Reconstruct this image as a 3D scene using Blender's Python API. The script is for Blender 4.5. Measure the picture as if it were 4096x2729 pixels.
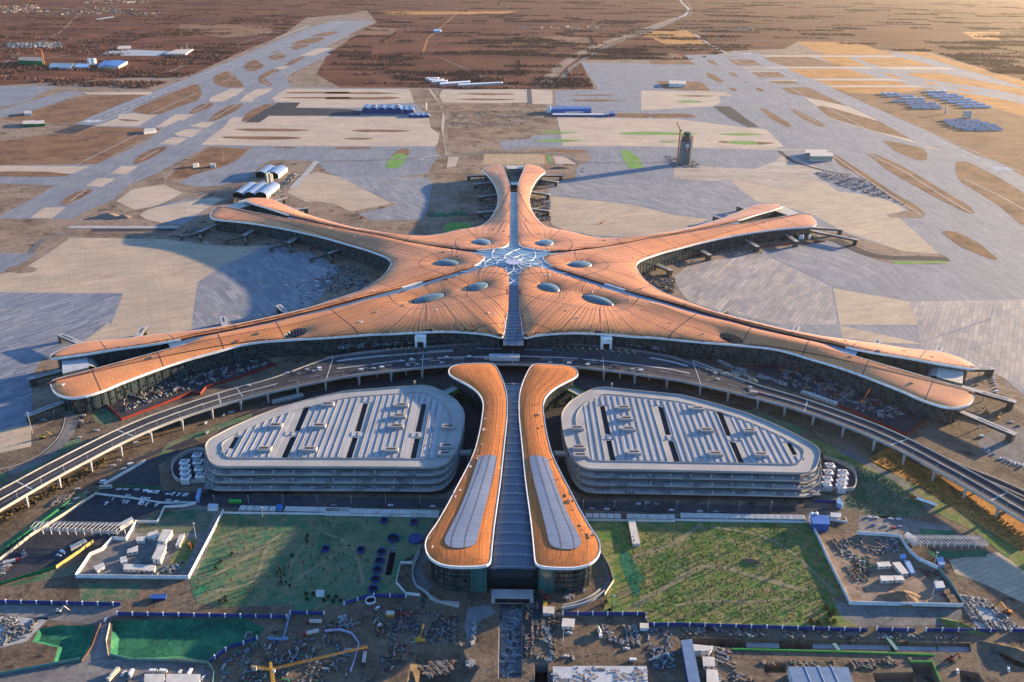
import bpy, bmesh, math, random
import numpy as np
from mathutils import Vector, Matrix
from mathutils.geometry import delaunay_2d_cdt
random.seed(7); np.random.seed(7)
for o in list(bpy.data.objects): bpy.data.objects.remove(o)
scn = bpy.context.scene
COL = scn.collection
# ------------------------------------------------------------------ camera
FPX, PIT, YAW, ROL, CX, CH = 3381.7, 0.43292, -0.0026646, -0.0126006, -4.31, 480.0
def _R():
    F = Vector((0, math.cos(PIT), -math.sin(PIT))); D = Vector((0, -math.sin(PIT), -math.cos(PIT))); R = Vector((1, 0, 0))
    Z = Matrix.Rotation(YAW, 3, 'Z')
    return Z @ F, Z @ D, Z @ R
_F, _D, _X = _R()
_c, _s = math.cos(ROL), math.sin(ROL)
# image axes after the roll
IX = _X * _c + _D * _s
IY = -_X * _s + _D * _c
cam = bpy.data.objects.new('camera', bpy.data.cameras.new('camera')); COL.objects.link(cam)
m = Matrix((( IX.x, -IY.x, -_F.x, CX), (IX.y, -IY.y, -_F.y, 0), (IX.z, -IY.z, -_F.z, CH), (0, 0, 0, 1)))
cam.matrix_world = m
cam.data.sensor_width = 36; cam.data.lens = 36 * FPX / 4096
cam.data.clip_start = 5; cam.data.clip_end = 90000
scn.camera = cam
# ------------------------------------------------------------------ light
SUN_EL, SUN_AZ = math.radians(9.0), math.atan2(0.85, 0.52)
w = bpy.data.worlds.new('World'); scn.world = w; w.use_nodes = True
nt = w.node_tree; bg = nt.nodes['Background']
sky = nt.nodes.new('ShaderNodeTexSky'); sky.sky_type = 'NISHITA'; sky.sun_disc = False
sky.sun_elevation = SUN_EL; sky.sun_rotation = SUN_AZ; sky.air_density = 1.0; sky.dust_density = 0.4; sky.ozone_density = 3.0; sky.altitude = 100
tn = nt.nodes.new('ShaderNodeMix'); tn.data_type = 'RGBA'; tn.blend_type = 'MULTIPLY'; tn.inputs[0].default_value = 1.0; tn.inputs[7].default_value = (0.84, 0.97, 1.20, 1); nt.links.new(sky.outputs[0], tn.inputs[6]); nt.links.new(tn.outputs[2], bg.inputs[0]); bg.inputs[1].default_value = 0.1
sun = bpy.data.objects.new('sun', bpy.data.lights.new('sun', 'SUN')); COL.objects.link(sun)
sun.data.energy = 5.0; sun.data.angle = math.radians(0.6); sun.data.color = (1.0, 0.73, 0.43)
sd = Vector((math.sin(SUN_AZ) * math.cos(SUN_EL), math.cos(SUN_AZ) * math.cos(SUN_EL), math.sin(SUN_EL)))
sun.rotation_euler = sd.to_track_quat('Z', 'Y').to_euler(); sun.location = (900, 900, 900)
scn.view_settings.view_transform = 'Standard'; scn.view_settings.look = 'None'
scn.view_settings.exposure = 2.15; scn.view_settings.gamma = 1.0
scn.cycles.max_bounces = 4; scn.cycles.diffuse_bounces = 2; scn.cycles.glossy_bounces = 2; scn.cycles.volume_bounces = 0
scn.cycles.transmission_bounces = 2; scn.cycles.caustics_reflective = False; scn.cycles.caustics_refractive = False
# ------------------------------------------------------------------ photo tracing
CROP = dict(T1=(0, 0, 1.6814), T2=(1300, 0, 1.6814), T3=(2600, 0, 1.6814), M1=(0, 600, 1.6814), M2=(1300, 600, 1.6814), M3=(2600, 600, 1.6814),
            C1=(0, 1200, 1.6814), C2=(1300, 1200, 1.6814), C3=(2600, 1200, 1.57353), B1=(0, 1800, 1.6814), B2=(1300, 1800, 1.6814), B3=(2696, 1800, 1.6814),
            A=(2000, 900, 3.1357), B=(2000, 600, 3.1357), C=(2600, 1100, 3.1357), D=(3300, 1250, 3.1357), E=(2700, 750, 3.1357), F=(2000, 1400, 2.24),
            G=(1900, 950, 7.84), S=(0, 0, 1.0), H=(3200, 1500, 1.4933), J=(2000, 2050, 1.32), K=(1300, 2300, 1.68125), L=(900, 600, 2.24), N=(2600, 450, 3.3175))
def S(*a):
    """S('T1','x,y x,y', 'T2', ...) -> photo pixels"""
    out = []
    for i in range(0, len(a), 2):
        x0, y0, k = CROP[a[i]]
        for t in a[i + 1].split():
            x, y = t.split(','); out.append((x0 + float(x) / k, y0 + float(y) / k))
    return out
def U(p, z=0.0):
    d = _F * FPX + IX * (p[0] - 2048) + IY * (p[1] - 1364.5)
    t = (z - CH) / d.z
    return (CX + d.x * t, d.y * t)
def W(*a, z=0.0): return [U(p, z) for p in S(*a)]
def Uz(p, zf, n=5):
    z = 35.0
    for _ in range(n):
        x, y = U(p, z); z = zf(x, y)
    return (x, y, z)
def resample(P, step, closed=True):
    P = [np.array(p[:2], float) for p in P]
    Q = P + [P[0]] if closed else P
    out = []
    for a, b in zip(Q[:-1], Q[1:]):
        L = np.linalg.norm(b - a); n = max(1, int(round(L / step)))
        for i in range(n): out.append(a + (b - a) * i / n)
    if not closed: out.append(Q[-1])
    return np.array(out)
def relax(P, it=3, closed=True):
    P = np.array(P, float)
    for _ in range(it):
        Q = (np.roll(P, 1, 0) + 2 * P + np.roll(P, -1, 0)) / 4
        if not closed: Q[0] = P[0]; Q[-1] = P[-1]
        P = Q
    return P
def curve(P, step=5, it=6, closed=False): return relax(resample(P, step, closed), it, closed)
def pip(pts, poly):
    pts = np.asarray(pts, float); poly = np.asarray(poly, float)[:, :2]
    x, y = pts[:, 0], pts[:, 1]; ins = np.zeros(len(pts), bool); j = len(poly) - 1
    for i in range(len(poly)):
        xi, yi = poly[i]; xj, yj = poly[j]
        if yi != yj:
            c = ((yi > y) != (yj > y)) & (x < (xj - xi) * (y - yi) / (yj - yi) + xi); ins ^= c
        j = i
    return ins
def area(P): P = np.asarray(P)[:, :2]; x, y = P[:, 0], P[:, 1]; return 0.5 * np.sum(x * np.roll(y, -1) - y * np.roll(x, -1))
def ccw(P): P = [tuple(p) for p in P]; return P if area(P) > 0 else P[::-1]
def inset(P, d):
    P = np.array(ccw(P), float)[:, :2]; t = np.roll(P, -1, 0) - np.roll(P, 1, 0); t /= np.maximum(np.linalg.norm(t, axis=1, keepdims=True), 1e-6)
    return P + np.stack([-t[:, 1], t[:, 0]], 1) * d
def segdist(pts, poly, closed=True):
    pts = np.asarray(pts, float)[:, :2]; a = np.asarray(poly, float)[:, :2]; b = np.roll(a, -1, 0)
    if not closed: a, b = a[:-1], b[:-1]
    best = np.full(len(pts), 1e9)
    for s in range(0, len(a), 64):
        A, B_ = a[s:s + 64], b[s:s + 64]; d = B_ - A; L = np.maximum((d ** 2).sum(1), 1e-9)
        v = pts[:, None] - A[None]; t = np.clip((v * d).sum(2) / L, 0, 1)
        best = np.minimum(best, np.sqrt(((v - t[..., None] * d) ** 2).sum(2)).min(1))
    return best
# ------------------------------------------------------------------ materials
MATS = {}
def nodes(name):
    mt = bpy.data.materials.new(name); mt.use_nodes = True; MATS[name] = mt
    return mt, mt.node_tree, mt.node_tree.nodes['Principled BSDF']
def _pos(t, scale=(1, 1, 1), rot=0.0, obj=False):
    g = t.nodes.new('ShaderNodeTexCoord') if obj else t.nodes.new('ShaderNodeNewGeometry')
    mp = t.nodes.new('ShaderNodeMapping'); mp.inputs['Scale'].default_value = scale; mp.inputs['Rotation'].default_value = (0, 0, rot)
    t.links.new(g.outputs['Object' if obj else 'Position'], mp.inputs[0]); return mp
def noise(t, scale, detail=5, rough=0.6, stretch=(1, 1, 1), rot=0.0, w=0.0):
    mp = _pos(t, stretch, rot); n = t.nodes.new('ShaderNodeTexNoise')
    mp.inputs['Location'].default_value = (w * 100, w * 37, 0)
    n.inputs['Scale'].default_value = scale; n.inputs['Detail'].default_value = detail; n.inputs['Roughness'].default_value = rough
    t.links.new(mp.outputs[0], n.inputs['Vector']); return n.outputs['Fac']
def ramp(t, fac, stops, interp='LINEAR'):
    r = t.nodes.new('ShaderNodeValToRGB'); r.color_ramp.interpolation = interp
    e = r.color_ramp.elements
    while len(e) < len(stops): e.new(0.5)
    for i, (p, c) in enumerate(stops):
        e[i].position = p; e[i].color = (*c, 1) if len(c) == 3 else c
    t.links.new(fac, r.inputs[0]); return r.outputs[0]
def mix(t, fac, a, b, mode='MIX'):
    n = t.nodes.new('ShaderNodeMix'); n.data_type = 'RGBA'; n.blend_type = mode
    for k, v in ((0, fac), (6, a), (7, b)):
        if isinstance(v, (int, float)): n.inputs[k].default_value = v
        elif isinstance(v, tuple): n.inputs[k].default_value = (*v, 1) if len(v) == 3 else v
        else: t.links.new(v, n.inputs[k])
    return n.outputs[2]
def bump(t, b, fac, dist=0.5, s=0.6):
    n = t.nodes.new('ShaderNodeBump'); n.inputs['Distance'].default_value = dist; n.inputs['Strength'].default_value = s
    t.links.new(fac, n.inputs['Height']); t.links.new(n.outputs[0], b.inputs['Normal'])
def M(name, c, rough=0.8, metal=0.0, c2=None, sc=0.15, fine=1.5, spec=0.3):
    if name in MATS: return MATS[name]
    mt, t, b = nodes(name)
    c2 = c2 or tuple(x * 0.62 for x in c)
    col = ramp(t, noise(t, sc, 6, 0.65), [(0.35, c2), (0.62, c)])
    col = mix(t, 0.35, col, ramp(t, noise(t, fine, 3, 0.6), [(0.3, tuple(x * 0.55 for x in c)), (0.7, tuple(min(1, x * 1.25) for x in c))]))
    t.links.new(col, b.inputs['Base Color']); b.inputs['Roughness'].default_value = rough; b.inputs['Metallic'].default_value = metal
    b.inputs['Specular IOR Level'].default_value = spec
    return mt
def ground_mat(name, stops, sc=0.012, fine=0.25, dark=None, bmp=0.6, stretch=(1, 1, 1), rot=0.0, w=0.0):
    mt, t, b = nodes(name)
    col = ramp(t, noise(t, sc, 9, 0.68, stretch, rot, w), stops)
    f = noise(t, fine, 6, 0.7, stretch, rot)
    col = mix(t, 0.75, col, ramp(t, f, [(0.3, (0.42, 0.42, 0.42)), (0.55, (0.95, 0.95, 0.95)), (0.75, (1.35, 1.3, 1.25))]), 'MULTIPLY')
    if dark:
        col = mix(t, ramp(t, noise(t, sc * 2.7, 7, 0.7, stretch, rot, w + 3), [(0.56, (0, 0, 0)), (0.64, (1, 1, 1))]), col, dark)
    t.links.new(col, b.inputs['Base Color']); b.inputs['Roughness'].default_value = 0.95; b.inputs['Specular IOR Level'].default_value = 0.1
    bump(t, b, f, bmp, 0.7)
    return mt
def slab_mat(name, c1, c2, rot, bw=34, bh=5.2, mort=0.55, patch=0.45, w=0.0, dirt=True):
    mt, t, b = nodes(name)
    mp = _pos(t, (1, 1, 1), rot); br = t.nodes.new('ShaderNodeTexBrick')
    t.links.new(mp.outputs[0], br.inputs[0])
    br.inputs['Color1'].default_value = (*c1, 1); br.inputs['Color2'].default_value = (*c2, 1)
    br.inputs['Mortar'].default_value = (*[x * mort for x in c2], 1)
    br.inputs['Scale'].default_value = 1; br.inputs['Mortar Size'].default_value = 0.012 * bh * 5; br.inputs['Mortar Smooth'].default_value = 0.6
    br.inputs['Brick Width'].default_value = bw; br.inputs['Row Height'].default_value = bh; br.offset = 0.37; br.offset_frequency = 3; br.squash_frequency = 4; br.squash = 1.6
    br2 = t.nodes.new('ShaderNodeTexBrick'); t.links.new(mp.outputs[0], br2.inputs[0])
    br2.inputs['Color1'].default_value = (0.78, 0.78, 0.80, 1); br2.inputs['Color2'].default_value = (1.12, 1.1, 1.06, 1); br2.inputs['Mortar'].default_value = (0.95, 0.95, 0.95, 1)
    br2.inputs['Mortar Size'].default_value = 0; br2.inputs['Scale'].default_value = 1; br2.inputs['Brick Width'].default_value = bw * 2.3; br2.inputs['Row Height'].default_value = bh * 2; br2.offset = 0.29
    col = mix(t, patch, br.outputs[0], br2.outputs[0], 'MULTIPLY')
    col = mix(t, 0.6, col, ramp(t, noise(t, 0.011, 7, 0.6, w=w), [(0.3, (0.72, 0.74, 0.8)), (0.7, (1.18, 1.12, 1.04))]), 'MULTIPLY')
    col = mix(t, 0.4, col, ramp(t, noise(t, 0.5, 5, 0.7, (0.25, 1, 1), rot), [(0.3, (0.6, 0.6, 0.6)), (0.7, (1.25, 1.25, 1.25))]), 'MULTIPLY')
    if dirt:
        col = mix(t, ramp(t, noise(t, 0.017, 9, 0.72, w=w + 20), [(0.55, (0, 0, 0)), (0.70, (.55, .55, .55))]), col, tuple(x * .6 for x in (c1[0], c1[1] * .86, c1[2] * .74)))
        col = mix(t, ramp(t, noise(t, 0.22, 6, 0.75, (1, .12, 1), rot, w), [(0.62, (0, 0, 0)), (0.72, (.5, .5, .5))]), col, tuple(x * .45 for x in c2))
    t.links.new(col, b.inputs['Base Color']); b.inputs['Roughness'].default_value = 0.85; b.inputs['Specular IOR Level'].default_value = 0.25
    return mt
WHITE = M('white_paint', (0.72, 0.72, 0.70), 0.5); GREYW = M('light_grey_sheet', (0.42, 0.43, 0.44), 0.6)
CONC = M('concrete', (0.36, 0.35, 0.33), 0.85, sc=0.05, fine=0.8); CONCD = M('dark_concrete', (0.17, 0.17, 0.17), 0.9)
GCONC = M('garage_concrete', (0.34, 0.325, 0.30), 0.85, sc=0.03, fine=0.5, c2=(0.235, 0.23, 0.215))
ASPH = M('asphalt', (0.055, 0.056, 0.062), 0.85, c2=(0.032, 0.033, 0.038), sc=0.03, fine=0.6); BLACK = M('black_void', (0.012, 0.012, 0.014), 0.9)
BLUE = M('blue_sheet', (0.03, 0.085, 0.28), 0.5); LBLUE = M('pale_blue_sheet', (0.17, 0.30, 0.50), 0.45); NAVY = M('navy_sheet', (0.02, 0.04, 0.16), 0.6)
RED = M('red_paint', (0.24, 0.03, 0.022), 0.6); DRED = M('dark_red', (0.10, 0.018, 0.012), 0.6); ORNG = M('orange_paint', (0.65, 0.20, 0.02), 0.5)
YELL = M('yellow_paint', (0.50, 0.29, 0.03), 0.5); GREEN = M('green_net', (0.01, 0.14, 0.05), 0.8); LGREEN = M('bright_green', (0.06, 0.42, 0.06), 0.7)
STEEL = M('galvanised_steel', (0.45, 0.46, 0.48), 0.45, 0.3); RUST = M('rusty_steel', (0.09, 0.045, 0.03), 0.8)
TEAL = M('teal_steel', (0.10, 0.22, 0.20), 0.5); TYRE = M('rubber', (0.015, 0.015, 0.015), 0.9); CREAM = M('cream_sheet', (0.50, 0.45, 0.37), 0.7)
BGLASS = M('dark_glass', (0.012, 0.020, 0.026), 0.12, 0.0, spec=0.9); DARKMET = M('dark_metal', (0.05, 0.05, 0.055), 0.5)
CARG = M('car_glass', (0.02, 0.025, 0.03), 0.1, spec=0.9)
SOIL = M('dug_soil', (0.20, 0.125, 0.075), 0.95, c2=(0.10, 0.065, 0.045), sc=0.05, fine=0.6)
# ------------------------------------------------------------------ mesh helpers
class MB:
    def __init__(s): s.v = []; s.f = []; s.m = []
    def add(s, v, f, mi=0):
        b = len(s.v); s.v += [tuple(map(float, q)) for q in v]; s.f += [tuple(i + b for i in q) for q in f]; s.m += [mi] * len(f); return s
    def box(s, c, d, rz=0.0, mi=0):   # c = centre of the base, d = (w, l, h)
        cx, cy, cz = c; x, y, h = d[0] / 2, d[1] / 2, d[2]; co, si = math.cos(rz), math.sin(rz)
        v = [(cx + co * a - si * b, cy + si * a + co * b, cz + e) for e in (0, h) for a, b in ((-x, -y), (x, -y), (x, y), (-x, y))]
        return s.add(v, [(0, 3, 2, 1), (4, 5, 6, 7), (0, 1, 5, 4), (1, 2, 6, 5), (2, 3, 7, 6), (3, 0, 4, 7)], mi)
    def prism(s, P, z0, z1, mi=0, top=True, mt=None, bottom=True):
        P = ccw([tuple(p)[:2] for p in P]); n = len(P)
        v = [(x, y, z0) for x, y in P] + [(x, y, z1) for x, y in P]
        s.add(v, [(i, (i + 1) % n, n + (i + 1) % n, n + i) for i in range(n)], mi)
        if top: s.add([(x, y, z1) for x, y in P], [tuple(range(n))], mi if mt is None else mt)
        if bottom: s.add([(x, y, z0) for x, y in P], [tuple(range(n))[::-1]], mi)
        return s
    def tube(s, p, q, r, n=6, mi=0, r2=None, cap=True):
        p, q = Vector(p), Vector(q); d = (q - p); 
        if d.length < 1e-6: return s
        r2 = r if r2 is None else r2; d.normalize(); a = d.orthogonal().normalized(); b = d.cross(a)
        v = [p + (a * math.cos(t) + b * math.sin(t)) * r for t in [2 * math.pi * i / n for i in range(n)]] + [q + (a * math.cos(t) + b * math.sin(t)) * r2 for t in [2 * math.pi * i / n for i in range(n)]]
        f = [(i, (i + 1) % n, n + (i + 1) % n, n + i) for i in range(n)]
        if cap: f += [tuple(range(n))[::-1], tuple(range(n, 2 * n))]
        return s.add(v, f, mi)
    def bar(s, p, q, w, h, mi=0):    # rectangular bar between two points
        p, q = Vector(p), Vector(q); d = (q - p)
        if d.length < 1e-6: return s
        d.normalize(); up = Vector((0, 0, 1)) if abs(d.z) < 0.98 else Vector((1, 0, 0)); a = d.cross(up).normalized(); b = a.cross(d)
        v = [c + a * x * w / 2 + b * y * h / 2 for c in (p, q) for x, y in ((-1, -1), (1, -1), (1, 1), (-1, 1))]
        return s.add(v, [(0, 1, 2, 3), (7, 6, 5, 4), (0, 4, 5, 1), (1, 5, 6, 2), (2, 6, 7, 3), (3, 7, 4, 0)], mi)
    def wall(s, P, h, t=0.3, z=0.0, mi=0):
        for a, b in zip(P[:-1], P[1:]): s.bar((a[0], a[1], z + h / 2), (b[0], b[1], z + h / 2), t, h, mi)
        return s
    def ribbon(s, P, wd, mi=0, thick=0.0):
        P = np.asarray(P, float); t = np.gradient(P[:, :2], axis=0); L = np.maximum(np.linalg.norm(t, axis=1, keepdims=True), 1e-9); nrm = np.stack([-t[:, 1], t[:, 0]], 1) / L
        z = P[:, 2:3]; w2 = np.asarray(wd).reshape(-1, 1) / 2
        l = np.hstack([P[:, :2] + nrm * w2, z]); r = np.hstack([P[:, :2] - nrm * w2, z]); n = len(P)
        s.add(np.vstack([r, l]), [(i, i + 1, n + i + 1, n + i) for i in range(n - 1)], mi)
        if thick:
            s.add(np.vstack([r, r - [0, 0, thick]]), [(i, n + i, n + i + 1, i + 1) for i in range(n - 1)], mi)
            s.add(np.vstack([l, l - [0, 0, thick]]), [(i, i + 1, n + i + 1, n + i) for i in range(n - 1)], mi)
        return s
    def build(s, name, mats, parent=None, kind=None, label=None, cat=None, group=None, loc=None, smooth=False):
        me = bpy.data.meshes.new(name); me.from_pydata(s.v, [], s.f)
        mats = mats if isinstance(mats, (list, tuple)) else [mats]
        for q in mats: me.materials.append(q)
        if len(mats) > 1: me.polygons.foreach_set('material_index', s.m)
        if smooth: me.polygons.foreach_set('use_smooth', [True] * len(me.polygons))
        me.update()
        return link(name, me, parent, kind, label, cat, group, loc)
def link(name, me, parent=None, kind=None, label=None, cat=None, group=None, loc=None):
    o = bpy.data.objects.new(name, me); COL.objects.link(o)
    if loc is not None:
        o.location = loc
    if parent is not None:
        o.parent = parent
        if parent.type == 'EMPTY': o.matrix_parent_inverse = Matrix.Translation(parent.location).inverted()
    tag(o, label, cat, group, kind); return o
def tag(o, label=None, cat=None, group=None, kind=None):
    for k, v in (('label', label), ('category', cat), ('group', group), ('kind', kind)):
        if v: o[k] = v
    return o
def thing(name, label, cat, loc=(0, 0, 0), group=None, rz=0.0):
    o = bpy.data.objects.new(name, None); COL.objects.link(o); o.location = (loc[0], loc[1], loc[2] if len(loc) > 2 else 0); o.rotation_euler.z = rz
    o.empty_display_size = 3
    return tag(o, label, cat, group)
def inst(name, me, loc, rz=0, label=None, cat=None, group=None, sc=None):
    o = bpy.data.objects.new(name, me); COL.objects.link(o); o.location = loc; o.rotation_euler.z = rz
    if sc: o.scale = sc
    return tag(o, label, cat, group)
def mir(P): return [(-p[0],) + tuple(p[1:]) for p in P]
# ------------------------------------------------------------------ pits that cut the ground
PITS = []
def pit(P, depth, name='pit', floor=None, wallm=None, slope=3.0):
    P = ccw(P); PITS.append(P); q = inset(P, slope); n = len(P)
    b = MB(); b.add([(x, y, 0) for x, y in P] + [(x, y, -depth) for x, y in q], [(i, (i + 1) % n, n + (i + 1) % n, n + i) for i in range(n)], 1)
    b.add([(x, y, -depth) for x, y in q], [tuple(range(n))], 0)
    return b.build(name, [floor or SOIL, wallm or SOIL], kind='structure')
def sheet(name, P, z, mat, cut=False, step=None):
    P = ccw([tuple(p)[:2] for p in P])
    holes = []
    if cut:
        bb = np.array(P); lo, hi = bb.min(0), bb.max(0)
        for h in PITS:
            hb = np.array(h)
            if (hb.max(0) > lo).all() and (hb.min(0) < hi).all(): holes.append(h)
    ox, oy = P[0]; v = [Vector((p[0] - ox, p[1] - oy)) for p in P]; ed = [(i, (i + 1) % len(P)) for i in range(len(P))]
    for h in holes:
        b = len(v); v += [Vector((p[0] - ox, p[1] - oy)) for p in h]; ed += [(b + i, b + (i + 1) % len(h)) for i in range(len(h))]
    vv, ee, ff, _, _, _ = delaunay_2d_cdt(v, ed, [], 0, 1e-3)
    vv = [(q[0] + ox, q[1] + oy) for q in vv]
    c = np.array([np.mean([vv[i] for i in f], axis=0) for f in ff]); ok = pip(c, P)
    for h in holes: ok &= ~pip(c, h)
    b = MB(); b.add([(q[0], q[1], z) for q in vv], [tuple(f) for f, k in zip(ff, ok) if k])
    o = b.build(name, mat, kind='structure'); return o
# ================================================================== GROUND
FIELDS = nodes('farmland')
def _fields():
    mt, t, b = FIELDS
    mp = _pos(t, (1, 1, 1), 0.04); br = t.nodes.new('ShaderNodeTexBrick'); t.links.new(mp.outputs[0], br.inputs[0])
    br.inputs['Color1'].default_value = (0.19, 0.095, 0.062, 1); br.inputs['Color2'].default_value = (0.062, 0.034, 0.03, 1); br.inputs['Mortar'].default_value = (0.06, 0.04, 0.035, 1)
    br.inputs['Scale'].default_value = 1; br.inputs['Mortar Size'].default_value = 5; br.inputs['Brick Width'].default_value = 420; br.inputs['Row Height'].default_value = 95; br.offset = 0.31; br.offset_frequency = 3; br.squash = 2.2; br.squash_frequency = 3
    b3 = t.nodes.new('ShaderNodeTexBrick'); t.links.new(_pos(t, (1, 1, 1), 0.1).outputs[0], b3.inputs[0]); b3.inputs['Color1'].default_value = (0.26, 0.13, 0.08, 1); b3.inputs['Color2'].default_value = (0.05, 0.028, 0.026, 1); b3.inputs['Mortar'].default_value = (0.15, 0.09, 0.06, 1); b3.inputs['Scale'].default_value = 1; b3.inputs['Mortar Size'].default_value = 3; b3.inputs['Brick Width'].default_value = 150; b3.inputs['Row Height'].default_value = 62; b3.offset = .43; b3.offset_frequency = 3; b3.squash = 1.7; b3.squash_frequency = 2
    c = mix(t, 0.5, mix(t, 0.5, br.outputs[0], b3.outputs[0]), ramp(t, noise(t, 0.0016, 10, 0.62, (1, 1.6, 1)), [(0.3, (0.032, 0.020, 0.020)), (0.44, (0.075, 0.040, 0.030)), (0.54, (0.15, 0.078, 0.050)), (0.62, (0.09, 0.050, 0.036)), (0.72, (0.22, 0.135, 0.09))]))
    c = mix(t, 0.85, c, ramp(t, noise(t, 0.035, 7, 0.75, (0.35, 1, 1)), [(0.3, (0.5, 0.5, 0.52)), (0.5, (0.95, 0.95, 0.95)), (0.75, (1.45, 1.4, 1.3))]), 'MULTIPLY')
    # scattered pale village roofs and yards
    v = t.nodes.new('ShaderNodeTexVoronoi'); v.inputs['Scale'].default_value = 0.02; t.links.new(_pos(t).outputs[0], v.inputs[0])
    msk = ramp(t, noise(t, 0.0011, 4, 0.6, w=4), [(0.60, (0, 0, 0)), (0.66, (1, 1, 1))])
    vm = ramp(t, v.outputs['Distance'], [(0.10, (1, 1, 1)), (0.2, (0, 0, 0))])
    c = mix(t, mix(t, 1.0, msk, vm, 'MULTIPLY'), c, (0.34, 0.33, 0.34))
    c = mix(t, 1.0, c, (0.92, 0.74, 0.66), 'MULTIPLY')
    t.links.new(c, b.inputs['Base Color']); b.inputs['Roughness'].default_value = 1.0; b.inputs['Specular IOR Level'].default_value = 0.05
    bump(t, b, noise(t, 0.05, 8, 0.75), 3.0, 0.8)
_fields(); FIELDS = FIELDS[0]
SITE = ground_mat('site_earth', [(0.30, (0.116, 0.087, 0.067)), (0.45, (0.207, 0.148, 0.102)), (0.56, (0.273, 0.204, 0.148)), (0.68, (0.166, 0.114, 0.077))], 0.009, 0.12, dark=(0.063, 0.040, 0.029), bmp=0.8)
FRONT = ground_mat('muddy_shaded_ground', [(0.30, (0.056, 0.044, 0.036)), (0.44, (0.120, 0.088, 0.060)), (0.56, (0.168, 0.124, 0.084)), (0.70, (0.080, 0.080, 0.068))], 0.02, 0.22, dark=(0.036, 0.030, 0.027), bmp=0.7)  # mud colours, darkened to carry the foreground's shade
BROWN = ground_mat('dry_grass', [(0.32, (0.094, 0.051, 0.030)), (0.5, (0.194, 0.109, 0.059)), (0.68, (0.252, 0.145, 0.081))], 0.012, 0.15, dark=(0.065, 0.038, 0.025), w=2)
OCHRE = ground_mat('ochre_grass', [(0.32, (0.221, 0.102, 0.030)), (0.5, (0.397, 0.184, 0.050)), (0.68, (0.486, 0.238, 0.073))], 0.012, 0.15, w=5)
LAWN = ground_mat('young_lawn', [(0.30, (0.050, 0.078, 0.024)), (0.42, (0.095, 0.152, 0.038)), (0.49, (0.224, 0.189, 0.081)), (0.55, (0.090, 0.166, 0.036)), (0.63, (0.190, 0.156, 0.067)), (0.72, (0.280, 0.193, 0.114))], 0.026, 0.35, dark=(0.034, 0.120, 0.043), bmp=0.5)
LAWN2 = ground_mat('shaded_lawn', [(0.30, (0.045, 0.095, 0.050)), (0.42, (0.090, 0.145, 0.070)), (0.49, (0.17, 0.17, 0.095)), (0.56, (0.055, 0.15, 0.075)), (0.64, (0.16, 0.15, 0.09)), (0.74, (0.24, 0.20, 0.13))], 0.022, 0.35, dark=(0.025, 0.125, 0.07), bmp=0.5, w=6)
GRS = ground_mat('bright_grass', [(0.3, (0.078, 0.182, 0.039)), (0.5, (0.143, 0.286, 0.065)), (0.7, (0.221, 0.312, 0.104))], 0.03, 0.3)
NETG = ground_mat('dust_net', [(0.30, (0.019, 0.069, 0.045)), (0.5, (0.024, 0.129, 0.070)), (0.62, (0.048, 0.188, 0.090)), (0.72, (0.192, 0.129, 0.102))], 0.03, 0.3, bmp=0.8)
VERGE = ground_mat('patchy_green_earth', [(0.30, (0.03, 0.075, 0.045)), (0.44, (0.06, 0.13, 0.07)), (0.54, (0.17, 0.15, 0.095)), (0.62, (0.04, 0.12, 0.065)), (0.74, (0.21, 0.18, 0.12))], 0.03, 0.3, dark=(0.10, 0.075, 0.05), bmp=0.6, w=9)
TARM = ground_mat('new_asphalt', [(0.3, (0.030, 0.031, 0.036)), (0.5, (0.050, 0.050, 0.056)), (0.7, (0.080, 0.072, 0.066))], 0.02, 0.25, bmp=0.1)
YARD = ground_mat('dusty_yard', [(0.3, (0.085, 0.085, 0.085)), (0.5, (0.16, 0.15, 0.14)), (0.7, (0.25, 0.225, 0.195))], 0.02, 0.2, bmp=0.2)
s1 = slab_mat('pale_slabs', (0.462, 0.366, 0.266), (0.381, 0.309, 0.232), 0.0, 22, 5.5, patch=.3, w=1)
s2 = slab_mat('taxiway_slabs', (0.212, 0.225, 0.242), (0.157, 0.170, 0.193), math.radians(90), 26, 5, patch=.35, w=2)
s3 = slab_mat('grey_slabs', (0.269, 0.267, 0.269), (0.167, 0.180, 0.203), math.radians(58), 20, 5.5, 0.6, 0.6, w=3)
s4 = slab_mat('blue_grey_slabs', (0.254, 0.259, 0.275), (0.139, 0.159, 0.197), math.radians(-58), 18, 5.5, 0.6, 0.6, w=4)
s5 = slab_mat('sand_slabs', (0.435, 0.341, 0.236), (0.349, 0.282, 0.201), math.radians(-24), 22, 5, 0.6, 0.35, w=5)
s6 = slab_mat('streaked_slabs', (0.366, 0.321, 0.274), (0.229, 0.221, 0.222), math.radians(-60), 22, 6, 0.6, 0.65, w=6)

gN, gS = W('B1', '760,1150 1640,1130 1780,1200 1720,1300 1500,1330 1420,1420 1200,1400 870,1415 740,1380 750,1230'), W('B1', '390,1180 640,1180 600,1330 540,1430 360,1440 390,1330 220,1290 260,1205')
pit(gN, 3.0, 'netted_excavation', NETG, NETG, 5); pit(gS, 2.5, 'netted_excavation', NETG, NETG, 4)
pit(W('B2', '1172,985 1325,985 1325,1535 1165,1535'), 5, 'tunnel_pit', CONCD, CONCD, 0.5)
pit(W('B3', '30,1262 1990,1300 2000,1362 330,1335 60,1312'), 7, 'railway_trench', CONCD, FRONT, 2.0)
pit(W('B2', '1412,1440 1500,1432 1512,1700 1402,1700'), 9, 'shaft_pit', BLACK, CONCD, 0.4)
pit(W('B2', '600,1335 920,1312 950,1400 1040,1460 900,1700 520,1700'), 6, 'soil_pit', FRONT, FRONT, 9)
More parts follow.
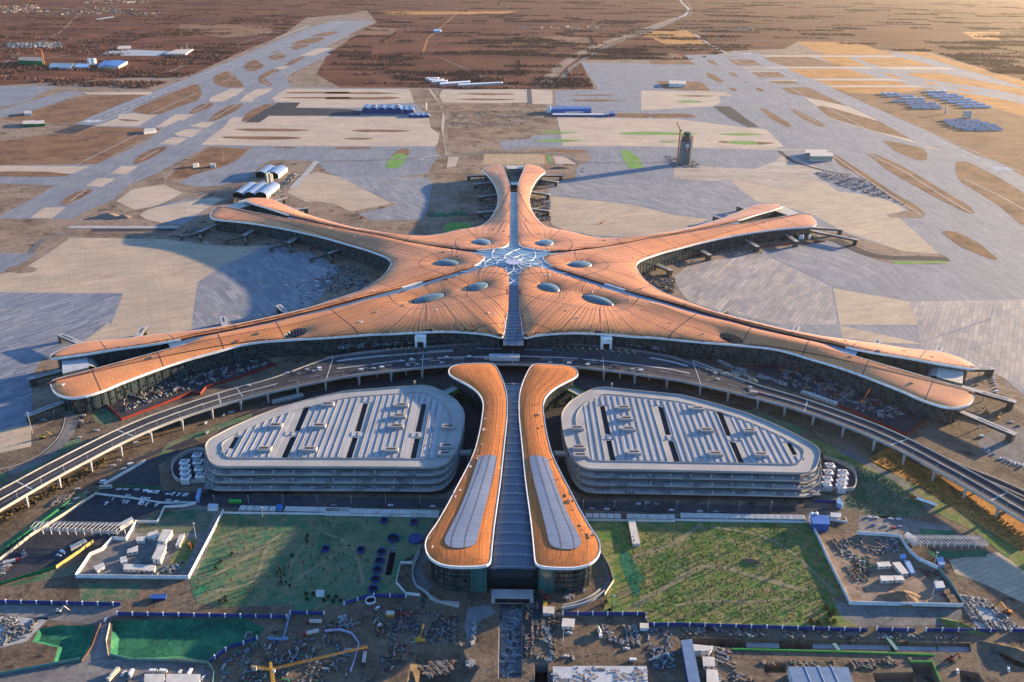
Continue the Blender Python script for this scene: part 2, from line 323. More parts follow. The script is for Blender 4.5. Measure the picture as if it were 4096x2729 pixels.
for q, d in (('600,1430 750,1430 760,1500 610,1500', 5), ('1590,1432 1740,1432 1800,1600 1640,1600', 6), ('1920,1480 2050,1500 2110,1600 1930,1600', 5), ('1335,1500 1610,1495 1640,1610 1370,1610', 5), ('2160,1320 2354,1400 2400,1480 2250,1440 2170,1360', 4)):
    pit(W('B3', q), d, 'footing_pit', FRONT, SOIL, 1.5)
pit(W('B2', '430,655 485,655 445,845 390,840'), 6, 'pipe_trench', BLACK, CONC, 0.6)
pit(W('B1', '1660,1218 1700,1218 1690,1262 1640,1260'), 2.5, 'manhole_pit', CONCD, CONC, 0.5)

sheet('farmland', [(-40000, -3000), (40000, -3000), (40000, 60000), (-40000, 60000)], 0.0, FIELDS, True)
# everything inside the airport fence starts as dug and levelled earth
DIRT2 = ground_mat('dug_brown_earth', [(0.30, (0.085, 0.055, 0.04)), (0.45, (0.17, 0.115, 0.075)), (0.58, (0.28, 0.205, 0.14)), (0.70, (0.13, 0.09, 0.065))], 0.014, 0.15, dark=(0.06, 0.04, 0.035), bmp=1.2, w=12)
AIRP = W('T1', '0,575 360,575 980,600 1300,500 1600,360 1900,240 2060,120 2354,95', 'T2', '280,70 350,150 20,360 -60,500 100,590 700,590 900,600 1500,600 1810,600 1715,405', 'T3', '310,400 560,340 900,330 1000,278 1640,345 1900,352 2354,500 2700,600') + W('S', '4700,600 4700,2900 -600,2900 -600,500')
sheet('airport_earth', AIRP, 0.04, SITE, True)
sheet('site_ground', W('S', '-500,1830 0,1780 300,1650 700,1560 1200,1420 2060,1370 2900,1420 3500,1560 3900,1560 4600,1900 4700,2900 -600,2900'), 0.08, FRONT, True)
n_ap = 0
def slab(mat, z, *a, name='apron'): return sheet(name, W(*a), z, mat)
# left airfield
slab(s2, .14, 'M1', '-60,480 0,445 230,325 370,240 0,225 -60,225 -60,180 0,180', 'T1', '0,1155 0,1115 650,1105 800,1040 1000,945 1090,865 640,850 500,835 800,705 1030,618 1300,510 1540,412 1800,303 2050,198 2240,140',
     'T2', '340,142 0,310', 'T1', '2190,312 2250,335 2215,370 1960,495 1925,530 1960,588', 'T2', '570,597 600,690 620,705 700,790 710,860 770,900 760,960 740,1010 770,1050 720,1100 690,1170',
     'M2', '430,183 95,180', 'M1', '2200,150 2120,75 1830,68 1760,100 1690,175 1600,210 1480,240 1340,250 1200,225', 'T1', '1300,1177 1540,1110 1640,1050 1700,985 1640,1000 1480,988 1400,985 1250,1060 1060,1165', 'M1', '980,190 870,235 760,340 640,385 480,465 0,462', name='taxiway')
slab(s1, .20, 'T1', '1050,855 1180,770 1290,770 1110,855 1060,857', name='apron'); slab(s1, .20, 'T1', '1500,860 1560,790 1820,780 2354,782', 'T2', '245,780 700,795 710,860 770,900 760,960 740,985 20,985', 'T1', '1700,980 1350,975 1440,900')
slab(s1, .20, 'T1', '1930,597 2354,600', 'T2', '570,600 600,690 280,705 240,725', 'T1', '1990,725 2020,690 1850,685 1830,660')
slab(s1, .20, 'T1', '640,848 780,800 890,765 1060,772 930,850', name='taxiway'); slab(s1, .21, 'T1', '800,770 900,762 1010,790 790,800', name='taxiway')
for q in ('1410,660 1500,620 1560,597 1650,597 1590,640 1500,685 1410,685', '1730,600 1840,595 1800,625 1720,660 1700,685 1610,685 1650,640', '1140,800 1200,775 1310,770 1230,812', '1170,900 1250,870 1370,868 1290,925 1200,915', '1070,970 1150,925 1260,930 1190,975', '0,1115 600,1122 490,1170 0,1158', '1270,850 1360,822 1450,825 1390,862', '2020,375 2140,325 2240,325 2110,375', '1850,460 1890,445 1950,448 1910,465'):
    slab(s1, .22, 'T1', q, name='taxiway')
for q in ('740,160 820,108 930,112 850,165', '580,240 660,190 780,195 680,250', '200,460 300,385 440,388 350,462'): slab(s1, .22, 'M1', q, name='taxiway')
slab(s2, .14, 'T1', '-60,580 380,578 160,690 0,720 -60,730', name='apron'); slab(s2, .14, 'T1', '-60,760 0,740 440,615 590,618 220,745 0,790 -60,800', name='taxiway'); slab(s1, .16, 'T1', '560,620 1030,618 1005,638 590,637', name='taxiway')
slab(s5, .14, 'M1', '2040,172 1930,285 2060,350 2130,345 2220,360', 'M2', '50,355 170,415 450,360 95,180 -60,150')
slab(s3, .13, 'M2', '95,180 460,358 500,368 220,432 320,475 650,470 690,400 720,230 690,183 430,183')
slab(s1, .13, 'M1', '985,465 1090,492 1330,430 1500,330 1430,318 1000,395 940,440'); slab(s2, .12, 'M1', '1000,395 1250,330 1480,325 1340,440 1230,500 1120,500'); slab(s1, .12, 'M1', '780,345 900,260 1100,235 1230,290 1060,380 900,400')
slab(s1, .14, 'M2', '830,45 900,48 880,110 820,120'); slab(s1, .14, 'T2', '790,605 1362,600 1370,690 1100,695 790,690 770,640'); slab(s1, .14, 'T2', '1382,600 1530,612 1530,700 1385,700')
slab(s1, .14, 'B', '665,78 800,75 960,180 700,175')
# left apron
slab(s5, .12, 'M1', '470,590 1100,600 1400,640 1640,650 1800,640 2000,660 2200,740 2290,800 2210,900 2150,1000 2060,1060', 'C1', '1600,150 1300,220 1000,255 700,280 520,320 380,380 280,400 215,520 210,600 210,985 0,1032', 'S', '-300,1860 -300,1140', 'M1', '0,840 190,780 350,680')
slab(s4, .17, 'S', '-300,1165', 'M1', '0,958 828,965 745,1177', 'C1', '730,150 590,262 400,380 280,400 215,520 210,840 80,850 0,880', 'S', '-300,1730', name='apron')  # grey-blue slabs, part of the apron's shade put into their tone
slab(s3, .17, 'M1', '1330,890 1500,780 1700,690 1800,640 2000,660 2200,740 2290,800 2210,900 2150,1000 2060,1060', 'C1', '1600,150 1300,220', 'M1', '1290,1177')  # greyer slabs, their tone partly the painted shade beside the arms
slab(s2, .13, 'M1', '-60,690 245,700 120,782 0,832 -60,850')
# right airfield
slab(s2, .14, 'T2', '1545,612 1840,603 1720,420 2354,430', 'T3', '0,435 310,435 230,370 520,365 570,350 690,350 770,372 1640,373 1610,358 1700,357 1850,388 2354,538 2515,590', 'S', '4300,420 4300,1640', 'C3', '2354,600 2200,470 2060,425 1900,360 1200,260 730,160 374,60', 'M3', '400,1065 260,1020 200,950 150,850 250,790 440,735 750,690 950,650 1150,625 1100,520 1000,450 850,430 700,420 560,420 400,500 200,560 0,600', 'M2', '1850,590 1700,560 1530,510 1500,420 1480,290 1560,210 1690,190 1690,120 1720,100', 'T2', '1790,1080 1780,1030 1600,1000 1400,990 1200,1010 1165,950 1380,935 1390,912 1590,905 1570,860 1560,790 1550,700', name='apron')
slab(s5, .20, 'B', '640,580 900,605 1400,660 1700,695 2195,820', 'E', '420,400 250,480 0,560', 'B', '1700,1090 1200,1080 800,1000 650,940 600,830 640,700')
slab(s5, .20, 'M3', '545,210 700,215 940,270 1050,215 1180,215 1260,280 1440,300 1590,330 1720,405 1590,438 1680,460 1945,700 1690,680 1430,590 1290,545 1100,440 900,380 720,350 640,290')
slab(s3, .20, 'B', '760,400 1120,360 1700,380 2195,470', 'M3', '330,205 545,210 640,290 700,360 560,400 400,440 330,440', 'B', '2195,800 1700,690 1400,655 640,575 600,520')
slab(s6, .20, 'M3', '150,850 250,790 440,740 760,700 1220,920 1260,1177 900,1177 400,1065 260,1020 200,950'); slab(s3, .21, 'M3', '770,695 1150,630 1300,655 1530,745 1640,790 1250,920')
slab(s5, .22, 'M3', '1230,930 1740,1020 1800,1177 1260,1177', 'D', '1250,400 700,380', 'C3', '1210,240 1180,80'); slab(s6, .20, 'M3', '1740,1020 2354,1010 2700,1000', 'S', '4300,1640', 'C3', '2200,480 2057,425 1700,300', 'M3', '1800,1177')
slab(s1, .18, 'T3', '-60,610 450,620 480,690 420,715 -60,745', name='taxiway'); slab(s1, .18, 'T2', '1560,790 2354,800', 'T3', '650,860 780,870 900,985 800,1010 0,985', 'T2', '1600,985 1580,870', name='taxiway')
for q in ('760,450 1460,450 1530,463 930,461', '1090,530 1600,530 1740,543 1120,541', '1180,576 1750,576 1880,588 1215,587', '770,373 1640,374 1640,384 765,382', '1480,450 2000,455 2060,468 1650,469', '1340,718 1500,795 1760,945 1870,1000 1960,1012 1860,985 1700,940 1500,885 1200,795 1110,710 1040,655'):
    slab(s1, .24, 'T3', q, name='taxiway')
for q in ('620,455 900,455 905,462 640,462', '640,478 850,478 860,484 680,484', '760,538 980,538 1000,545 790,545', '300,610 500,620 560,650 300,636', '700,1000 1190,1010 1250,1015 900,1012'): slab(s5, .25, 'T3', q, name='taxiway')
# islands
slab(DIRT2, .09, 'T2', '575,600 790,605 770,640 800,698 1540,705 1560,760 1575,860 1390,910 1375,935 1160,950 840,985 830,1040 760,1050 745,1010 765,960 770,900 715,860 700,790 600,690', name='dug_corridor')
slab(DIRT2, .10, 'M2', '740,60 830,60 820,130 1060,110 1130,230 1160,330 1100,480 700,570 600,560 420,520 640,480 700,400 730,230', name='dug_corridor'); slab(SITE, .11, 'M2', '760,200 880,210 900,330 880,400 700,420 720,300', name='dug_corridor')
def isl(mat, z, *qs, name='grass_island'):
    for c, q in qs: sheet(name, relax(resample(W(c, q), 12), 2), z, mat)
isl(BROWN, .30, *[('T1', q) for q in (
 '1310,565 1335,572 1360,630 1325,680 1200,720 1090,765 1010,775 900,755 890,740 960,700 1130,630', '1540,475 1655,590 1510,590 1440,560 1435,520 1470,495', '1715,398 1775,440 1760,460 1710,480 1655,478 1640,455 1660,420',
 '1880,360 1925,370 1915,390 1850,405 1810,395 1805,380', '1870,338 1885,345 1815,358', '2080,298 2060,320 1985,335 1945,322 1990,305', '2170,250 2185,262 2120,290 2000,300 1950,300 2010,270', '2260,210 2275,218 2220,240 2140,245 2080,248 2150,225',
 '2045,378 2055,385 1960,440 1915,442 1960,405', '1880,468 1870,485 1790,520 1790,540 1835,570 1825,587 1745,555 1738,520 1780,490 1830,470', '1430,690 1440,700 1400,730 1300,765 1270,768 1300,730 1360,700', '1630,695 1635,700 1590,745 1480,800 1430,818 1405,812 1440,770 1540,710',
 '780,803 840,802 940,810 950,816 850,818', '1130,980 1110,1010 1000,1075 910,1110 890,1107 920,1055 1030,1000', '1860,690 1640,825 1620,815 1660,760 1770,705', '1560,868 1700,865 1980,868 2110,878 1950,886 1650,882', '1480,920 1600,918 1950,920 2050,930 1900,941 1650,938 1500,930',
 '1810,995 1900,988 2020,993 1990,1001', '1880,655 2354,652 2354,665 1950,663', '1900,620 2354,618 2354,630 1950,630')],
 *[('T2', q) for q in ('160,878 300,871 500,875 600,882 450,891 250,889', '105,935 180,927 280,927 345,935 250,943', '40,995 120,990 320,992 325,1002 60,1003', '0,620 350,621 520,628 350,635 0,632', '0,655 330,655 420,650 525,660 430,671 0,670',
 '870,632 1000,627 1260,630 1300,636 1100,641', '870,668 1000,662 1290,668 1250,676 1000,675', '1640,672 1850,668 2025,676 1850,685 1680,681', '1640,640 1900,636 2000,642 1700,646', '1950,762 2200,765 2180,795 1960,790', '1390,1015 1600,1005 1770,1010 1760,1025 1600,1024')],
 *[('M1', q) for q in ('635,257 620,280 540,330 430,375 400,373 440,325 530,275', '0,145 300,147 490,165 400,182 0,180')],
 *[('T3', q) for q in ('380,400 420,405 460,435 440,440 400,425', '520,400 690,402 755,440 590,442', '490,380 570,378 600,383 540,384', '765,385 1060,382 1300,448 920,448 800,410', '640,463 800,462 720,467', '680,487 860,485 920,520 740,522', '370,487 400,490 490,540 495,555 460,555 390,520',
 '525,487 560,488 595,512 585,518 540,505', '795,547 960,545 1010,565 840,565', '625,547 660,548 665,557 640,558', '525,588 560,590 590,610 575,617 540,605', '705,590 740,592 768,612 755,619 720,608', '880,590 1060,588 1330,715 1040,650 930,625', '730,722 780,735 930,825 955,857 920,855 800,790',
 '935,725 970,730 1160,830 1180,857 1140,855 1010,790', '165,645 300,641 470,647 300,653', '40,547 340,550 405,605 400,615 100,600', '10,765 250,765 330,790 10,796', '0,362 180,362 310,435 0,432', '1115,712 1180,715 1550,820 1760,940 1500,880 1200,790', '1560,945 1650,955 1840,1000 1865,1030 1865,1080 1800,1080 1650,1020', '1215,590 1330,627 1500,634 1700,627 1885,592 2100,662 2354,742 2700,842 2700,1260 2515,1190 2354,1095 2200,1045 1800,850 1500,720')],
 *[('M3', q) for q in ('1450,20 1520,30 1700,110 1900,230 2150,380 2200,440 2150,435 1900,310 1600,140', '2055,75 2140,80 2354,190 2515,290 2515,520 2354,380 2150,250 2090,220 2055,150', '1945,543 2060,548 2200,620 2350,740 2340,755 2250,720 2080,650', '1210,20 1260,40 1450,160 1640,290 1800,380 1860,438 1780,430 1600,310 1400,170 1270,100')])
isl(OCHRE, .30, *[('T3', q) for q in ('1130,385 1330,385 1460,445 1280,448', '1400,388 1690,388 1920,445 1560,450 1450,420', '925,462 1330,465 1540,525 1080,528 980,490', '1110,543 1640,545 1750,568 1700,574 1200,574', '1650,470 2010,473 1900,479', '1720,490 1960,492 2354,570 2515,600 2515,650 2354,610 1930,545 1790,520',
 '1565,490 1600,492 1710,528 1640,525', '1830,552 1900,555 1945,570 1890,573', '2050,595 2120,600 2195,620 2120,616', '1215,588 1880,590 1700,625 1500,632 1330,625', '1900,597 2200,640 2354,665 2515,700 2700,730 2700,840 2354,740 2100,660', '1660,346 1850,352 2354,497 2700,600 2700,640 2515,588 2354,535 2100,465 1900,398 1700,355', '980,280 1380,285 1640,368 1180,370 1080,330')])
isl(GRS, .33, ('T2', '1405,888 1500,883 1730,893 1550,901'), ('T2', '1390,945 1550,937 1750,948 1600,958 1430,953'), ('T2', '1960,895 2150,887 2354,893 2540,900 2354,909 2000,906'), ('T2', '2220,952 2354,947 2380,957 2300,962'), ('T3', '440,905 560,896 680,898 790,906 600,914'), ('T3', '500,955 600,947 720,952 720,975 560,970'),
    ('T3', '165,683 250,675 350,682 350,692 200,691'), ('T2', '440,1060 500,1030 560,1050 500,1135 400,1132'), ('T2', '1990,1010 2030,1005 2110,1060 2145,1135 2040,1135 2000,1060'), ('B', '585,60 635,62 640,175 590,170'), ('M2', '820,485 990,490 980,530 780,555'))
isl(BROWN, .32, ('T3', '445,950 480,945 560,958 500,968'), ('T3', '700,952 860,963 720,977'), ('T2', '545,995 570,1010 560,1050 500,1030 440,1060 490,1010'))
sheet('grass_field', W('T1', '150,765 600,640 1010,638 640,768 520,832 350,830 0,800'), .10, BROWN); sheet('grass_field', W('T1', '-60,960 330,905 490,900 640,855 1080,865 650,1103 -60,1110'), .10, OCHRE if 0 else BROWN)
sheet('grass_field', W('T1', '1400,990 1640,1000 1690,990 1610,1060 1500,1120 1250,1200 1130,1200 1200,1130'), .10, BROWN)
for q in ('350,895 500,900 640,845 520,838',): sheet('asphalt_overrun', W('T1', q), .26, TARM)
sheet('service_road', W('T1', '1870,692 2020,690 1990,725 2354,735', 'T2', '250,750 240,778', 'T1', '1810,780 1745,825 1645,825 1740,760'), .24, TARM)
sheet('service_road', W('T3', '425,715 540,718 650,800 735,857 660,857 540,800 460,745'), .34, TARM)
sheet('planted_field', W('M2', '1070,28 1480,30 1500,95 1060,100'), .12, ground_mat('ploughed_soil', [(0.3, (0.22, 0.15, 0.09)), (0.5, (0.38, 0.28, 0.17)), (0.7, (0.47, 0.36, 0.23))], 0.05, 0.2, stretch=(6, 0.4, 1)))
sheet('earth_strip', W('M3', '1150,545 1300,560 1420,600 1700,680 1950,700 1980,715 2010,760 1960,770 1660,770 1530,745 1380,690 1250,620 1150,600'), .26, SITE)
sheet('grass_strip', W('M3', '1620,748 1800,752 2000,745 1990,762 1660,770'), .30, GRS)
sheet('earth_strip', W('M3', '1590,440 1740,408 1860,440 1830,458 1620,455'), .34, SITE)
sheet('earth_yard', W('M3', '160,120 350,110 500,120 700,130 840,80 900,20 1180,140 1100,160 1170,220 1050,215 940,270 560,208 350,208 160,190'), .26, ground_mat('levelled_sand', [(0.3, (0.25, 0.2, 0.16)), (0.5, (0.38, 0.32, 0.255)), (0.7, (0.46, 0.40, 0.33))], 0.01, 0.1, stretch=(0.4, 1.5, 1)))
sheet('round_plinth', [(x, y) for x, y in [U((86 + 62 * math.cos(a), 1079 + 15 * math.sin(a)), 0) for a in np.linspace(0, 6.28, 30)[:-1]]], .24, SITE)
# pale drains lying in the grass, curved kerb lines, haul roads
def line(name, wd, z, mat, *a, closed=False, it=2):
    P = curve(W(*a), 12, it, closed); return MB().ribbon(np.c_[P, np.full(len(P), z)], wd).build(name, mat, kind='structure')
for c, q in (('T1', '1010,768 1325,627'), ('T1', '1300,755 1395,703'), ('T1', '1430,800 1610,697'), ('T1', '945,1078 1070,1005'), ('T1', '525,1105 970,885'), ('T1', '1640,470 1760,425'), ('T1', '1810,395 1910,365'), ('T1', '1490,555 1560,525'), ('T1', '1535,478 1570,520'), ('T1', '1760,540 1860,478'), ('T1', '1765,545 1830,583'), ('M1', '470,345 580,270'), ('T1', '1600,610 1700,545'),
             ('T3', '560,402 640,440'), ('T3', '720,487 800,520'), ('T3', '940,590 1040,650'), ('T3', '1180,718 1440,860'), ('T3', '950,728 1140,835'), ('T3', '1060,470 1190,525'), ('T3', '1340,468 1500,527'), ('T3', '1470,388 1640,445'), ('M3', '1480,30 1720,150 2000,330 2190,440'), ('M3', '2120,200 2354,310 2515,400'), ('M3', '1220,30 1400,160 1650,330 1830,440'), ('T3', '1960,492 2354,600')):
    line('drain', 3.0, .40, CONC, c, q)
for wd, m_, c, q in ((9, s1, 'T2', '700,600 760,680 800,760 790,860 810,950 820,1040'), (12, SITE, 'T2', '740,600 770,690 820,790 810,900 830,1030'), (12, YARD, 'T2', '0,1085 300,1080 640,1065 900,1045 960,1030'), (12, YARD, 'T2', '950,1040 1150,1022 1400,1025 1600,1040 1720,1100'), (7, YARD, 'T2', '1720,1095 2000,1095 2354,1092'), (14, CONC, 'M1', '2130,75 2060,160 1960,260'), (10, YARD, 'M1', '1000,395 1250,320 1500,270 1620,210 1760,170'),
                    (16, CONC, 'T2', '640,1075 660,1060 780,1050'), (12, TARM, 'M3', '870,8 960,80 1080,115 1200,150 1350,170'), (22, TARM, 'M3', '1240,600 1340,650 1480,710 1650,730 1840,728 2010,735'), (14, CONC, 'M1', '460,520 1200,520'), (14, TARM, 'M1', '620,540 1180,540'), (10, YARD, 'M1', '210,695 260,620 350,580 460,560'), (16, ASPH, 'T2', '1372,600 1380,700')):
    line('haul_road', wd, .345 + wd * .0031 + (.013 if m_ is YARD else 0) + len(q) * .0002, m_, c, q)
# railway cutting far away on the right, and farm tracks
for wd, m_, q in ((55, SITE, '1450,590 1580,450 1700,370 1850,300 2050,235 2200,180 2354,125'), (16, CONC, '1470,585 1590,450 1710,370 1860,300 2060,232 2210,175 2360,120'), (22, YARD, '1540,590 1650,460 1740,400 1900,310 2130,225 2354,135')):
    line('railway_cutting', wd, .30 + wd * .002, m_, 'T2', q)
line('railway_cutting', 22, .34, CONC, 'T3', '0,210 160,135 240,100 260,60 215,20 180,-40'); line('railway_cutting', 14, .36, YARD, 'T3', '30,200 200,130 270,100 280,60 240,0')
for wd, m_, c, q in ((10, YARD, 'T1', '985,550 1400,370 1700,265 2080,170'), (12, CONC, 'T1', '1860,255 2090,170'), (10, SITE, 'T1', '0,460 300,395 580,345 730,295'), (10, CONC, 'T2', '0,310 330,145'), (8, YARD, 'T2', '780,390 1050,510 1270,590'), (16, YARD, 'T2', '1045,515 1170,555'), (10, CONC, 'T2', '890,580 1190,563'), (10, SITE, 'T1', '0,440 150,350 400,220 520,110'),
                    (12, YARD, 'T3', '140,190 320,215 510,275 1150,275'), (14, CONC, 'T3', '300,230 400,300 520,362'), (12, SITE, 'T3', '1200,235 1500,300 1850,360 2354,500 2600,560'), (9, OCHRE, 'T2', '660,350 690,260 760,200 900,80'), (9, FIELDS, 'T2', '0,560 330,480 500,420')):
    line('farm_track', wd, .06, m_, c, q)
for c, q, m_ in (('T1', '0,575 380,577 980,600 1040,600 1300,500', SITE), ('T3', '-40,210 250,205 320,250 -40,250', OCHRE), ('T3', '10,255 330,258 370,298 100,300', OCHRE), ('T3', '2100,215 2354,215 2354,270 2180,262', OCHRE), ('T2', '360,80 1300,75 1200,95 420,100', OCHRE), ('T2', '300,170 480,190 460,240 150,230', BROWN), ('T1', '1210,165 1500,160 1800,180 1850,230 1500,255 1200,200', BROWN), ('T2', '1340,250 1780,240 1790,290 1380,300', BROWN)):
    sheet('farm_plot', W(c, q), .05, m_)
POND = M('still_water', (0.30, 0.29, 0.28), 0.6, c2=(0.26, 0.28, 0.30), sc=0.01, spec=0.6)
sheet('settling_pond', W('T1', '655,372 760,338 890,335 1160,345 1060,378'), .2, POND); sheet('pale_yard', W('T1', '640,128 760,110 770,118 660,132'), .2, CONC)
# ------------------------------------------------------------------ foreground surfaces
def fsheet(name, mat, z, *a): return sheet(name, W(*a), z, mat, True)
fsheet('lawn', LAWN2, .16, 'B1', '1490,430 2354,440', 'B2', '60,440 740,455 660,600 640,680 500,760 480,900 540,975 330,985 130,1045 0,1040', 'B1', '2190,1060 1990,1090 1960,1040 1500,1060 1330,1030 1290,960 1280,860')
fsheet('lawn', LAWN, .16, 'B2', '1750,480 2354,480', 'B3', '60,485 900,490 1100,860 1150,960 1070,1000 1130,1130 1250,1190 600,1185 0,1170', 'B2', '2170,1160 2150,1100 1860,1100 1900,960 1940,900 1900,780 1850,700 1790,530')
fsheet('dust_net', NETG, .22, 'B2', '1990,680 2040,690 2080,760 2150,870 2110,900 2120,980 2080,985 2040,900 1980,740')
fsheet('dust_net', NETG, .22, 'B1', '1300,960 1350,915 1420,915 1400,950 1320,990'); fsheet('dust_net', NETG, .22, 'B3', '1650,530 1890,550 1880,590 1660,570'); fsheet('dust_net', NETG, .22, 'B3', '1690,680 2110,680 2100,720 1750,730')
fsheet('car_park_surface', TARM, .16, 'B1', '630,300 920,330 1320,370 1100,390 920,460 760,590 620,650 380,800 0,905 -60,900 -60,790 200,590'); fsheet('car_park_surface', TARM, .16, 'B1', '980,80 1190,0', 'C1', '1330,960 1300,920 1100,1010', 'B1', '1240,0 1070,100 1080,260 720,245')
fsheet('road', TARM, .14, 'B1', '690,255 1330,285 1410,298 2354,318', 'B2', '0,318 880,330 1700,345 2354,352', 'B3', '0,362 880,382 1090,400 880,432 0,428', 'B2', '1740,405 1100,395 760,392 0,388', 'B1', '1480,387 640,300')
fsheet('access_road', YARD, .19, 'B1', '1315,848 1240,846 1430,420 1500,420'); fsheet('compound_floor', YARD, .15, 'B1', '520,860 610,710 760,600 860,600 920,480 1320,370 1500,420 1270,860')
fsheet('green_verge', VERGE, .20, 'B1', '930,500 1100,420 1320,400 1450,430 1380,560 900,560'); fsheet('green_verge', LAWN, .19, 'B1', '1230,600 1330,600 1240,800 1100,850 1160,720')
fsheet('green_verge', LAWN2, .15, 'C1', '90,1177 320,1040 460,950 540,930 560,960 330,1080 170,1177', 'B1', '100,120 0,240 -60,200 0,150'); fsheet('green_verge', LAWN2, .15, 'B1', '-60,680 300,430 600,260 560,340 300,510 -60,730')
fsheet('green_verge', LAWN2, .15, 'C1', '610,760 700,720 800,800 720,850 640,820'); fsheet('green_verge', LAWN2, .15, 'C1', '1130,960 1500,830 1700,760 1690,790 1480,870 1280,960 1180,1010 1050,1177 1000,1177 1080,1030')
fsheet('slab_floor', CONC, .15, 'B1', '-60,1120 330,1130 180,1290 -60,1345'); fsheet('site_road', YARD, .16, 'B1', '-60,1500 560,1430 720,1400 1300,1430 1430,1445 1450,1620 -60,1620'); fsheet('site_road', YARD, .15, 'B1', '-60,1045 820,1050 790,1120 660,1180 0,1110')
fsheet('site_road', YARD, .17, 'B1', '660,1165 745,1165 715,1290 730,1390 550,1430 620,1330'); fsheet('green_verge', VERGE, .13, 'B1', '530,900 960,890 900,1000 620,1030 540,1010'); fsheet('green_verge', VERGE, .13, 'B1', '0,930 500,840 640,790 600,740 480,790 380,800')
fsheet('green_verge', VERGE, .15, 'B3', '1170,80 1270,120 1460,200 1640,320 1700,440 1400,460 1130,380 1000,310 1210,290 1230,180'); fsheet('dirt_path', YARD, .17, 'B3', '1090,0 1200,60 1470,200 1650,310 1700,400 1760,410 1560,220 1180,0')
fsheet('green_verge', LAWN, .16, 'B3', '1180,0 1300,70 1700,280 2000,480 2354,700 2500,780 2500,900 2354,820 2040,560 1700,390 1500,230'); fsheet('dry_verge', OCHRE, .15, 'B3', '1450,-20 1560,60 2000,290 2354,500 2500,560 2500,780 2354,690 2000,470 1700,270 1300,60')
fsheet('slab_floor', s5, .15, 'B3', '1850,740 2180,690 2354,800 2500,870 2500,1100 2354,1030 2100,910 1890,830'); fsheet('compound_floor', SITE, .15, 'B3', '1220,570 1510,590 1640,740 1770,800 1930,1050 1200,1040 1110,870 960,560')
fsheet('rubble_floor', GCONC, .14, 'B3', '1920,970 2100,1000 2200,1100 2354,1210 2050,1200 1960,1100'); fsheet('slab_floor', YARD, .15, 'B3', '1240,440 1500,450 1860,520 1880,560 1650,560 1240,560')
fsheet('yard_floor', TARM, .14, 'C3', '740,400 900,400 1100,470 1400,560 1740,755 1615,852 1270,702 960,592 700,520 640,430'); fsheet('yard_floor', TARM, .14, 'C1', '720,700 1000,560 1480,440 1700,380 1800,400 1860,440 1400,580 1300,630 820,808')
fsheet('ring_road', TARM, .12, 'B1', '1400,300 1380,200', 'C1', '1360,1177 1380,960 1500,860 1900,680 2354,560', 'C2', '800,480 1180,440 1400,440 1900,520 2354,600', 'C3', '400,640 800,790 1100,920 1110,1177', 'B3', '920,340 0,300', 'B2', '1700,290 1500,100 1100,100 800,300 0,280')
fsheet('perimeter_road', TARM, .13, 'C1', '700,1177 1000,1060 1330,925 1560,820 1850,700 2354,600 2354,560 1800,700 1500,830 1280,920 1000,1030 640,1177'); fsheet('car_park_surface', YARD, .16, 'C3', '2060,900 2200,780 2354,800 2600,900 2600,1150 2354,1060 2250,1040 2100,960')
fsheet('green_verge', LAWN2, .13, 'C3', '640,690 800,750 900,780 1000,830 900,850 700,760 560,700'); fsheet('dark_earth', SOIL, .14, 'C3', '1020,820 1300,930 1600,1080 1740,1177 1560,1177 1380,1010 1100,890'); fsheet('green_verge', LAWN, .14, 'C3', '950,860 1100,900 1500,1060 1620,1177 1300,1177 1180,1050 1080,960')
fsheet('site_road', YARD, .15, 'B3', '1070,1000 1180,1045 1940,1075 1900,1180 1250,1190 1130,1130'); fsheet('site_road', FRONT, .16, 'B3', '380,1345 1800,1380 1840,1420 1500,1440 600,1420 400,1400')
line('kerb_line', 1.2, .34, CONC, 'C1', '0,1140 140,1110 280,1040 390,940 430,860 440,780'); line('ring_track', 12, .2, YARD, 'C1', '60,1160 200,1120 330,1050 430,950 480,850 485,760')

for c, q0, q1, n in (('T3', (640, 358), (2420, 1160), 46), ('T1', (590, 830), (2290, 150), 44)):
    a, b_ = np.array(W(c, '%f,%f' % q0)[0]), np.array(W(c, '%f,%f' % q1)[0]); b = MB(); L = np.linalg.norm(b_ - a); d = (b_ - a) / L; nn = np.array([-d[1], d[0]]); t = 0
    while t < L: b.bar((*(a + d * t), .37), (*(a + d * (t + 32)), .37), 1.6, .01); t += 60
    for e, sg in ((a, 1), (b_, -1)):
        for i in range(-6, 7):
            if i: p = e + d * sg * 20 + nn * i * 3.4; b.bar((*p, .37), (*(p + d * sg * 32), .37), 1.8, .01)
    for s_ in (29, -29): b.bar((*(a + nn * s_), .37), (*(b_ + nn * s_), .37), 1.2, .01)
    b.build('runway_marking', WHITE, kind='structure')
# ================================================================== TERMINAL
CEN = np.array([0.0, 1226.0])
def zb(x, y):
    ax, dy = np.abs(x), y - CEN[1]; r2 = ax ** 2 + dy ** 2; r = np.sqrt(r2); z = 26 + 18 * np.exp(-r2 / 260.0 ** 2); best = 0.0
    for ux, uy in AX:
        t = ax * ux + dy * uy; d = np.abs(ax * uy - dy * ux); best = np.maximum(best, np.where(t > 0, np.exp(-(d / 31.0) ** 2), 0.0))
    g = np.clip((r - 130) / 150, 0, 1); return z - 1.5 * g + 6.5 * best * g * g * (3 - 2 * g)
def _ax(c, q, z): p = U(S(c, q)[0], z); v = np.array([abs(p[0]), p[1] - 1226.0]); return v / np.linalg.norm(v)
AX = [_ax('D', '1880,850', 27), _ax('E', '1540,280', 27), np.array([0.0, 1.0])]
def UW(*a): return np.array([Uz(p, zb) for p in S(*a)])
OUT = {}
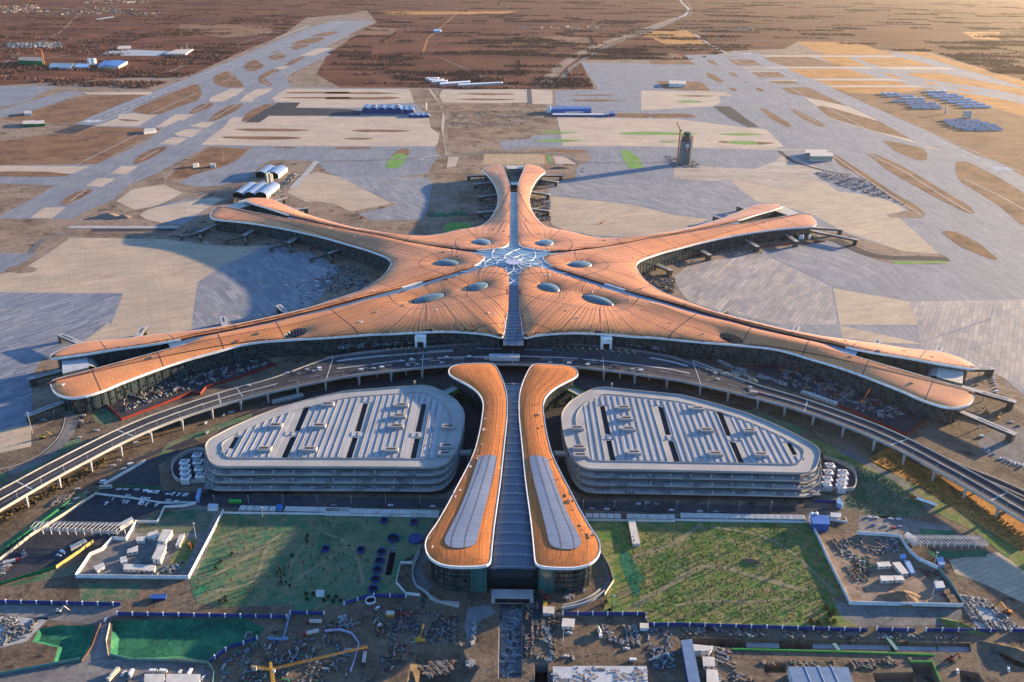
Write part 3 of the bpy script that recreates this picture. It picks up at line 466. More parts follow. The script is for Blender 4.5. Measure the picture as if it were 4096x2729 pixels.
OUT['NR'] = UW('A', '300,1425 275,1330 262,1215 245,1120 232,1020 222,900 215,800 220,700 232,620 255,575 290,540 340,518 430,518 520,530 640,572 740,608 830,638 940,672 1060,708 1180,748 1300,790 1500,850 1700,908 1860,950',
    'C', '0,325 160,365 300,408 500,465 700,520 870,555 1100,612 1250,657 1420,697 1650,747 1900,802 2195,868', 'D', '145,475 300,520 500,580 700,640 880,690 1060,745 1250,800 1400,845 1550,890 1720,935 1885,975 1888,1020 1875,1080 1840,1130 1780,1170 1700,1198 1600,1203 1500,1188 1380,1153 1200,1093 1000,998 800,918 600,838 400,763 200,693 0,633',
    'C', '2000,1048 1800,983 1600,933 1400,903 1200,888 1000,868 800,853 600,838 400,818 200,798 0,778', 'A', '1700,1400 1500,1383 1300,1366 1100,1356 900,1350 700,1360 550,1370 450,1383 370,1400 320,1420')
OUT['MR'] = UW('A', '520,405 560,385 620,372 700,358 800,345 880,335 1000,318 1200,290 1400,262 1545,237 1700,207 1900,167 2050,142', 'E', '0,590 200,552 330,530 450,510 600,480 700,460 830,452 960,430 1100,405 1270,378 1420,350 1560,330 1640,325 1700,345 1760,395 1780,445 1770,475 1720,489 1650,497 1500,505 1300,522 1100,547 900,577 700,612 500,652 300,697 150,737 0,777',
    'A', '2050,343 1900,393 1800,428 1730,468 1708,500 1720,550 1760,620 1820,690 1900,755 2000,820 2100,868', 'C', '150,215 314,283 500,348 700,418 860,475 930,490 1150,550 1450,623 1700,685 1900,722 2195,775', 'D', '190,328 400,358 600,380 900,430 1060,455 1250,470 1400,485 1520,505 1620,540 1720,575 1820,625 1880,665 1903,705 1888,716 1740,693 1600,668 1400,638 1265,610 1060,573 900,548 700,518 500,483 300,440 170,405 0,365',
    'C', '2000,800 1750,740 1500,680 1250,620 1000,550 870,520 700,470 500,410 300,350 150,310 0,270', 'A', '1700,850 1500,790 1350,742 1200,700 1050,652 930,612 820,578 700,542 620,500 560,455 525,418')
OUT['FR'] = UW('B', '262,1212 228,1175 215,1100 210,1000 205,900 202,700 208,550 225,430 260,330 300,240 330,180 400,185 480,205 540,235 572,262 560,285 500,330 450,390 405,470 380,550 372,630 385,710 420,790 470,870 530,930 600,970 700,992 800,1005 900,1025 1000,1055 1100,1080 1200,1095 1300,1105 1500,1100 1700,1085 1900,1060',
    'E', '0,547 200,500 400,445 560,400 700,345 800,305 880,270 960,235 1020,215 1100,208 1220,207 1300,215 1368,231 1330,250 1230,285 1100,320 950,365 850,398 700,435 600,456 450,493 330,518 200,543 0,578', 'A', '1900,155 1700,195 1545,225 1400,250 1200,280 1000,300 850,318 700,326 600,326 500,318 400,303 320,288')
SINK = dict(NR=[UW('D', '1800,1060')[0]], MR=[UW('D', '1860,690')[0], UW('E', '1740,420')[0]], FR=[UW('E', '1300,225')[0], UW('B', '450,210')[0]])
def ell(c, q, b):   # centre px, end-of-major px, minor half height px (crop px)
    k = CROP[c][2]; x0, y0 = S(c, q[0])[0]; x1, y1 = S(c, q[1])[0]; dx, dy = x1 - x0, y1 - y0
    L = math.hypot(dx, dy); nx, ny = -dy / L * b / k, dx / L * b / k
    return [(x0 + dx * math.cos(t) + nx * math.sin(t), y0 + dy * math.cos(t) + ny * math.sin(t)) for t in np.linspace(0, 2 * math.pi, 41)[:-1]]
SKY = dict(NR=[ell('A', ('620,757', '763,782'), 50), ell('A', ('1232,916', '1443,962'), 46), ell('C', ('1020,785', '1174,825'), 44)], MR=[ell('A', ('1005,473', '1168,466'), 43)], FR=[ell('A', ('567,206', '690,196'), 49)])
OUTS = {}
for k in OUT:
    P = relax(resample(OUT[k][:, :2], 4.5), 5)
    P[:, 0] = np.maximum(P[:, 0], 7.0); OUTS[k] = np.array(ccw(P))
SKW = {}
for k in SKY:
    SKW[k] = []
    for e in SKY[k]:
        c = np.mean(e, 0); zz = Uz(c, zb)[2] + 2
        SKW[k].append(np.array(ccw([U(p, zz) for p in e])))
def hz(k, pts, rim=True):
    d = segdist(pts, OUTS[k]); r = np.hypot(pts[:, 0], pts[:, 1] - CEN[1])
    fr = np.clip((1090 - pts[:, 1]) / 110, 0, 1) * np.exp(-(r / 300) ** 2)
    z = zb(pts[:, 0], pts[:, 1]) + (2.2 + 9.0 * fr) * (1 - np.exp(-d / (9.0 + 15 * fr)))
    for i, e in enumerate(SKW[k]):
        ds = segdist(pts, e); amp = 3.0 if not (k == 'NR' and i == 2) else 2.5
        z = z - amp * np.exp(-ds / 16.0) * (1 - np.exp(-d / 8.0))
    return z
def solve(k):
    O = OUTS[k]; h = 3.0; lo = O.min(0) - 9; hi = O.max(0) + 9; nx, ny = ((hi - lo) / h).astype(int) + 1
    X, Y = np.meshgrid(lo[0] + h * np.arange(nx), lo[1] + h * np.arange(ny), indexing='ij'); pts = np.c_[X.ravel(), Y.ravel()]
    m = pip(pts, O).reshape(nx, ny); fix = np.zeros((nx, ny), bool); phi = np.where(m, 0.5, 0.0)
    for e in SKW[k][:2]:
        q = (pip(pts, e) | (segdist(pts, e) < 2)).reshape(nx, ny) & m; fix |= q; phi[q] = 0
    dm = np.min([segdist(pts, e) for e in SKW[k][:2]], 0).reshape(nx, ny)
    q = m & (segdist(pts, O).reshape(nx, ny) < 3.2) & ~fix; fix |= q; phi[q] = dm[q]; phi[m & ~fix] = dm[m & ~fix]
    mf = m.astype(float); p = lambda a: np.pad(a, 1)
    N = p(mf)[2:, 1:-1] + p(mf)[:-2, 1:-1] + p(mf)[1:-1, 2:] + p(mf)[1:-1, :-2]; N = np.maximum(N, 1)
    I, J = np.indices((nx, ny)); par = (I + J) % 2
    upd = [m & ~fix & (par == c) for c in (0, 1)]
    for it in range(700):
        for u in upd:
            a = p(phi); s = (a[2:, 1:-1] + a[:-2, 1:-1] + a[1:-1, 2:] + a[1:-1, :-2]) / N
            phi = np.where(u, phi + 1.93 * (s - phi), phi)
    a = p(phi); b = p(mf); 
    gx = ((a[2:, 1:-1] - phi) * b[2:, 1:-1] + (phi - a[:-2, 1:-1]) * b[:-2, 1:-1]) / np.maximum(b[2:, 1:-1] + b[:-2, 1:-1], 1) / h
    gy = ((a[1:-1, 2:] - phi) * b[1:-1, 2:] + (phi - a[1:-1, :-2]) * b[1:-1, :-2]) / np.maximum(b[1:-1, 2:] + b[1:-1, :-2], 1) / h
    s = 1.0
    # spread values one ring outwards so that samples at the rim stay sensible
    F = phi.copy(); mm = m.copy()
    for _ in range(3):
        A_, B_ = p(F * mm), p(mm.astype(float)); c = B_[2:, 1:-1] + B_[:-2, 1:-1] + B_[1:-1, 2:] + B_[1:-1, :-2]
        v = (A_[2:, 1:-1] + A_[:-2, 1:-1] + A_[1:-1, 2:] + A_[1:-1, :-2]) / np.maximum(c, 1); new = (~mm) & (c > 0); F[new] = v[new]; mm |= new
    return dict(lo=lo, h=h, phi=F / s, gx=gx / s, gy=gy / s, m=m, end=1e9)
def samp(G, f, pts):
    q = (pts - G['lo']) / G['h']; i = np.clip(q.astype(int), 0, np.array(f.shape) - 2); t = np.clip(q - i, 0, 1)
    a = f[i[:, 0], i[:, 1]]; b = f[i[:, 0] + 1, i[:, 1]]; c = f[i[:, 0], i[:, 1] + 1]; d = f[i[:, 0] + 1, i[:, 1] + 1]
    return (a * (1 - t[:, 0]) + b * t[:, 0]) * (1 - t[:, 1]) + (c * (1 - t[:, 0]) + d * t[:, 0]) * t[:, 1]
def streams(G, k):
    segs = []; sets = []
    for i, e in enumerate(SKW[k][:2]):
        c = e.mean(0); n = (34, 38)[i] if k == 'NR' else (40 if k == 'MR' else 36); q = resample(e, 0.5); L = len(q)
        sets.append(np.array([c + (q[int(L * j / n)] - c) * 1.12 for j in range(n)]))
    O = OUTS[k]; aa = np.arange(0, 2 * math.pi, 4.6 / 235); q = np.c_[235 * np.cos(aa), 1226 + 235 * np.sin(aa)]; q = q[pip(q, O)]; q = q[segdist(q, O) > 2]
    if len(q): sets.append(q)
    for si, seeds in enumerate(sets):
        n = len(seeds)
        P = seeds.copy(); alive = np.ones(n, bool); path = [[s] for s in seeds]
        for st in range(420):
            g = np.c_[samp(G, G['gx'], P), samp(G, G['gy'], P)]; l = np.maximum(np.linalg.norm(g, axis=1, keepdims=True), 1e-9)
            mid = P + g / l * 1.5; g2 = np.c_[samp(G, G['gx'], mid), samp(G, G['gy'], mid)]; l2 = np.maximum(np.linalg.norm(g2, axis=1, keepdims=True), 1e-9)
            N_ = P + g2 / l2 * 3.0; ok = alive & (samp(G, G['phi'], N_) < G['end'] * 0.985) & (l2[:, 0] > 1e-6)
            if st % 4 == 0: ok &= pip(N_, OUTS[k])
            if si < 2 and len(sets) > si + 1: ok &= np.hypot(N_[:, 0], N_[:, 1] - 1226) < 236
            for j in np.nonzero(ok)[0]: path[j].append(N_[j])
            alive = ok; P = N_
            if not ok.any(): break
        segs += [np.array(p_) for p_ in path if len(p_) > 5]
    return segs
# roof metal
def roofmat():
    mt, t, b = nodes('orange_roof_panels')
    a = t.nodes.new('ShaderNodeAttribute'); a.attribute_name = 'flow'; a.attribute_type = 'GEOMETRY'
    def lines(period, width, soft):
        ad = t.nodes.new('ShaderNodeMath'); ad.operation = 'ADD'; t.links.new(a.outputs['Fac'], ad.inputs[0]); ad.inputs[1].default_value = period / 2
        d = t.nodes.new('ShaderNodeMath'); d.operation = 'DIVIDE'; t.links.new(ad.outputs[0], d.inputs[0]); d.inputs[1].default_value = period
        f = t.nodes.new('ShaderNodeMath'); f.operation = 'PINGPONG'; t.links.new(d.outputs[0], f.inputs[0]); f.inputs[1].default_value = 0.5
        return ramp(t, f.outputs[0], [(width, (1, 1, 1)), (min(0.99, width + soft), (0, 0, 0))])
    base = ramp(t, noise(t, 0.02, 6, 0.6), [(0.3, (0.54, 0.200, 0.058)), (0.7, (0.68, 0.270, 0.082))])
    v = t.nodes.new('ShaderNodeTexVoronoi'); v.inputs['Scale'].default_value = 0.22; t.links.new(_pos(t, (1, 1, 0)).outputs[0], v.inputs[0])
    base = mix(t, 0.08, base, v.outputs['Color'], 'OVERLAY')
    base = mix(t, 0.8, base, ramp(t, noise(t, 0.035, 8, 0.7, w=3), [(0.3, (0.78, 0.80, 0.84)), (0.7, (1.12, 1.1, 1.05))]), 'MULTIPLY')
    base = mix(t, 0.38, base, ramp(t, noise(t, 0.4, 4, 0.7), [(0.3, (0.7, 0.7, 0.7)), (0.7, (1.2, 1.2, 1.2))]), 'MULTIPLY')
    c = mix(t, mix(t, 1.0, lines(5.0, 0.04, 0.06), (0.20, 0.20, 0.20), 'MULTIPLY'), base, (0.17, 0.065, 0.035))
    c = mix(t, lines(74, 0.0075, 0.003), c, (0.05, 0.025, 0.02))
    t.links.new(c, b.inputs['Base Color']); b.inputs['Roughness'].default_value = 0.5; b.inputs['Metallic'].default_value = 0.0; b.inputs['Specular IOR Level'].default_value = 0.4
    return mt
ROOF = roofmat(); GUT = M('dark_gutter', (0.105, 0.048, 0.034), 0.7)
DOME = slab_mat('skylight_shell', (0.12, 0.17, 0.19), (0.075, 0.12, 0.145), 0.6, 3.2, 2.6, 0.35, 0.1, w=7, dirt=False); DOME.node_tree.nodes['Principled BSDF'].inputs['Roughness'].default_value = 0.32; DOME.node_tree.nodes['Principled BSDF'].inputs['Specular IOR Level'].default_value = 0.45
def glassmat(name, c1, c2, bw, bh, rot=0.0, rough=0.15):
    mt, t, b = nodes(name); mp = _pos(t, (1, 1, 1), rot); br = t.nodes.new('ShaderNodeTexBrick'); t.links.new(mp.outputs[0], br.inputs[0]); br.offset = 0
    br.inputs['Color1'].default_value = (*c1, 1); br.inputs['Color2'].default_value = (*c2, 1); br.inputs['Mortar'].default_value = (0.02, 0.03, 0.05, 1)
    br.inputs['Scale'].default_value = 1; br.inputs['Mortar Size'].default_value = 0.16; br.inputs['Brick Width'].default_value = bw; br.inputs['Row Height'].default_value = bh
    t.links.new(br.outputs[0], b.inputs['Base Color']); b.inputs['Roughness'].default_value = rough; b.inputs['Specular IOR Level'].default_value = 0.8; return mt
RGLASS = glassmat('roof_glazing', (0.10, 0.17, 0.22), (0.07, 0.13, 0.18), 4, 4, 0, 0.3); SGLASS = glassmat('station_roof_glazing', (0.035, 0.065, 0.11), (0.022, 0.045, 0.085), 4, 3.4, 0, 0.5)
def facademat(name, c1, c2, bw, bh):
    mt, t, b = nodes(name); g = t.nodes.new('ShaderNodeUVMap'); br = t.nodes.new('ShaderNodeTexBrick'); t.links.new(g.outputs[0], br.inputs[0]); br.offset = 0
    br.inputs['Color1'].default_value = (*c1, 1); br.inputs['Color2'].default_value = (*c2, 1); br.inputs['Mortar'].default_value = (0.10, 0.13, 0.12, 1)
    br.inputs['Scale'].default_value = 1; br.inputs['Mortar Size'].default_value = 0.13; br.inputs['Brick Width'].default_value = bw; br.inputs['Row Height'].default_value = bh
    t.links.new(br.outputs[0], b.inputs['Base Color']); b.inputs['Roughness'].default_value = 0.12; b.inputs['Specular IOR Level'].default_value = 0.8; return mt
FAC = facademat('curtain_wall', (0.050, 0.066, 0.070), (0.008, 0.012, 0.015), 3, 4.5)  # contrasting pane tones put varied reflections into the glass colour
def facade(P, z0, zt, name, parent, mat=FAC, mull=6.0, label=None, mullmat=None, closed=True):
    """glass wall along P with mullions; zt = array of top heights"""
    P = np.asarray(P)[:, :2]; n = len(P); zt = np.broadcast_to(zt, (n,)); me = bpy.data.meshes.new(name); v, f, uv = [], [], []; s = 0
    L = np.r_[0, np.cumsum(np.linalg.norm(np.diff(P, axis=0, append=P[:1]), axis=1))]
    for i in range(n if closed else n - 1):
        j = (i + 1) % n; b = len(v); v += [(*P[i], z0), (*P[j], z0), (*P[j], zt[j]), (*P[i], zt[i])]; f.append((b, b + 1, b + 2, b + 3)); uv += [(L[i], z0), (L[i + 1], z0), (L[i + 1], zt[j]), (L[i], zt[i])]
    me.from_pydata(v, [], f); u = me.uv_layers.new(name='UVMap'); u.data.foreach_set('uv', np.array(uv, np.float32).ravel()); me.materials.append(mat)
    o = link(name, me, parent, label=label)
    mb = MB(); acc = 0
    tang = np.roll(P, -1, 0) - np.roll(P, 1, 0); tang /= np.maximum(np.linalg.norm(tang, axis=1, keepdims=True), 1e-6); out = np.c_[tang[:, 1], -tang[:, 0]]
    last = -99
    for i in range(n):
        if L[i] - last >= mull:
            last = L[i]; q = P[i] + out[i] * 0.5; mb.box((q[0], q[1], z0), (0.45, 0.45, max(1, zt[i] - z0)), math.atan2(tang[i, 1], tang[i, 0]))
    if mb.v: mb.build('mullion', mullmat or STEEL, o, kind='stuff')
    return o
MULL = M('bronze_mullion', (0.022, 0.026, 0.024), 0.5)
TERM = thing('airport_terminal', 'sprawling star-shaped airport terminal with six orange roof wings meeting at a glazed centre', 'airport terminal', (0, 1226, 0))
LABR = dict(NR='orange roof wing on the near right with two domed skylights', NL='near left roof wing, half in shade, with two domed skylights', MR='orange roof wing on the right between two arms', ML='dusky roof wing on the left between two arms', FR='far right roof wing reaching to the far pier', FL='far left roof wing reaching to the far pier')
def make_petal(k, sg):
    O = OUTS[k]; G = GRID[k]; key = k[0] + ('R' if sg > 0 else 'L'); mx = np.array([sg, 1.0])
    h = 4.0; lo = O.min(0); hi = O.max(0)
    X, Y = np.meshgrid(np.arange(lo[0], hi[0], h), np.arange(lo[1], hi[1], h)); g = np.c_[X.ravel() + (np.arange(X.size) // X.shape[1] % 2) * h / 2, Y.ravel()]
    g = g[pip(g, O)]; g = g[segdist(g, O) > 2.2]
    holes = [resample(e, 2.5) for e in SKW[k]]
    ring = []
    for e in holes:
        g = g[~pip(g, e)]; g = g[segdist(g, e) > 2.0]
    bd = O; extra = inset(O, 1.2)
    v = [Vector(p) for p in bd]; ed = [(i, (i + 1) % len(bd)) for i in range(len(bd))]
    for e in holes:
        b = len(v); v += [Vector(p) for p in e]; ed += [(b + i, b + (i + 1) % len(e)) for i in range(len(e))]
    v += [Vector(p) for p in g]
    vv, ee, ff, ov, _, _ = delaunay_2d_cdt(v, ed, [], 0, 1e-4)
    V = np.array([q[:] for q in vv]); Fc = np.array([list(f) for f in ff]); c = V[Fc].mean(1); ok = pip(c, O)
    for e in holes: ok &= ~pip(c, e)
    Fc = Fc[ok]; z = hz(k, V); V3 = np.c_[V * mx, z]
    if sg < 0: Fc = Fc[:, ::-1]
    me = bpy.data.meshes.new('roof_wing'); me.from_pydata(V3.tolist(), [], Fc.tolist()); me.materials.append(ROOF)
    me.attributes.new('flow', 'FLOAT', 'POINT').data.foreach_set('value', samp(G, G['phi'], V).astype(np.float32))
    me.polygons.foreach_set('use_smooth', [True] * len(me.polygons)); me.update()
    ro = link('roof_wing', me, TERM, label=LABR[key])
    # edge bands: white fascia outside, dark red riser along the seams
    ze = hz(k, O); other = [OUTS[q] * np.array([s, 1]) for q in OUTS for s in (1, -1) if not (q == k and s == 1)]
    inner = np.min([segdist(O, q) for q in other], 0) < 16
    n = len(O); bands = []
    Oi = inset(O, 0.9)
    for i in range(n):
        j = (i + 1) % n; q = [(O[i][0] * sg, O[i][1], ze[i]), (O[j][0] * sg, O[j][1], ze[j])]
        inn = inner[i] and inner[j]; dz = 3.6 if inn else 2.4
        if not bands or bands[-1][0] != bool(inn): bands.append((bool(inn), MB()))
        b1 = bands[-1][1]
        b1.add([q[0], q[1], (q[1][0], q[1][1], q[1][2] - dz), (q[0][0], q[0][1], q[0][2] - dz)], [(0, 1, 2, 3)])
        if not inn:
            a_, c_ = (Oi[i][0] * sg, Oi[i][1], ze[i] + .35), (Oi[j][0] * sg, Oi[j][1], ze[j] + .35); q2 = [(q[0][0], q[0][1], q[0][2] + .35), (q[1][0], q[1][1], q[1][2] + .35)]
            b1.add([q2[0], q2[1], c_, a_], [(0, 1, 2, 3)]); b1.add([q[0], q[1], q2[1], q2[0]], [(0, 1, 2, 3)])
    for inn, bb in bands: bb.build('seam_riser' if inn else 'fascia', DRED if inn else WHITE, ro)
    # soffit just under the roof so that the deep edge reads from below
    # gutters following the flow of the panels
    mb = MB()
    for s_ in STR[k]:
        zz = hz_s[k][id(s_)]; mb.ribbon(np.c_[s_ * mx, zz + 0.22][::(1 if sg > 0 else -1)], GWID[k][id(s_)])
    mb.build('gutter', GUT, ro, kind='stuff')
    # skylights
    for i, e in enumerate(holes):
        zr = hz(k, e); c = e.mean(0); arm = (k == 'NR' and i == 2)
        if arm:
            b = MB(); n2 = len(e)
            for s in range(0, n2, 2):
                p, q = e[s], c + (e[s] - c) * 0.3; b.bar((p[0] * sg, p[1], zr[s]), (q[0] * sg, q[1], zr.mean() - 14), 0.45, 0.45)
            for f_ in (0.95, 0.72, 0.5):
                for s in range(n2): p, q = c + (e[s] - c) * f_, c + (e[(s + 1) % n2] - c) * f_; zz = zr.mean() - (1 - f_) * 20; b.bar((p[0] * sg, p[1], zz), (q[0] * sg, q[1], zz), 0.35, 0.35)
            b.build('oculus_funnel', STEEL if sg < 0 else TEAL, ro)
            b = MB(); b.add([(p[0] * sg, p[1], zr.mean() - 15) for p in (c + (e - c) * 1.0)], [tuple(range(n2))]); b.build('oculus_floor', BGLASS, ro)
            b = MB(); b.add([(p[0] * sg, p[1], z_) for p, z_ in zip(e, zr)] + [(p[0] * sg, p[1], z_ - 15) for p, z_ in zip(e, zr)], [(s, (s + 1) % n2, n2 + (s + 1) % n2, n2 + s) for s in range(n2)]); b.build('oculus_rim', DARKMET, ro)
            continue
        n2 = len(e); b = MB(); rings = [(0.93, -1.6), (0.93, 0.6), (0.85, 1.7), (0.7, 2.8), (0.5, 3.7), (0.28, 4.2), (0.1, 4.4)]; zc = zr.mean()
        vs = []
        for f_, dz in rings:
            for s in range(n2): p = c + (e[s] - c) * f_; zi = zc + (zr[s] - zc) * f_ ** 2; vs.append((p[0] * sg, p[1], zi + dz - 0.9))
        fs = [(r * n2 + s, r * n2 + (s + 1) % n2, (r + 1) * n2 + (s + 1) % n2, (r + 1) * n2 + s) for r in range(len(rings) - 1) for s in range(n2)] + [tuple((len(rings) - 1) * n2 + s for s in range(n2))]
        b.add(vs, fs); sk = b.build('skylight', DOME, ro, smooth=True)
        b = MB(); b.add([(p[0] * sg, p[1], z_ + .3) for p, z_ in zip(e, zr)] + [((c + (p - c) * 0.90)[0] * sg, (c + (p - c) * 0.90)[1], z_ - 2.6) for p, z_ in zip(e, zr)], [(s, (s + 1) % n2, n2 + (s + 1) % n2, n2 + s) for s in range(n2)])
        b.build('skylight_rim', DRED, sk)
    # glass walls under the outer edges
    I = inset(O, 7.0); I = relax(I, 4); zi = ze - 1.2
    runs = []; cur = []
    for i in list(range(n)) + [0]:
        if not inner[i]: cur.append(i)
        else:
            if len(cur) > 3: runs.append(cur)
            cur = []
    if len(cur) > 3: runs.append(cur)
    for r in runs:
        P = I[r] * mx; zt = zi[r]
        if sg < 0: P = P[::-1]; zt = zt[::-1]
        facade(P, 0.0, zt, 'glass_wall', TERM, closed=False, mullmat=MULL)
    b = MB()   # soffit
    b.add([(O[i][0] * sg, O[i][1], ze[i] - 2.4) for i in range(n)] + [(I[i][0] * sg, I[i][1], ze[i] - 1.4) for i in range(n)], [(i, (i + 1) % n, n + (i + 1) % n, n + i) for i in range(n)])
    b.build('soffit', GREYW, ro)
GRID, STR, hz_s, GWID = {}, {}, {}, {}
for k in OUTS:
    GRID[k] = solve(k); STR[k] = streams(GRID[k], k); hz_s[k] = {}; GWID[k] = {}
    for i, s_ in enumerate(STR[k]): hz_s[k][id(s_)] = hz(k, s_); GWID[k][id(s_)] = 1.0 if i % 5 == 0 else 0.48
    for sg in (1, -1): make_petal(k, sg)
# glazing in the seams and the hub
def glaze(P, z0, name='seam_glazing', mat=RGLASS, dz=-2.6):
    P = np.asarray(P); n = len(P); b = MB()
    return b, P
hub = MB(); R_ = [0, 12, 25, 40, 55, 70, 85]; na = 48
v = [(CEN[0] + r * math.cos(2 * math.pi * a / na), CEN[1] + r * math.sin(2 * math.pi * a / na)) for r in R_ for a in range(na)]
hub.add([(x, y, float(zb(x, y)) - 1.6 + 3 * math.exp(-((x) ** 2 + (y - 1226) ** 2) / 900)) for x, y in v], [(r * na + a, r * na + (a + 1) % na, (r + 1) * na + (a + 1) % na, (r + 1) * na + a) for r in range(len(R_) - 1) for a in range(na)])
HUB = hub.build('hub_glazing', RGLASS, TERM)
def strip(P, wd, mat, name, dz=-2.0, parent=TERM):
    P = resample(P, 8, False); return MB().ribbon(np.c_[P, [float(zb(*p)) + dz for p in P]], wd).build(name, mat, parent)
strip([(0, 1160), (0, 962)], 26, SGLASS, 'seam_glazing'); strip([(0, 1290), (0, 1700)], 20, RGLASS, 'seam_glazing')
sN = UW('A', '180,480 500,500 820,605 1050,680 1300,765 1500,818 1860,925', 'C', '300,395 700,505 870,540 1250,640 1650,742 1900,800 2195,850', 'D', '100,420 260,470 400,500')[:, :2]
sF = UW('A', '200,330 600,345 850,330 1200,292 1545,235 1900,163 2150,120', 'E', '330,525 600,462 800,430')[:, :2]
for sg in (1, -1):
    strip(sN * [sg, 1], 15, RGLASS, 'seam_glazing'); strip(sF * [sg, 1], 11, RGLASS, 'seam_glazing')
lat = MB()
def zg(x, y): return float(zb(x, y)) - 1.6 + 3 * math.exp(-((x) ** 2 + (y - 1226) ** 2) / 900) + 0.7
def rib(f, r0, r1, wd=1.05, n=24):
    lat.ribbon([(r * math.cos(f(r)), 1226 + r * math.sin(f(r)), zg(r * math.cos(f(r)), 1226 + r * math.sin(f(r)))) for r in np.linspace(r0, r1, n)], wd, thick=0.7)
for i in range(12):
    a0 = math.pi * i / 6
    rib(lambda r: a0, 12, 30, 1.2, 6)
    for s in (1, -1):
        rib(lambda r: a0 + s * 0.26 * ((r - 30) / 17) ** .7 if r > 30 else a0, 30, 47); rib(lambda r: a0 + math.pi / 12 * (1 if s > 0 else -1) - s * (math.pi / 12 - 0.26) + s * 0.42 * ((r - 47) / 38) ** .8, 47, 86)
for r in (26, 44):
    lat.ribbon([(r * math.cos(a), 1226 + r * math.sin(a), zg(r * math.cos(a), 1226 + r * math.sin(a)) + .05) for a in np.linspace(0, 2 * math.pi, 49)], .7, thick=0.5)
lat.build('lattice_rib', WHITE, HUB, kind='stuff')
rr = random.Random(8)
for k, sg in (('NR', 1), ('NR', -1), ('MR', 1), ('MR', -1), ('FR', 1), ('FR', -1)):
    O = OUTS[k]; n = 0
    while n < 13:
        p = np.array([[rr.uniform(O[:, 0].min(), O[:, 0].max()), rr.uniform(O[:, 1].min(), O[:, 1].max())]])
        if pip(p, O)[0] and segdist(p, O)[0] > 4 and not any(pip(p, e)[0] or segdist(p, e)[0] < 4 for e in SKW[k]):
            n += 1; z = hz(k, p)[0]; MB().box((sg * p[0][0], p[0][1], z), (rr.uniform(1.5, 5), rr.uniform(1, 2.5), rr.uniform(.3, 1.2)), rr.uniform(0, 3)).build('roof_equipment', rr.choice([WHITE, GREYW, RED, CONCD]), TERM)
dz = MB(); dz.prism([(11.5 * math.cos(a), 1226 + 11.5 * math.sin(a)) for a in np.arange(24) * math.pi / 12], zg(0, 1226) - .5, zg(0, 1226) + .9)
dz.build('hub_disc', M('lilac_panel', (0.42, 0.43, 0.56), 0.5), HUB)
dz = MB()
for a in np.arange(12) * math.pi / 6: dz.tube((12.3 * math.cos(a), 1226 + 12.3 * math.sin(a), zg(0, 1226)), (12.3 * math.cos(a), 1226 + 12.3 * math.sin(a), zg(0, 1226) + 2), 0.7)
dz.build('hub_bollard', WHITE, HUB, kind='stuff')
for y in np.arange(980, 1160, 9): MB().bar((-13, y, float(zb(0, y)) - 1.6), (13, y, float(zb(0, y)) - 1.6), .35, .4).build('glazing_bar', STEEL, TERM)
for x in (-5, 5): MB().bar((x, 962, float(zb(0, 962)) - 1.6), (x, 1165, float(zb(0, 1165)) - 1.6), .3, .3).build('glazing_bar', DARKMET, TERM)
for y in np.arange(1300, 1700, 10): MB().bar((-8, y, float(zb(0, y)) - 1.5), (8, y, float(zb(0, y)) - 1.5), .4, .4).build('glazing_bar', DARKMET, TERM)
# halls that close the far ends of the arms
for sg in (1, -1):
    e1 = np.array([U(p, 22) for p in S('D', '1420,655 1740,705 1725,895 1400,810')]) * [sg, 1]
    MB().prism(e1, 0, 22, 0, mt=1).build('end_hall', [FAC, CREAM if sg > 0 else GREYW], TERM)
    c1 = np.array([U(p, 20) for p in S('D', '1290,640 1420,655 1400,810 1270,770')]) * [sg, 1]
    b = MB(); A_, B_, C_, D_ = [np.array(q) for q in c1]; vs = []
    for i in range(7):
        t = i / 6; z = 21.5 * math.sin(t * math.pi / 2); p = A_ + (B_ - A_) * (1 - math.cos(t * math.pi / 2)); q = D_ + (C_ - D_) * (1 - math.cos(t * math.pi / 2)); vs += [(*p, z), (*q, z)]
    b.add(vs, [(2 * i, 2 * i + 1, 2 * i + 3, 2 * i + 2) for i in range(6)]); b.build('curved_glazing', M('metal_cladding', (0.33, 0.36, 0.36), 0.35, 0.4), TERM)
    e2 = np.array([U(p, 20) for p in S('E', '1240,290 1370,235 1560,325 1420,350')]) * [sg, 1]
    MB().prism(e2, 0, 20, 0, mt=1).build('end_hall', [FAC, CREAM], TERM)
e3 = np.array([U(p, 24) for p in S('B', '62,195 300,195 290,236 95,236')]); MB().prism(e3, 0, 24, 0, mt=1).build('end_hall', [FAC, CREAM], TERM)
e3 = np.array([U(p, 12) for p in S('B', '95,240 285,240 230,415 140,415')]); MB().prism(e3, 0, 8, 0).build('end_hall', FAC, TERM)
# entrance lattice seen behind the front glass, two white porch boxes
b = MB()
for sg in (1, -1):
    for i in range(15):
        x = 24 + i * 9.0; y = U(S('A', '700,1362')[0], 32)[1] + 4.5 + 0.00 * i
        yy = np.interp(x, [20, 60, 120, 200, 260], [966, 963, 958, 946, 938]) + 6.0
        b.bar((sg * x, yy, 15), (sg * (x + 9), yy - 0.3, 25), .5, .5); b.bar((sg * (x + 9), yy - .3, 15), (sg * x, yy, 25), .5, .5)
b.build('lattice_truss', M('dull_truss', (.05, .09, .08), .6), TERM, kind='stuff')
for q in ('C2|643,262|643,318', 'C2|1890,275|1890,330'):
    c, a_, z_ = q.split('|'); p = U(S(c, z_)[0], 14)
    MB().box((p[0], p[1] + 3, 14), (14, 9, 15)).build('porch_box', WHITE, TERM); MB().box((p[0], p[1] - 1.6, 14), (8, 0.5, 8)).build('porch_opening', BGLASS, TERM)
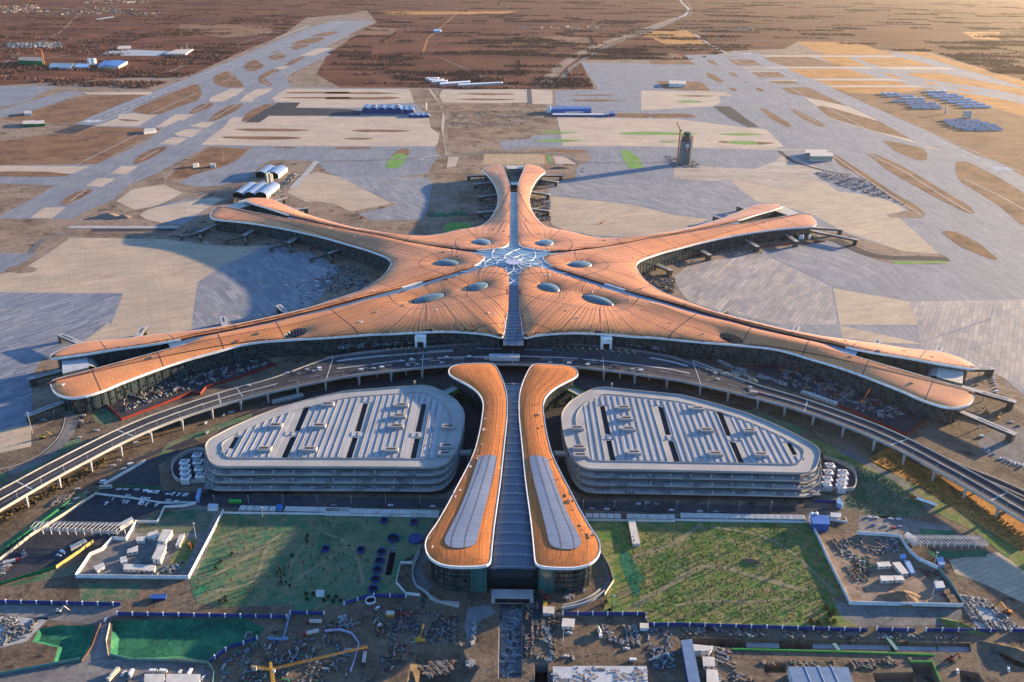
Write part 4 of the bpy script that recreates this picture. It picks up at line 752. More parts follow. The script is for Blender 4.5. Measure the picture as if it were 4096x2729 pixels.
# ================================================================== TRANSPORT CENTRE
TC = thing('transport_centre', 'two long orange-roofed wings flanking a dark glazed station roof, nearest building in the photo', 'station building', (0, 700, 0))
WR = W('F', '300,120 450,125 600,135 660,150 700,183 707,213 690,238 600,283 520,323 450,373 405,428 388,490 395,570 410,680 430,780 460,900 500,1000 560,1120 630,1250 700,1390 800,1568', 'B2', '1815,555 1848,605 1860,650 1850,700 1825,738 1780,770 1730,788 1650,795 1500,790 1425,782 1410,770 1400,650 1385,500 1365,350 1345,200 1330,50', 'F', '197,890 183,750 168,600 165,480 175,380 200,290 240,200 270,150', z=30)
PG = W('F', '255,938 400,945', 'B2', '1500,60 1560,250 1620,400 1700,560 1730,620 1725,645 1690,663 1640,668 1540,658 1510,638 1480,500 1430,300 1385,130', z=32)
TILE = slab_mat('orange_roof_tiles', (0.52, 0.175, 0.046), (0.45, 0.15, 0.038), math.radians(90), 7, 3.6, 0.62, 0.12, w=8, dirt=False)
SILV = slab_mat('silver_roof_sheet', (0.19, 0.235, 0.31), (0.16, 0.205, 0.28), 0.0, 40, 1.7, 0.62, 0.1, w=9, dirt=False)
def dome_sheet(P, zf, mat, name, parent, step=6, smooth=True, **kw):
    P = np.array(ccw(P)); lo, hi = P.min(0), P.max(0)
    X, Y = np.meshgrid(np.arange(lo[0], hi[0], step), np.arange(lo[1], hi[1], step)); g = np.c_[X.ravel(), Y.ravel()]; g = g[pip(g, P)]; g = g[segdist(g, P) > step * .5]
    v = [Vector(p) for p in P] + [Vector(p) for p in g]; vv, _, ff, _, _, _ = delaunay_2d_cdt(v, [(i, (i + 1) % len(P)) for i in range(len(P))], [], 0, 1e-4)
    V = np.array([q[:] for q in vv]); F_ = np.array([list(f) for f in ff]); F_ = F_[pip(V[F_].mean(1), P)]
    b = MB(); b.add(np.c_[V, zf(V)], [tuple(f) for f in F_]); return b.build(name, mat, parent, smooth=smooth, **kw)
WALKWAY = M('green_hoarding', (0.02, 0.20, 0.02), 0.6)
for sg in (1, -1):
    P = relax(resample(np.array(WR), 4), 3); P = np.array(ccw(P * [sg, 1])); zr = lambda V: 29.5 + 2.0 * (1 - np.exp(-segdist(V, P) / 9)); 
    r = dome_sheet(P, zr, TILE, 'orange_roof', TC, label='orange tiled roof of the %s wing' % ('right' if sg > 0 else 'left'))
    n = len(P); Pi = inset(P, 1.0); b = MB()
    for i in range(n):
        j = (i + 1) % n; b.add([(*P[i], 27.6), (*P[j], 27.6), (*P[j], 30.1), (*P[i], 30.1)], [(0, 1, 2, 3)]); b.add([(*P[i], 30.1), (*P[j], 30.1), (*Pi[j], 30.0), (*Pi[i], 30.0)], [(0, 1, 2, 3)])
    b.build('white_eaves', WHITE, r)
    q = np.array(PG) * [sg, 1]; q = relax(resample(q, 4), 2); dome_sheet(q, lambda V: zr(V) + 0.5, SILV, 'silver_roof_panel', r)
    b = MB()
    for i in range(len(q)):
        j = (i + 1) % len(q); zi, zj = zr(q[[i, j]]); b.add([(*q[i], zi), (*q[j], zj), (*q[j], zj + .5), (*q[i], zi + .5)], [(0, 1, 2, 3)])
    b.build('panel_kerb', DARKMET, r)
    b = MB()   # long dark seams over the wing
    ys = np.linspace(548, 895, 70)
    def xr(y):   # inner and outer edge of the wing at y
        xs = []
        for i in range(n):
            j = (i + 1) % n
            if (P[i][1] > y) != (P[j][1] > y): xs.append(P[i][0] + (y - P[i][1]) / (P[j][1] - P[i][1]) * (P[j][0] - P[i][0]))
        return (min(np.abs(xs)), max(np.abs(xs))) if xs else None
    for f_ in (0.2, 0.42, 0.62, 0.82):
        L_ = [(sg * (xr(y)[0] + (min(xr(y)[1], 80) - xr(y)[0]) * f_), y) for y in ys if xr(y)]
        L_ = relax(L_, 6, False); b.ribbon(np.c_[L_, zr(L_) + 0.62], 0.45)
    b.build('roof_seam', GUT, r)
    I = relax(inset(P, 5), 4); o = facade(I, 0, np.full(n, 28.6), 'glass_wall', TC, mull=3.5, mullmat=MULL)
    b = MB()
    for z in (5, 10, 15, 20, 25):
        K = inset(I, -0.4)
        for i in range(n): j = (i + 1) % n; b.bar((*K[i], z), (*K[j], z), .5, .5)
    b.build('floor_band', MULL, o)
    b = MB(); b.add([(*p, 27.6) for p in P] + [(*p, 28.5) for p in I], [(i, (i + 1) % n, n + (i + 1) % n, n + i) for i in range(n)]); b.build('soffit', GREYW, r)
    MB().prism([(sg * 21, 544.5), (sg * 34, 544.8), (sg * 34, 547), (sg * 21, 547)], 0, 28).build('green_glass_corner', glassmat('green_glass', (0.03, 0.11, 0.10), (0.02, 0.07, 0.07), 2.5, 2.5), TC)
# sunken glazed roof between the wings
def inner_x(y):
    best = 99
    Q = np.array(WR)
    for i in range(len(Q)):
        j = (i + 1) % len(Q)
        if (Q[i][1] > y) != (Q[j][1] > y): best = min(best, Q[i][0] + (y - Q[i][1]) / (Q[j][1] - Q[i][1]) * (Q[j][0] - Q[i][0]))
    return best
ys = np.arange(545, 868, 4.0); b = MB(); v = []; m_ = 9
for y in ys:
    X_ = min(inner_x(y) + 2, 42)
    v += [(X_ * (2 * i / (m_ - 1) - 1), y, 23.5 + 1.2 * (1 - (2 * i / (m_ - 1) - 1) ** 2)) for i in range(m_)]
b.add(v, [(r * m_ + i, r * m_ + i + 1, (r + 1) * m_ + i + 1, (r + 1) * m_ + i) for r in range(len(ys) - 1) for i in range(m_ - 1)]); gl = b.build('station_glazing', SGLASS, TC)
for y in np.arange(548, 868, 14.5):
    X_ = min(inner_x(y) + 2, 42); b = MB()
    for dy in (-.9, .9):
        for i in range(m_ - 1):
            t0, t1 = 2 * i / (m_ - 1) - 1, 2 * (i + 1) / (m_ - 1) - 1; b.bar((X_ * t0, y + dy, 24 + 1.2 * (1 - t0 * t0)), (X_ * t1, y + dy, 24 + 1.2 * (1 - t1 * t1)), .3, .3)
    b.build('glazing_rib', STEEL, gl)
MB().prism([(-24, 549), (24, 549), (24, 551), (-24, 551)], 0, 25).build('station_end_glass', BGLASS, TC)
rr = random.Random(4)
for sg in (1, -1):
    for i in range(18):
        t = rr.random(); y = 560 + 250 * t; Q = np.array(WR); xs = []
        for a in range(len(Q)):
            b_ = (a + 1) % len(Q)
            if (Q[a][1] > y) != (Q[b_][1] > y): xs.append(Q[a][0] + (y - Q[a][1]) / (Q[b_][1] - Q[a][1]) * (Q[b_][0] - Q[a][0]))
        x = max(xs) - rr.uniform(3, 7) if i < 22 else rr.uniform(min(xs) + 3, min(xs) + 9); MB().box((sg * x, y, 31.2), (rr.uniform(.6, 2), rr.uniform(1, 3.5), rr.uniform(.3, .9)), sg * .2).build('roof_equipment', rr.choice([CONCD, GREYW, RUST, CREAM]), TC)
MB().box((0, 537, 0), (34, 10, 6)).build('entrance_block', CONC, TC); MB().box((0, 531.8, 1), (28, .6, 4)).build('entrance_opening', BLACK, TC)
for sg in (1, -1):   # footbridges to the garages
    for q, z in (('570,345 625,315 760,385 705,415', 15), ('480,900 615,905 630,935 490,925', 13)):
        Q = np.array([U(p, z) for p in S('F', q)]) * [sg, 1]; r = thing('footbridge', 'green-sided footbridge between the %s orange wing and its garage, %s one' % ('right' if sg > 0 else 'left', 'far' if z == 15 else 'near'), 'footbridge', (*Q.mean(0), 0), 'footbridges to the garages')
        MB().prism(Q, z - 3.4, z - .3).build('deck', CONC, r)
        for a_, c_ in ((0, 3), (1, 2)):
            MB().bar((*Q[a_], z - 1.2), (*Q[a_ + 1 if a_ == 0 else 2], z - 1.2), .1, .1) 
        MB().bar((*Q[1], z - 1), (*Q[2], z - 1), .5, 3.4).build('green_side', WALKWAY, r); MB().bar((*Q[3], z - 1), (*Q[0], z - 1), .5, 3.4).build('green_side', WALKWAY, r)
        for t in (.25, .75):
            p = (Q[0] + Q[3]) / 2 * t + (Q[1] + Q[2]) / 2 * (1 - t); MB().tube((*p, 0), (*p, z - 3.4), .7).build('column', CONC, r)
# ================================================================== GARAGES
GR = W('C2', '1870,590 1800,602 1740,630 1650,685 1605,740 1588,790 1600,880 1620,970 1650,1040 1690,1100 1735,1130 1790,1141', 'C3', '0,1073 700,1086 960,1093 1010,1085 1045,1060 1060,1020 1072,965 1050,925 1000,897 900,842 750,772 600,712 400,652 200,602', z=20)
SL = [W(*q.split('|'), z=20) for q in ('C2|1848,715 1880,715 1922,903 1885,903', 'C3|50,672 82,676 132,850 98,850', 'C3|418,697 452,703 512,855 480,855', 'C3|112,888 147,890 190,1020 152,1020', 'C3|500,893 537,897 592,1025 557,1025', 'C3|858,900 887,903 927,975 898,975', 'C2|1890,945 1925,947 1955,1083 1918,1083')]
VB = [W(*q.split('|'), z=20)[0] for q in ('C2|2010,735', 'C2|2027,808', 'C2|2043,878', 'C2|2080,1037', 'C2|1697,872', 'C2|1708,1003', 'C2|1718,1055', 'C3|302,692', 'C3|355,829', 'C3|413,978', 'C3|627,833', 'C3|698,983')]
def perfmat():
    mt, t, b = nodes('perforated_roof'); mp = _pos(t, (0.42, 0.42, 0)); v = t.nodes.new('ShaderNodeTexVoronoi'); v.inputs['Randomness'].default_value = 0.0; v.inputs['Scale'].default_value = 1; t.links.new(mp.outputs[0], v.inputs[0])
    c = mix(t, ramp(t, v.outputs['Distance'], [(0.24, (1, 1, 1)), (0.32, (0, 0, 0))]), ramp(t, noise(t, .03, 5), [(.3, (.30, .30, .31)), (.7, (.40, .40, .40))]), (0.13, 0.135, 0.15))
    t.links.new(c, b.inputs['Base Color']); b.inputs['Roughness'].default_value = .8; return mt
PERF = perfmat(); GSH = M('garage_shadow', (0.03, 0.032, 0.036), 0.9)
def garage(sg):
    r = thing('parking_garage', 'grey concrete parking garage with slotted ribbed roof on the %s of the station' % ('right' if sg > 0 else 'left'), 'garage', (sg * 190, 780, 0), 'garages beside the station')
    P = relax(resample(np.array(GR), 5), 1) * [sg, 1]; P = np.array(ccw(P)); n = len(P)
    SLs = [np.array(ccw(np.array(s) * [sg, 1])) for s in SL]
    v = [Vector(p) for p in P]; ed = [(i, (i + 1) % n) for i in range(n)]
    for s in SLs:
        b_ = len(v); v += [Vector(p) for p in s]; ed += [(b_ + i, b_ + (i + 1) % 4) for i in range(4)]
    vv, _, ff, _, _, _ = delaunay_2d_cdt(v, ed, [], 0, 1e-4); V = np.array([q[:] for q in vv]); F_ = np.array([list(f) for f in ff]); c = V[F_].mean(1); ok = pip(c, P)
    for s in SLs: ok &= ~pip(c, s)
    b = MB(); b.add([(*p, 20) for p in V], [tuple(f) for f in F_[ok]])
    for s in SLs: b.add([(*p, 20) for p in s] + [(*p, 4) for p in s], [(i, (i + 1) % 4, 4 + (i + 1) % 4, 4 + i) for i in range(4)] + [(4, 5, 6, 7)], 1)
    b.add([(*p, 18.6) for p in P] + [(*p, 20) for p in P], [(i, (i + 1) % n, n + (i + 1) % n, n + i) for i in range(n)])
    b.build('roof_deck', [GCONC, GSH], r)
    par = MB(); par.wall([*P, P[0]], 1.3, .5, 20); par.build('parapet', GCONC, r)
    I2 = relax(inset(P, 15), 8); par = MB(); par.wall([*I2, I2[0]], 0.8, .5, 20); par.build('roof_kerb', GCONC, r)
    # ribbed strips
    for x in np.arange(78, 305, 6.9):
        X_ = sg * (x + 3.45); ysx = []
        for i in range(len(I2)):
            j = (i + 1) % len(I2)
            if (I2[i][0] > X_) != (I2[j][0] > X_): ysx.append(I2[i][1] + (X_ - I2[i][0]) / (I2[j][0] - I2[i][0]) * (I2[j][1] - I2[i][1]))
        if len(ysx) < 2: continue
        y0, y1 = min(ysx) + 2, max(ysx) - 3
        if y1 - y0 < 10: continue
        seg = [(y0, y1)]
        for s in SLs:
            if s[:, 0].min() - 3.6 < X_ < s[:, 0].max() + 3.6:
                out = []
                for a_, c_ in seg:
                    lo, hi = s[:, 1].min() - 2, s[:, 1].max() + 2
                    if hi < a_ or lo > c_: out.append((a_, c_)); continue
                    if lo > a_: out.append((a_, lo))
                    if hi < c_: out.append((hi, c_))
                seg = out
        for a_, c_ in seg:
            if c_ - a_ > 6: MB().box((X_, (a_ + c_) / 2, 20.004), (5.0, c_ - a_, .35)).build('perforated_strip', PERF, r)
        for a_, c_ in seg:
            if c_ - a_ > 6: MB().box((X_ + 3.45 * sg, (a_ + c_) / 2, 20.004), (.6, c_ - a_, .9)).build('roof_rib', GCONC, r)
    for p in VB:
        m2 = MB().box((sg * p[0], p[1], 20.3), (14, 6.5, 3)).build('vent_house', GCONC, r); MB().box((sg * p[0], p[1], 23.3), (9, 2.6, .25)).build('vent_opening', M('vent_grille', (.05, .025, .02), .8), m2)
    # storeys stepping out towards the front
    for k_, z in ((1, 15.0), (2, 10.0), (3, 5.2)):
        f_ = np.clip((790 - P[:, 1]) / 70, 0, 1); Q = P.copy(); Q[:, 1] -= f_ * 6.0 * k_; Q = np.array(ccw(Q))
        b = MB(); b.prism(Q, z - .8, z); b.wall([*Q, Q[0]], .7, .3, z); st = b.build('storey', GCONC, r)
        for i in range(0, n, 4):
            if P[i][1] < 800: MB().box((*(inset(Q, 1.6)[i]), z), (1.2, 1.2, 3.8)).build('column', GCONC, st)
        mb = MB(); rr = random.Random(k_ * 7 + sg)
        for _ in range(46):   # channels and ducts on the open terrace
            x = sg * rr.uniform(80, 300); y = 700 - 6 * k_ + rr.uniform(1.2, 5.0)
            if pip([(x, y)], Q)[0]: mb.box((x, y, z), (rr.uniform(3, 16), .5, .45), 0, 0)
        for q_ in range(6):
            x = sg * (92 + q_ * 36 + k_ * 7); mb.box((x, 697 - 6 * k_ + 1.5, z), (9, 3.4, 1.2))
        mb.build('terrace_duct', CONCD, st, kind='stuff')
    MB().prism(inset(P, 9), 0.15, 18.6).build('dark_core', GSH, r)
for sg in (1, -1): garage(sg)
# cooling fans beside each garage
def fanmesh():
    b = MB(); b.box((0, 0, 0), (8.4, 7.6, 6), 0, 0); b.box((0, 0, 6), (9, 8.2, .5), 0, 1)
    b.tube((0, 0, 6.5), (0, 0, 7.3), 3.5, 18, 1); b.tube((0, 0, 7.31), (0, 0, 7.35), 3.0, 18, 2)
    for a in range(5): b.bar((0, 0, 7.5), (2.8 * math.cos(a * 1.257), 2.8 * math.sin(a * 1.257), 7.5), .5, .12, 1)
    b.tube((-6.6, -5, 2), (-6.6, 5, 2), .5, 6, 3); b.tube((-6.6, -3, 5), (6, -3, 5), .4, 6, 3)
    o = b.build('cooling_tower', [GREYW, WHITE, BLACK, RED]); me = o.data; bpy.data.objects.remove(o); return me
FAN = fanmesh()
for sd_, c, cols in (('right', 'B3', [('1052,100', '1040,145', '1035,190', '1028,225'), ('1140,145', '1137,180', '1130,212', '1125,240')]), ('left', 'B1', [('1325,30', '1330,75', '1340,120', '1348,165'), ('1240,75', '1243,110', '1246,145', '1250,180')])):
    for ci, col_ in enumerate(cols):
        for ri, q in enumerate(col_):
            p = U(S(c, q)[0], 7); inst('cooling_tower', FAN, (p[0], p[1], 0.2), 0, '%s cooling tower from the back, %s row beside the %s garage' % (('first', 'second', 'third', 'fourth')[ri], ('inner', 'outer')[ci] , sd_), 'cooling tower', 'cooling towers beside the %s garage' % sd_)
def wallthing(name, label, q, h, mat, t=.4, z=0, group=None, panel=None, pmat=None, cat='wall', step=5):
    P = resample(W(*q), step, False); r = thing(name, label, cat, (*P[len(P) // 2], 0), group)
    for i in range(len(P) - 1):
        MB().bar((*P[i], z + h / 2), (*(P[i] + (P[i + 1] - P[i]) * .985), z + h / 2), t, h).build('panel', mat, r)
    if pmat:
        for i in range(0, len(P), 2): MB().box((*P[i], z), (.9, .9, h + .5)).build('post', pmat, r)
    return r
for c, q, l in (('B3', '1000,60 1080,80 1205,140 1225,185 1218,285 1100,275 945,282', 'right'), ('B1', '1400,20 1320,0 1180,70 1155,110 1165,200 1220,235 1420,210', 'left')):
    P = curve(W(c, q), 6, 3); r = thing('curved_wall', 'curved pale retaining wall round the cooling towers beside the %s garage' % l, 'wall', (*P[0], 0)); b = MB(); b.wall(P, 4.5, .9); b.build('wall', GCONC, r)
    sheet('plant_yard', P, .30, ASPH)
# ================================================================== VIADUCT
NE_ = W('C2', '1265,435 1500,441 1700,453 1870,471 2080,498 2300,530', 'C3', '157,502 300,532 490,574 680,622 860,670 1030,722', 'H', '270,305 450,380 620,461 820,572 1000,672 1180,780 1330,872 1600,1040 1900,1240', z=14)
FE_ = W('C3', '270,385 400,432 600,512 700,547 850,588', 'H', '-20,130 100,170 300,240 500,315 692,405 900,515 1100,622 1285,728 1400,790 1700,960 2000,1150', z=14)
FF_ = W('C2', '1265,290 1600,295 1900,322 2100,348 2354,395', 'C3', '200,368', z=14)
VIA = thing('viaduct', 'elevated curving roadway on tall piers sweeping in front of the terminal', 'viaduct', (0, 900, 0))
def viad(sg):
    N1 = relax(resample(np.array(NE_), 9, False), 4, False) * [sg, 1]; F1 = relax(resample(np.array(FE_), 9, False), 3, False) * [sg, 1]; T1_ = np.array(FF_) * [sg, 1]
    if sg > 0:
        pass
    poly = [*N1, *F1[::-1], *T1_[::-1]]
    poly = ccw(poly); o = dome_sheet(resample(poly, 9), lambda V: np.full(len(V), 14.0), TARM, 'road_deck', VIA, 40, False, label='asphalt deck, %s half' % ('right' if sg > 0 else 'left'))
    b = MB(); P = np.array(poly); n = len(P)
    b.add([(*p, 12.2) for p in P] + [(*p, 14) for p in P], [(i, (i + 1) % n, n + (i + 1) % n, n + i) for i in range(n)]); b.build('deck_side', CONC, o)
    b = MB(); b.wall(N1, 1.3, .6, 14); b.build('parapet', CONC, o); b = MB(); b.wall(F1, 1.3, .6, 14); b.build('parapet', CONC, o)
    # median between the two carriageways of the narrow part
    s = [i for i, p in enumerate(F1) if abs(p[0]) > 285]; M1 = []
    for i in s:
        d = np.hypot(*(N1 - F1[i]).T); M1.append((F1[i] + N1[d.argmin()]) / 2)
    M1 = relax(M1, 3, False); b = MB(); b.wall(M1, 1.1, .9, 14); b.build('median_barrier', CONC, o)
    for t in range(8, len(M1), 12):
        d = np.hypot(*(N1 - M1[t]).T); q = N1[d.argmin()]; w_ = (q - M1[t]); MB().bar((*(M1[t] - w_), 14.06), (*(M1[t] + w_), 14.06), 1.2, .1).build('expansion_joint', GREYW, o)
    for f_ in (.25, .5, .75):
        L_ = []
        for i in s: d = np.hypot(*(N1 - F1[i]).T); L_.append(F1[i] + (N1[d.argmin()] - F1[i]) * f_)
    b = MB()
    for f_ in (.5,): 
        for i in range(4, len(N1), 3): b.tube((*N1[i], 14), (*N1[i], 23), .14, 5); b.bar((*N1[i], 23), (*(N1[i] + (F1[min(i, len(F1) - 1)] - N1[i]) * .06), 23.2), .3, .2)
    b.build('lamp_post', STEEL, VIA, kind='stuff')
    for off in (4.2, 8.0): t_ = np.gradient(N1, axis=0); t_ /= np.linalg.norm(t_, axis=1, keepdims=True); Q_ = N1 + np.c_[-t_[:, 1], t_[:, 0]] * off * sg; MB().ribbon(np.c_[Q_, np.full(len(Q_), 14.05)], .35).build('lane_line', CONC, VIA)
    Pr = [(1265, 435, 0), (1870, 472, 0), (2080, 499, 0), (2298, 531, 0)]
    pts = W('C2', '1870,471 2080,498 2300,530', 'C3', '105,490 315,535 492,575 680,622 850,668 1030,722 1217,797 1412,880 1600,968 1790,1070', 'H', '990,667 1185,783 1500,980', z=14)
    for p in pts:
        p = np.array(p) * [sg, 1]; d = np.hypot(*(F1 - p).T); q = F1[d.argmin()]; q = p + (q - p) / max(np.linalg.norm(q - p), 1) * min(24, np.linalg.norm(q - p) - 3); u = (q - p) / np.linalg.norm(q - p); pier = thing
        b = MB(); b.tube((*(p + u * 1.6), 0.1), (*(p + u * 1.2), 12.2), 1.0, 8, r2=1.7); b.tube((*(q - u * 1.6), 0.1), (*(q - u * 1.2), 12.2), 1.0, 8, r2=1.7); b.bar((*p, 11.6), (*q, 11.6), 2.2, 1.2); b.build('pier', CONC, VIA, label=None)
for sg in (1, -1): viad(sg)
for x in (0, 62, -62, 118, -118): MB().tube((x, 892 + (x / 118) ** 2 * 4, 0.1), (x, 892 + (x / 118) ** 2 * 4, 12.2), 1.1, 8).build('pier', CONC, VIA)
def dk(wd, mat, z, nm, *a):
    P = curve(W(*a, z=14), 6, 4); return MB().ribbon(np.c_[P, np.full(len(P), 14 + z)], wd).build(nm, mat, VIA)
dk(3.2, CONC, .25, 'traffic_island', 'C2', '80,462 300,437 450,417 700,397 900,386 1265,378 1600,388 1900,413 2354,470', 'C3', '157,445 250,463')
dk(4.0, CONC, .25, 'traffic_island', 'C3', '0,365 120,385 240,418'); dk(4.0, CONC, .25, 'traffic_island', 'C2', '80,412 200,398 330,382 600,362 860,345')
dk(7, YARD, .15, 'pavement', 'C2', '0,395 200,360 500,330 900,300 1265,292 1700,300 2000,325 2354,385', 'C3', '240,395 400,440 600,518')
dk(2.5, GREYW, .4, 'glass_canopy', 'C2', '690,350 860,338'); dk(2.5, LBLUE, .5, 'glass_canopy', 'C2', '1340,335 1530,340'); dk(2.5, LBLUE, .5, 'glass_canopy', 'C2', '1010,328 1190,330'); dk(1, LBLUE, .5, 'glass_canopy', 'C2', '120,400 250,388')
for c, a_, z_ in (('C2', '660,345', '655,460'), ('C2', '1265,345', '1265,434'), ('C2', '1868,385', '1876,470'), ('C3', '270,388', '320,530'), ('C1', '2240,390', '2195,530'), ('C1', '1590,590', '1632,652')):
    p, q = W(c, a_, z=14)[0], W(c, z_, z=14)[0]; MB().bar((*p, 14.1), (*q, 14.1), .9, .12).build('expansion_joint', GREYW, VIA)
# second ramp on the right
P1 = relax(resample(W('H', '560,345 760,432 900,495 1050,565 1200,628 1338,700 1600,830', z=12), 9, False), 3, False)
RMP = thing('ramp', 'single narrow elevated ramp running beside the viaduct at the right edge', 'ramp', (*P1[0], 0)); b = MB(); b.ribbon(np.c_[P1, np.linspace(3, 12, len(P1))], 11, thick=1.6); b.build('road_deck', TARM, RMP)
for s_ in (5.2, -5.2):
    t_ = np.gradient(P1, axis=0); t_ /= np.linalg.norm(t_, axis=1, keepdims=True); Q = P1 + np.c_[-t_[:, 1], t_[:, 0]] * s_; b = MB()
    zz = np.linspace(3, 12, len(P1))
    for i in range(len(Q) - 1): b.bar((*Q[i], zz[i] + .6), (*Q[i + 1], zz[i + 1] + .6), .5, 1.3)
    b.build('parapet', CREAM, RMP)
for i in range(6, len(P1), 5): MB().tube((*P1[i], .1), (*P1[i], np.linspace(3, 12, len(P1))[i] - 1.6), 1).build('column', CONC, RMP)
# ================================================================== JET BRIDGES
def jet(c, q, label, h=7.5, wd=7.0, mirror=False):
    a, b_ = [np.array(p) for p in W(c, q, z=h + 3)]
    if mirror: a, b_ = a * [-1, 1], b_ * [-1, 1]
    d = b_ - a; L = np.linalg.norm(d); d /= L; a = a - d * 9; L += 9; rz = math.atan2(d[1], d[0]); n = np.array([-d[1], d[0]])
    r = thing('boarding_bridge', label, 'boarding bridge', (*b_, 0), 'boarding bridges around the terminal')
    MB().bar((*a, h + 1.2), (*b_, h + 1.2), wd, 3.2).build('corridor', FACB, r)
    rf = MB(); rf.bar((*a, h + 3.05), (*(b_ + d * .6), h + 3.05), wd + 1.2, .5); ro = rf.build('roof', CONC, r)
    MB().bar((*(b_ - d * L * .55), h + 3.4), (*(b_ - d * L * .12), h + 3.4), wd * .28, .12).build('roof_slot', DARKMET, ro)
    MB().box((*(b_ - d * 4), 0.2), (7, wd, h - .6), rz).build('stair_tower', FACB, r)
    MB().tube((*(a + d * L * .5), .1), (*(a + d * L * .5), h), .7).build('leg', CONC, r)
    return r
FACB = M('tinted_cladding', (0.055, 0.055, 0.045), 0.3, spec=.6)
JB = [('E', '225,730 440,850', 'right, second from the waist'), ('E', '830,615 1040,745', 'right, third from the waist'), ('E', '1350,555 1530,680', 'right, fourth from the waist'), ('A', '1840,440 2150,570', 'right, at the waist between the arms')]
for c, q, l in JB:
    jet(c, q, 'pale boarding bridge under the far arm, ' + l)
for c, q, l in (('M1', '1480,490 1340,550', 'outermost'), ('M1', '1730,520 1640,575', 'second from the tip'), ('M1', '2030,565 1940,625', 'third from the tip'), ('M1', '2340,645 2210,695', 'fourth from the tip')):
    r = jet(c, q, 'forked boarding bridge under the far left arm, ' + l)
    e = np.array(W(c, q.split()[1], z=10)[0])
    for dx, dy in ((-26, -18), (10, -24)):
        t = e + [dx, dy]; MB().bar((*e, 7), (*t, 6), 3, 3).build('gangway', FACB, r); MB().box((*t, 1), (5, 5, 7)).build('cabin', FACB, r); MB().tube((*(e + (t - e) * .8), 0), (*(e + (t - e) * .8), 5), .6).build('leg', CONC, r)
for c, q, l in (('E', '1740,500 2100,525', 'pale boarding bridge reaching out from the tip of the far right arm, upper one'), ('M3', '1080,540 1400,605', 'pale boarding bridge reaching out from the tip of the far right arm, lower one'), ('B', '495,370 730,400', 'boarding bridge on the right side of the far pier, second from its end'),
                ('B', '400,525 630,560', 'boarding bridge on the right side of the far pier, third from its end'), ('B', '400,735 630,765', 'boarding bridge on the right side of the far pier, nearest the hub'), ('B', '545,315 785,320', 'boarding bridge on the right side of the far pier, at its very end'),
                ('M2', '1110,170 955,175', 'boarding bridge on the left side of the far pier, at its very end'), ('M2', '1140,215 1000,230', 'boarding bridge on the left side of the far pier, second from its end'), ('M2', '1170,295 1035,315', 'boarding bridge on the left side of the far pier, third from its end'), ('M2', '1150,410 1030,420', 'boarding bridge on the left side of the far pier, nearest the hub'),
                ('C3', '1980,550 2300,640', 'long sunlit boarding bridge from the tip of the near right arm, upper one'), ('C3', '1930,690 2300,845', 'long sunlit boarding bridge from the tip of the near right arm, lower one'), ('C1', '460,462 190,530', 'shaded boarding bridge from the tip of the near left arm, upper one'), ('C1', '470,665 175,780', 'shaded boarding bridge from the tip of the near left arm, lower one'),
                ('C1', '540,290 400,230', 'boarding bridge behind the tip of the near left arm'), ('C1', '930,240 970,180', 'boarding bridge behind the near left arm, beside the paired service trucks'), ('C1', '1510,165 1500,110', 'boarding bridge behind the near left arm, middle of its length'), ('C1', '1930,90 1870,35', 'boarding bridge behind the near left arm, closest to the hub'),
                ('C', '880,470 960,430', 'boarding bridge behind the near right arm, closest to the hub'), ('C', '1820,700 1850,640', 'boarding bridge behind the near right arm, middle of its length'), ('D', '650,390 670,340', 'boarding bridge behind the near right arm, second from the tip'), ('D', '1430,470 1450,435', 'boarding bridge behind the near right arm, nearest its tip'), ('D', '1890,700 2110,700', 'boarding bridge at the tip of the near right arm, far branch'),
                ('E', '900,275 790,230', 'boarding bridge behind the far right arm, nearest its tip'), ('E', '590,390 490,355', 'boarding bridge behind the far right arm, second from its tip'), ('M1', '270,0 270,0', None), ('L', '480,445 550,425', 'boarding bridge behind the far left arm, at its tip'), ('L', '660,530 740,520', 'boarding bridge behind the far left arm, second from its tip')):
    if l: jet(c, q, l)
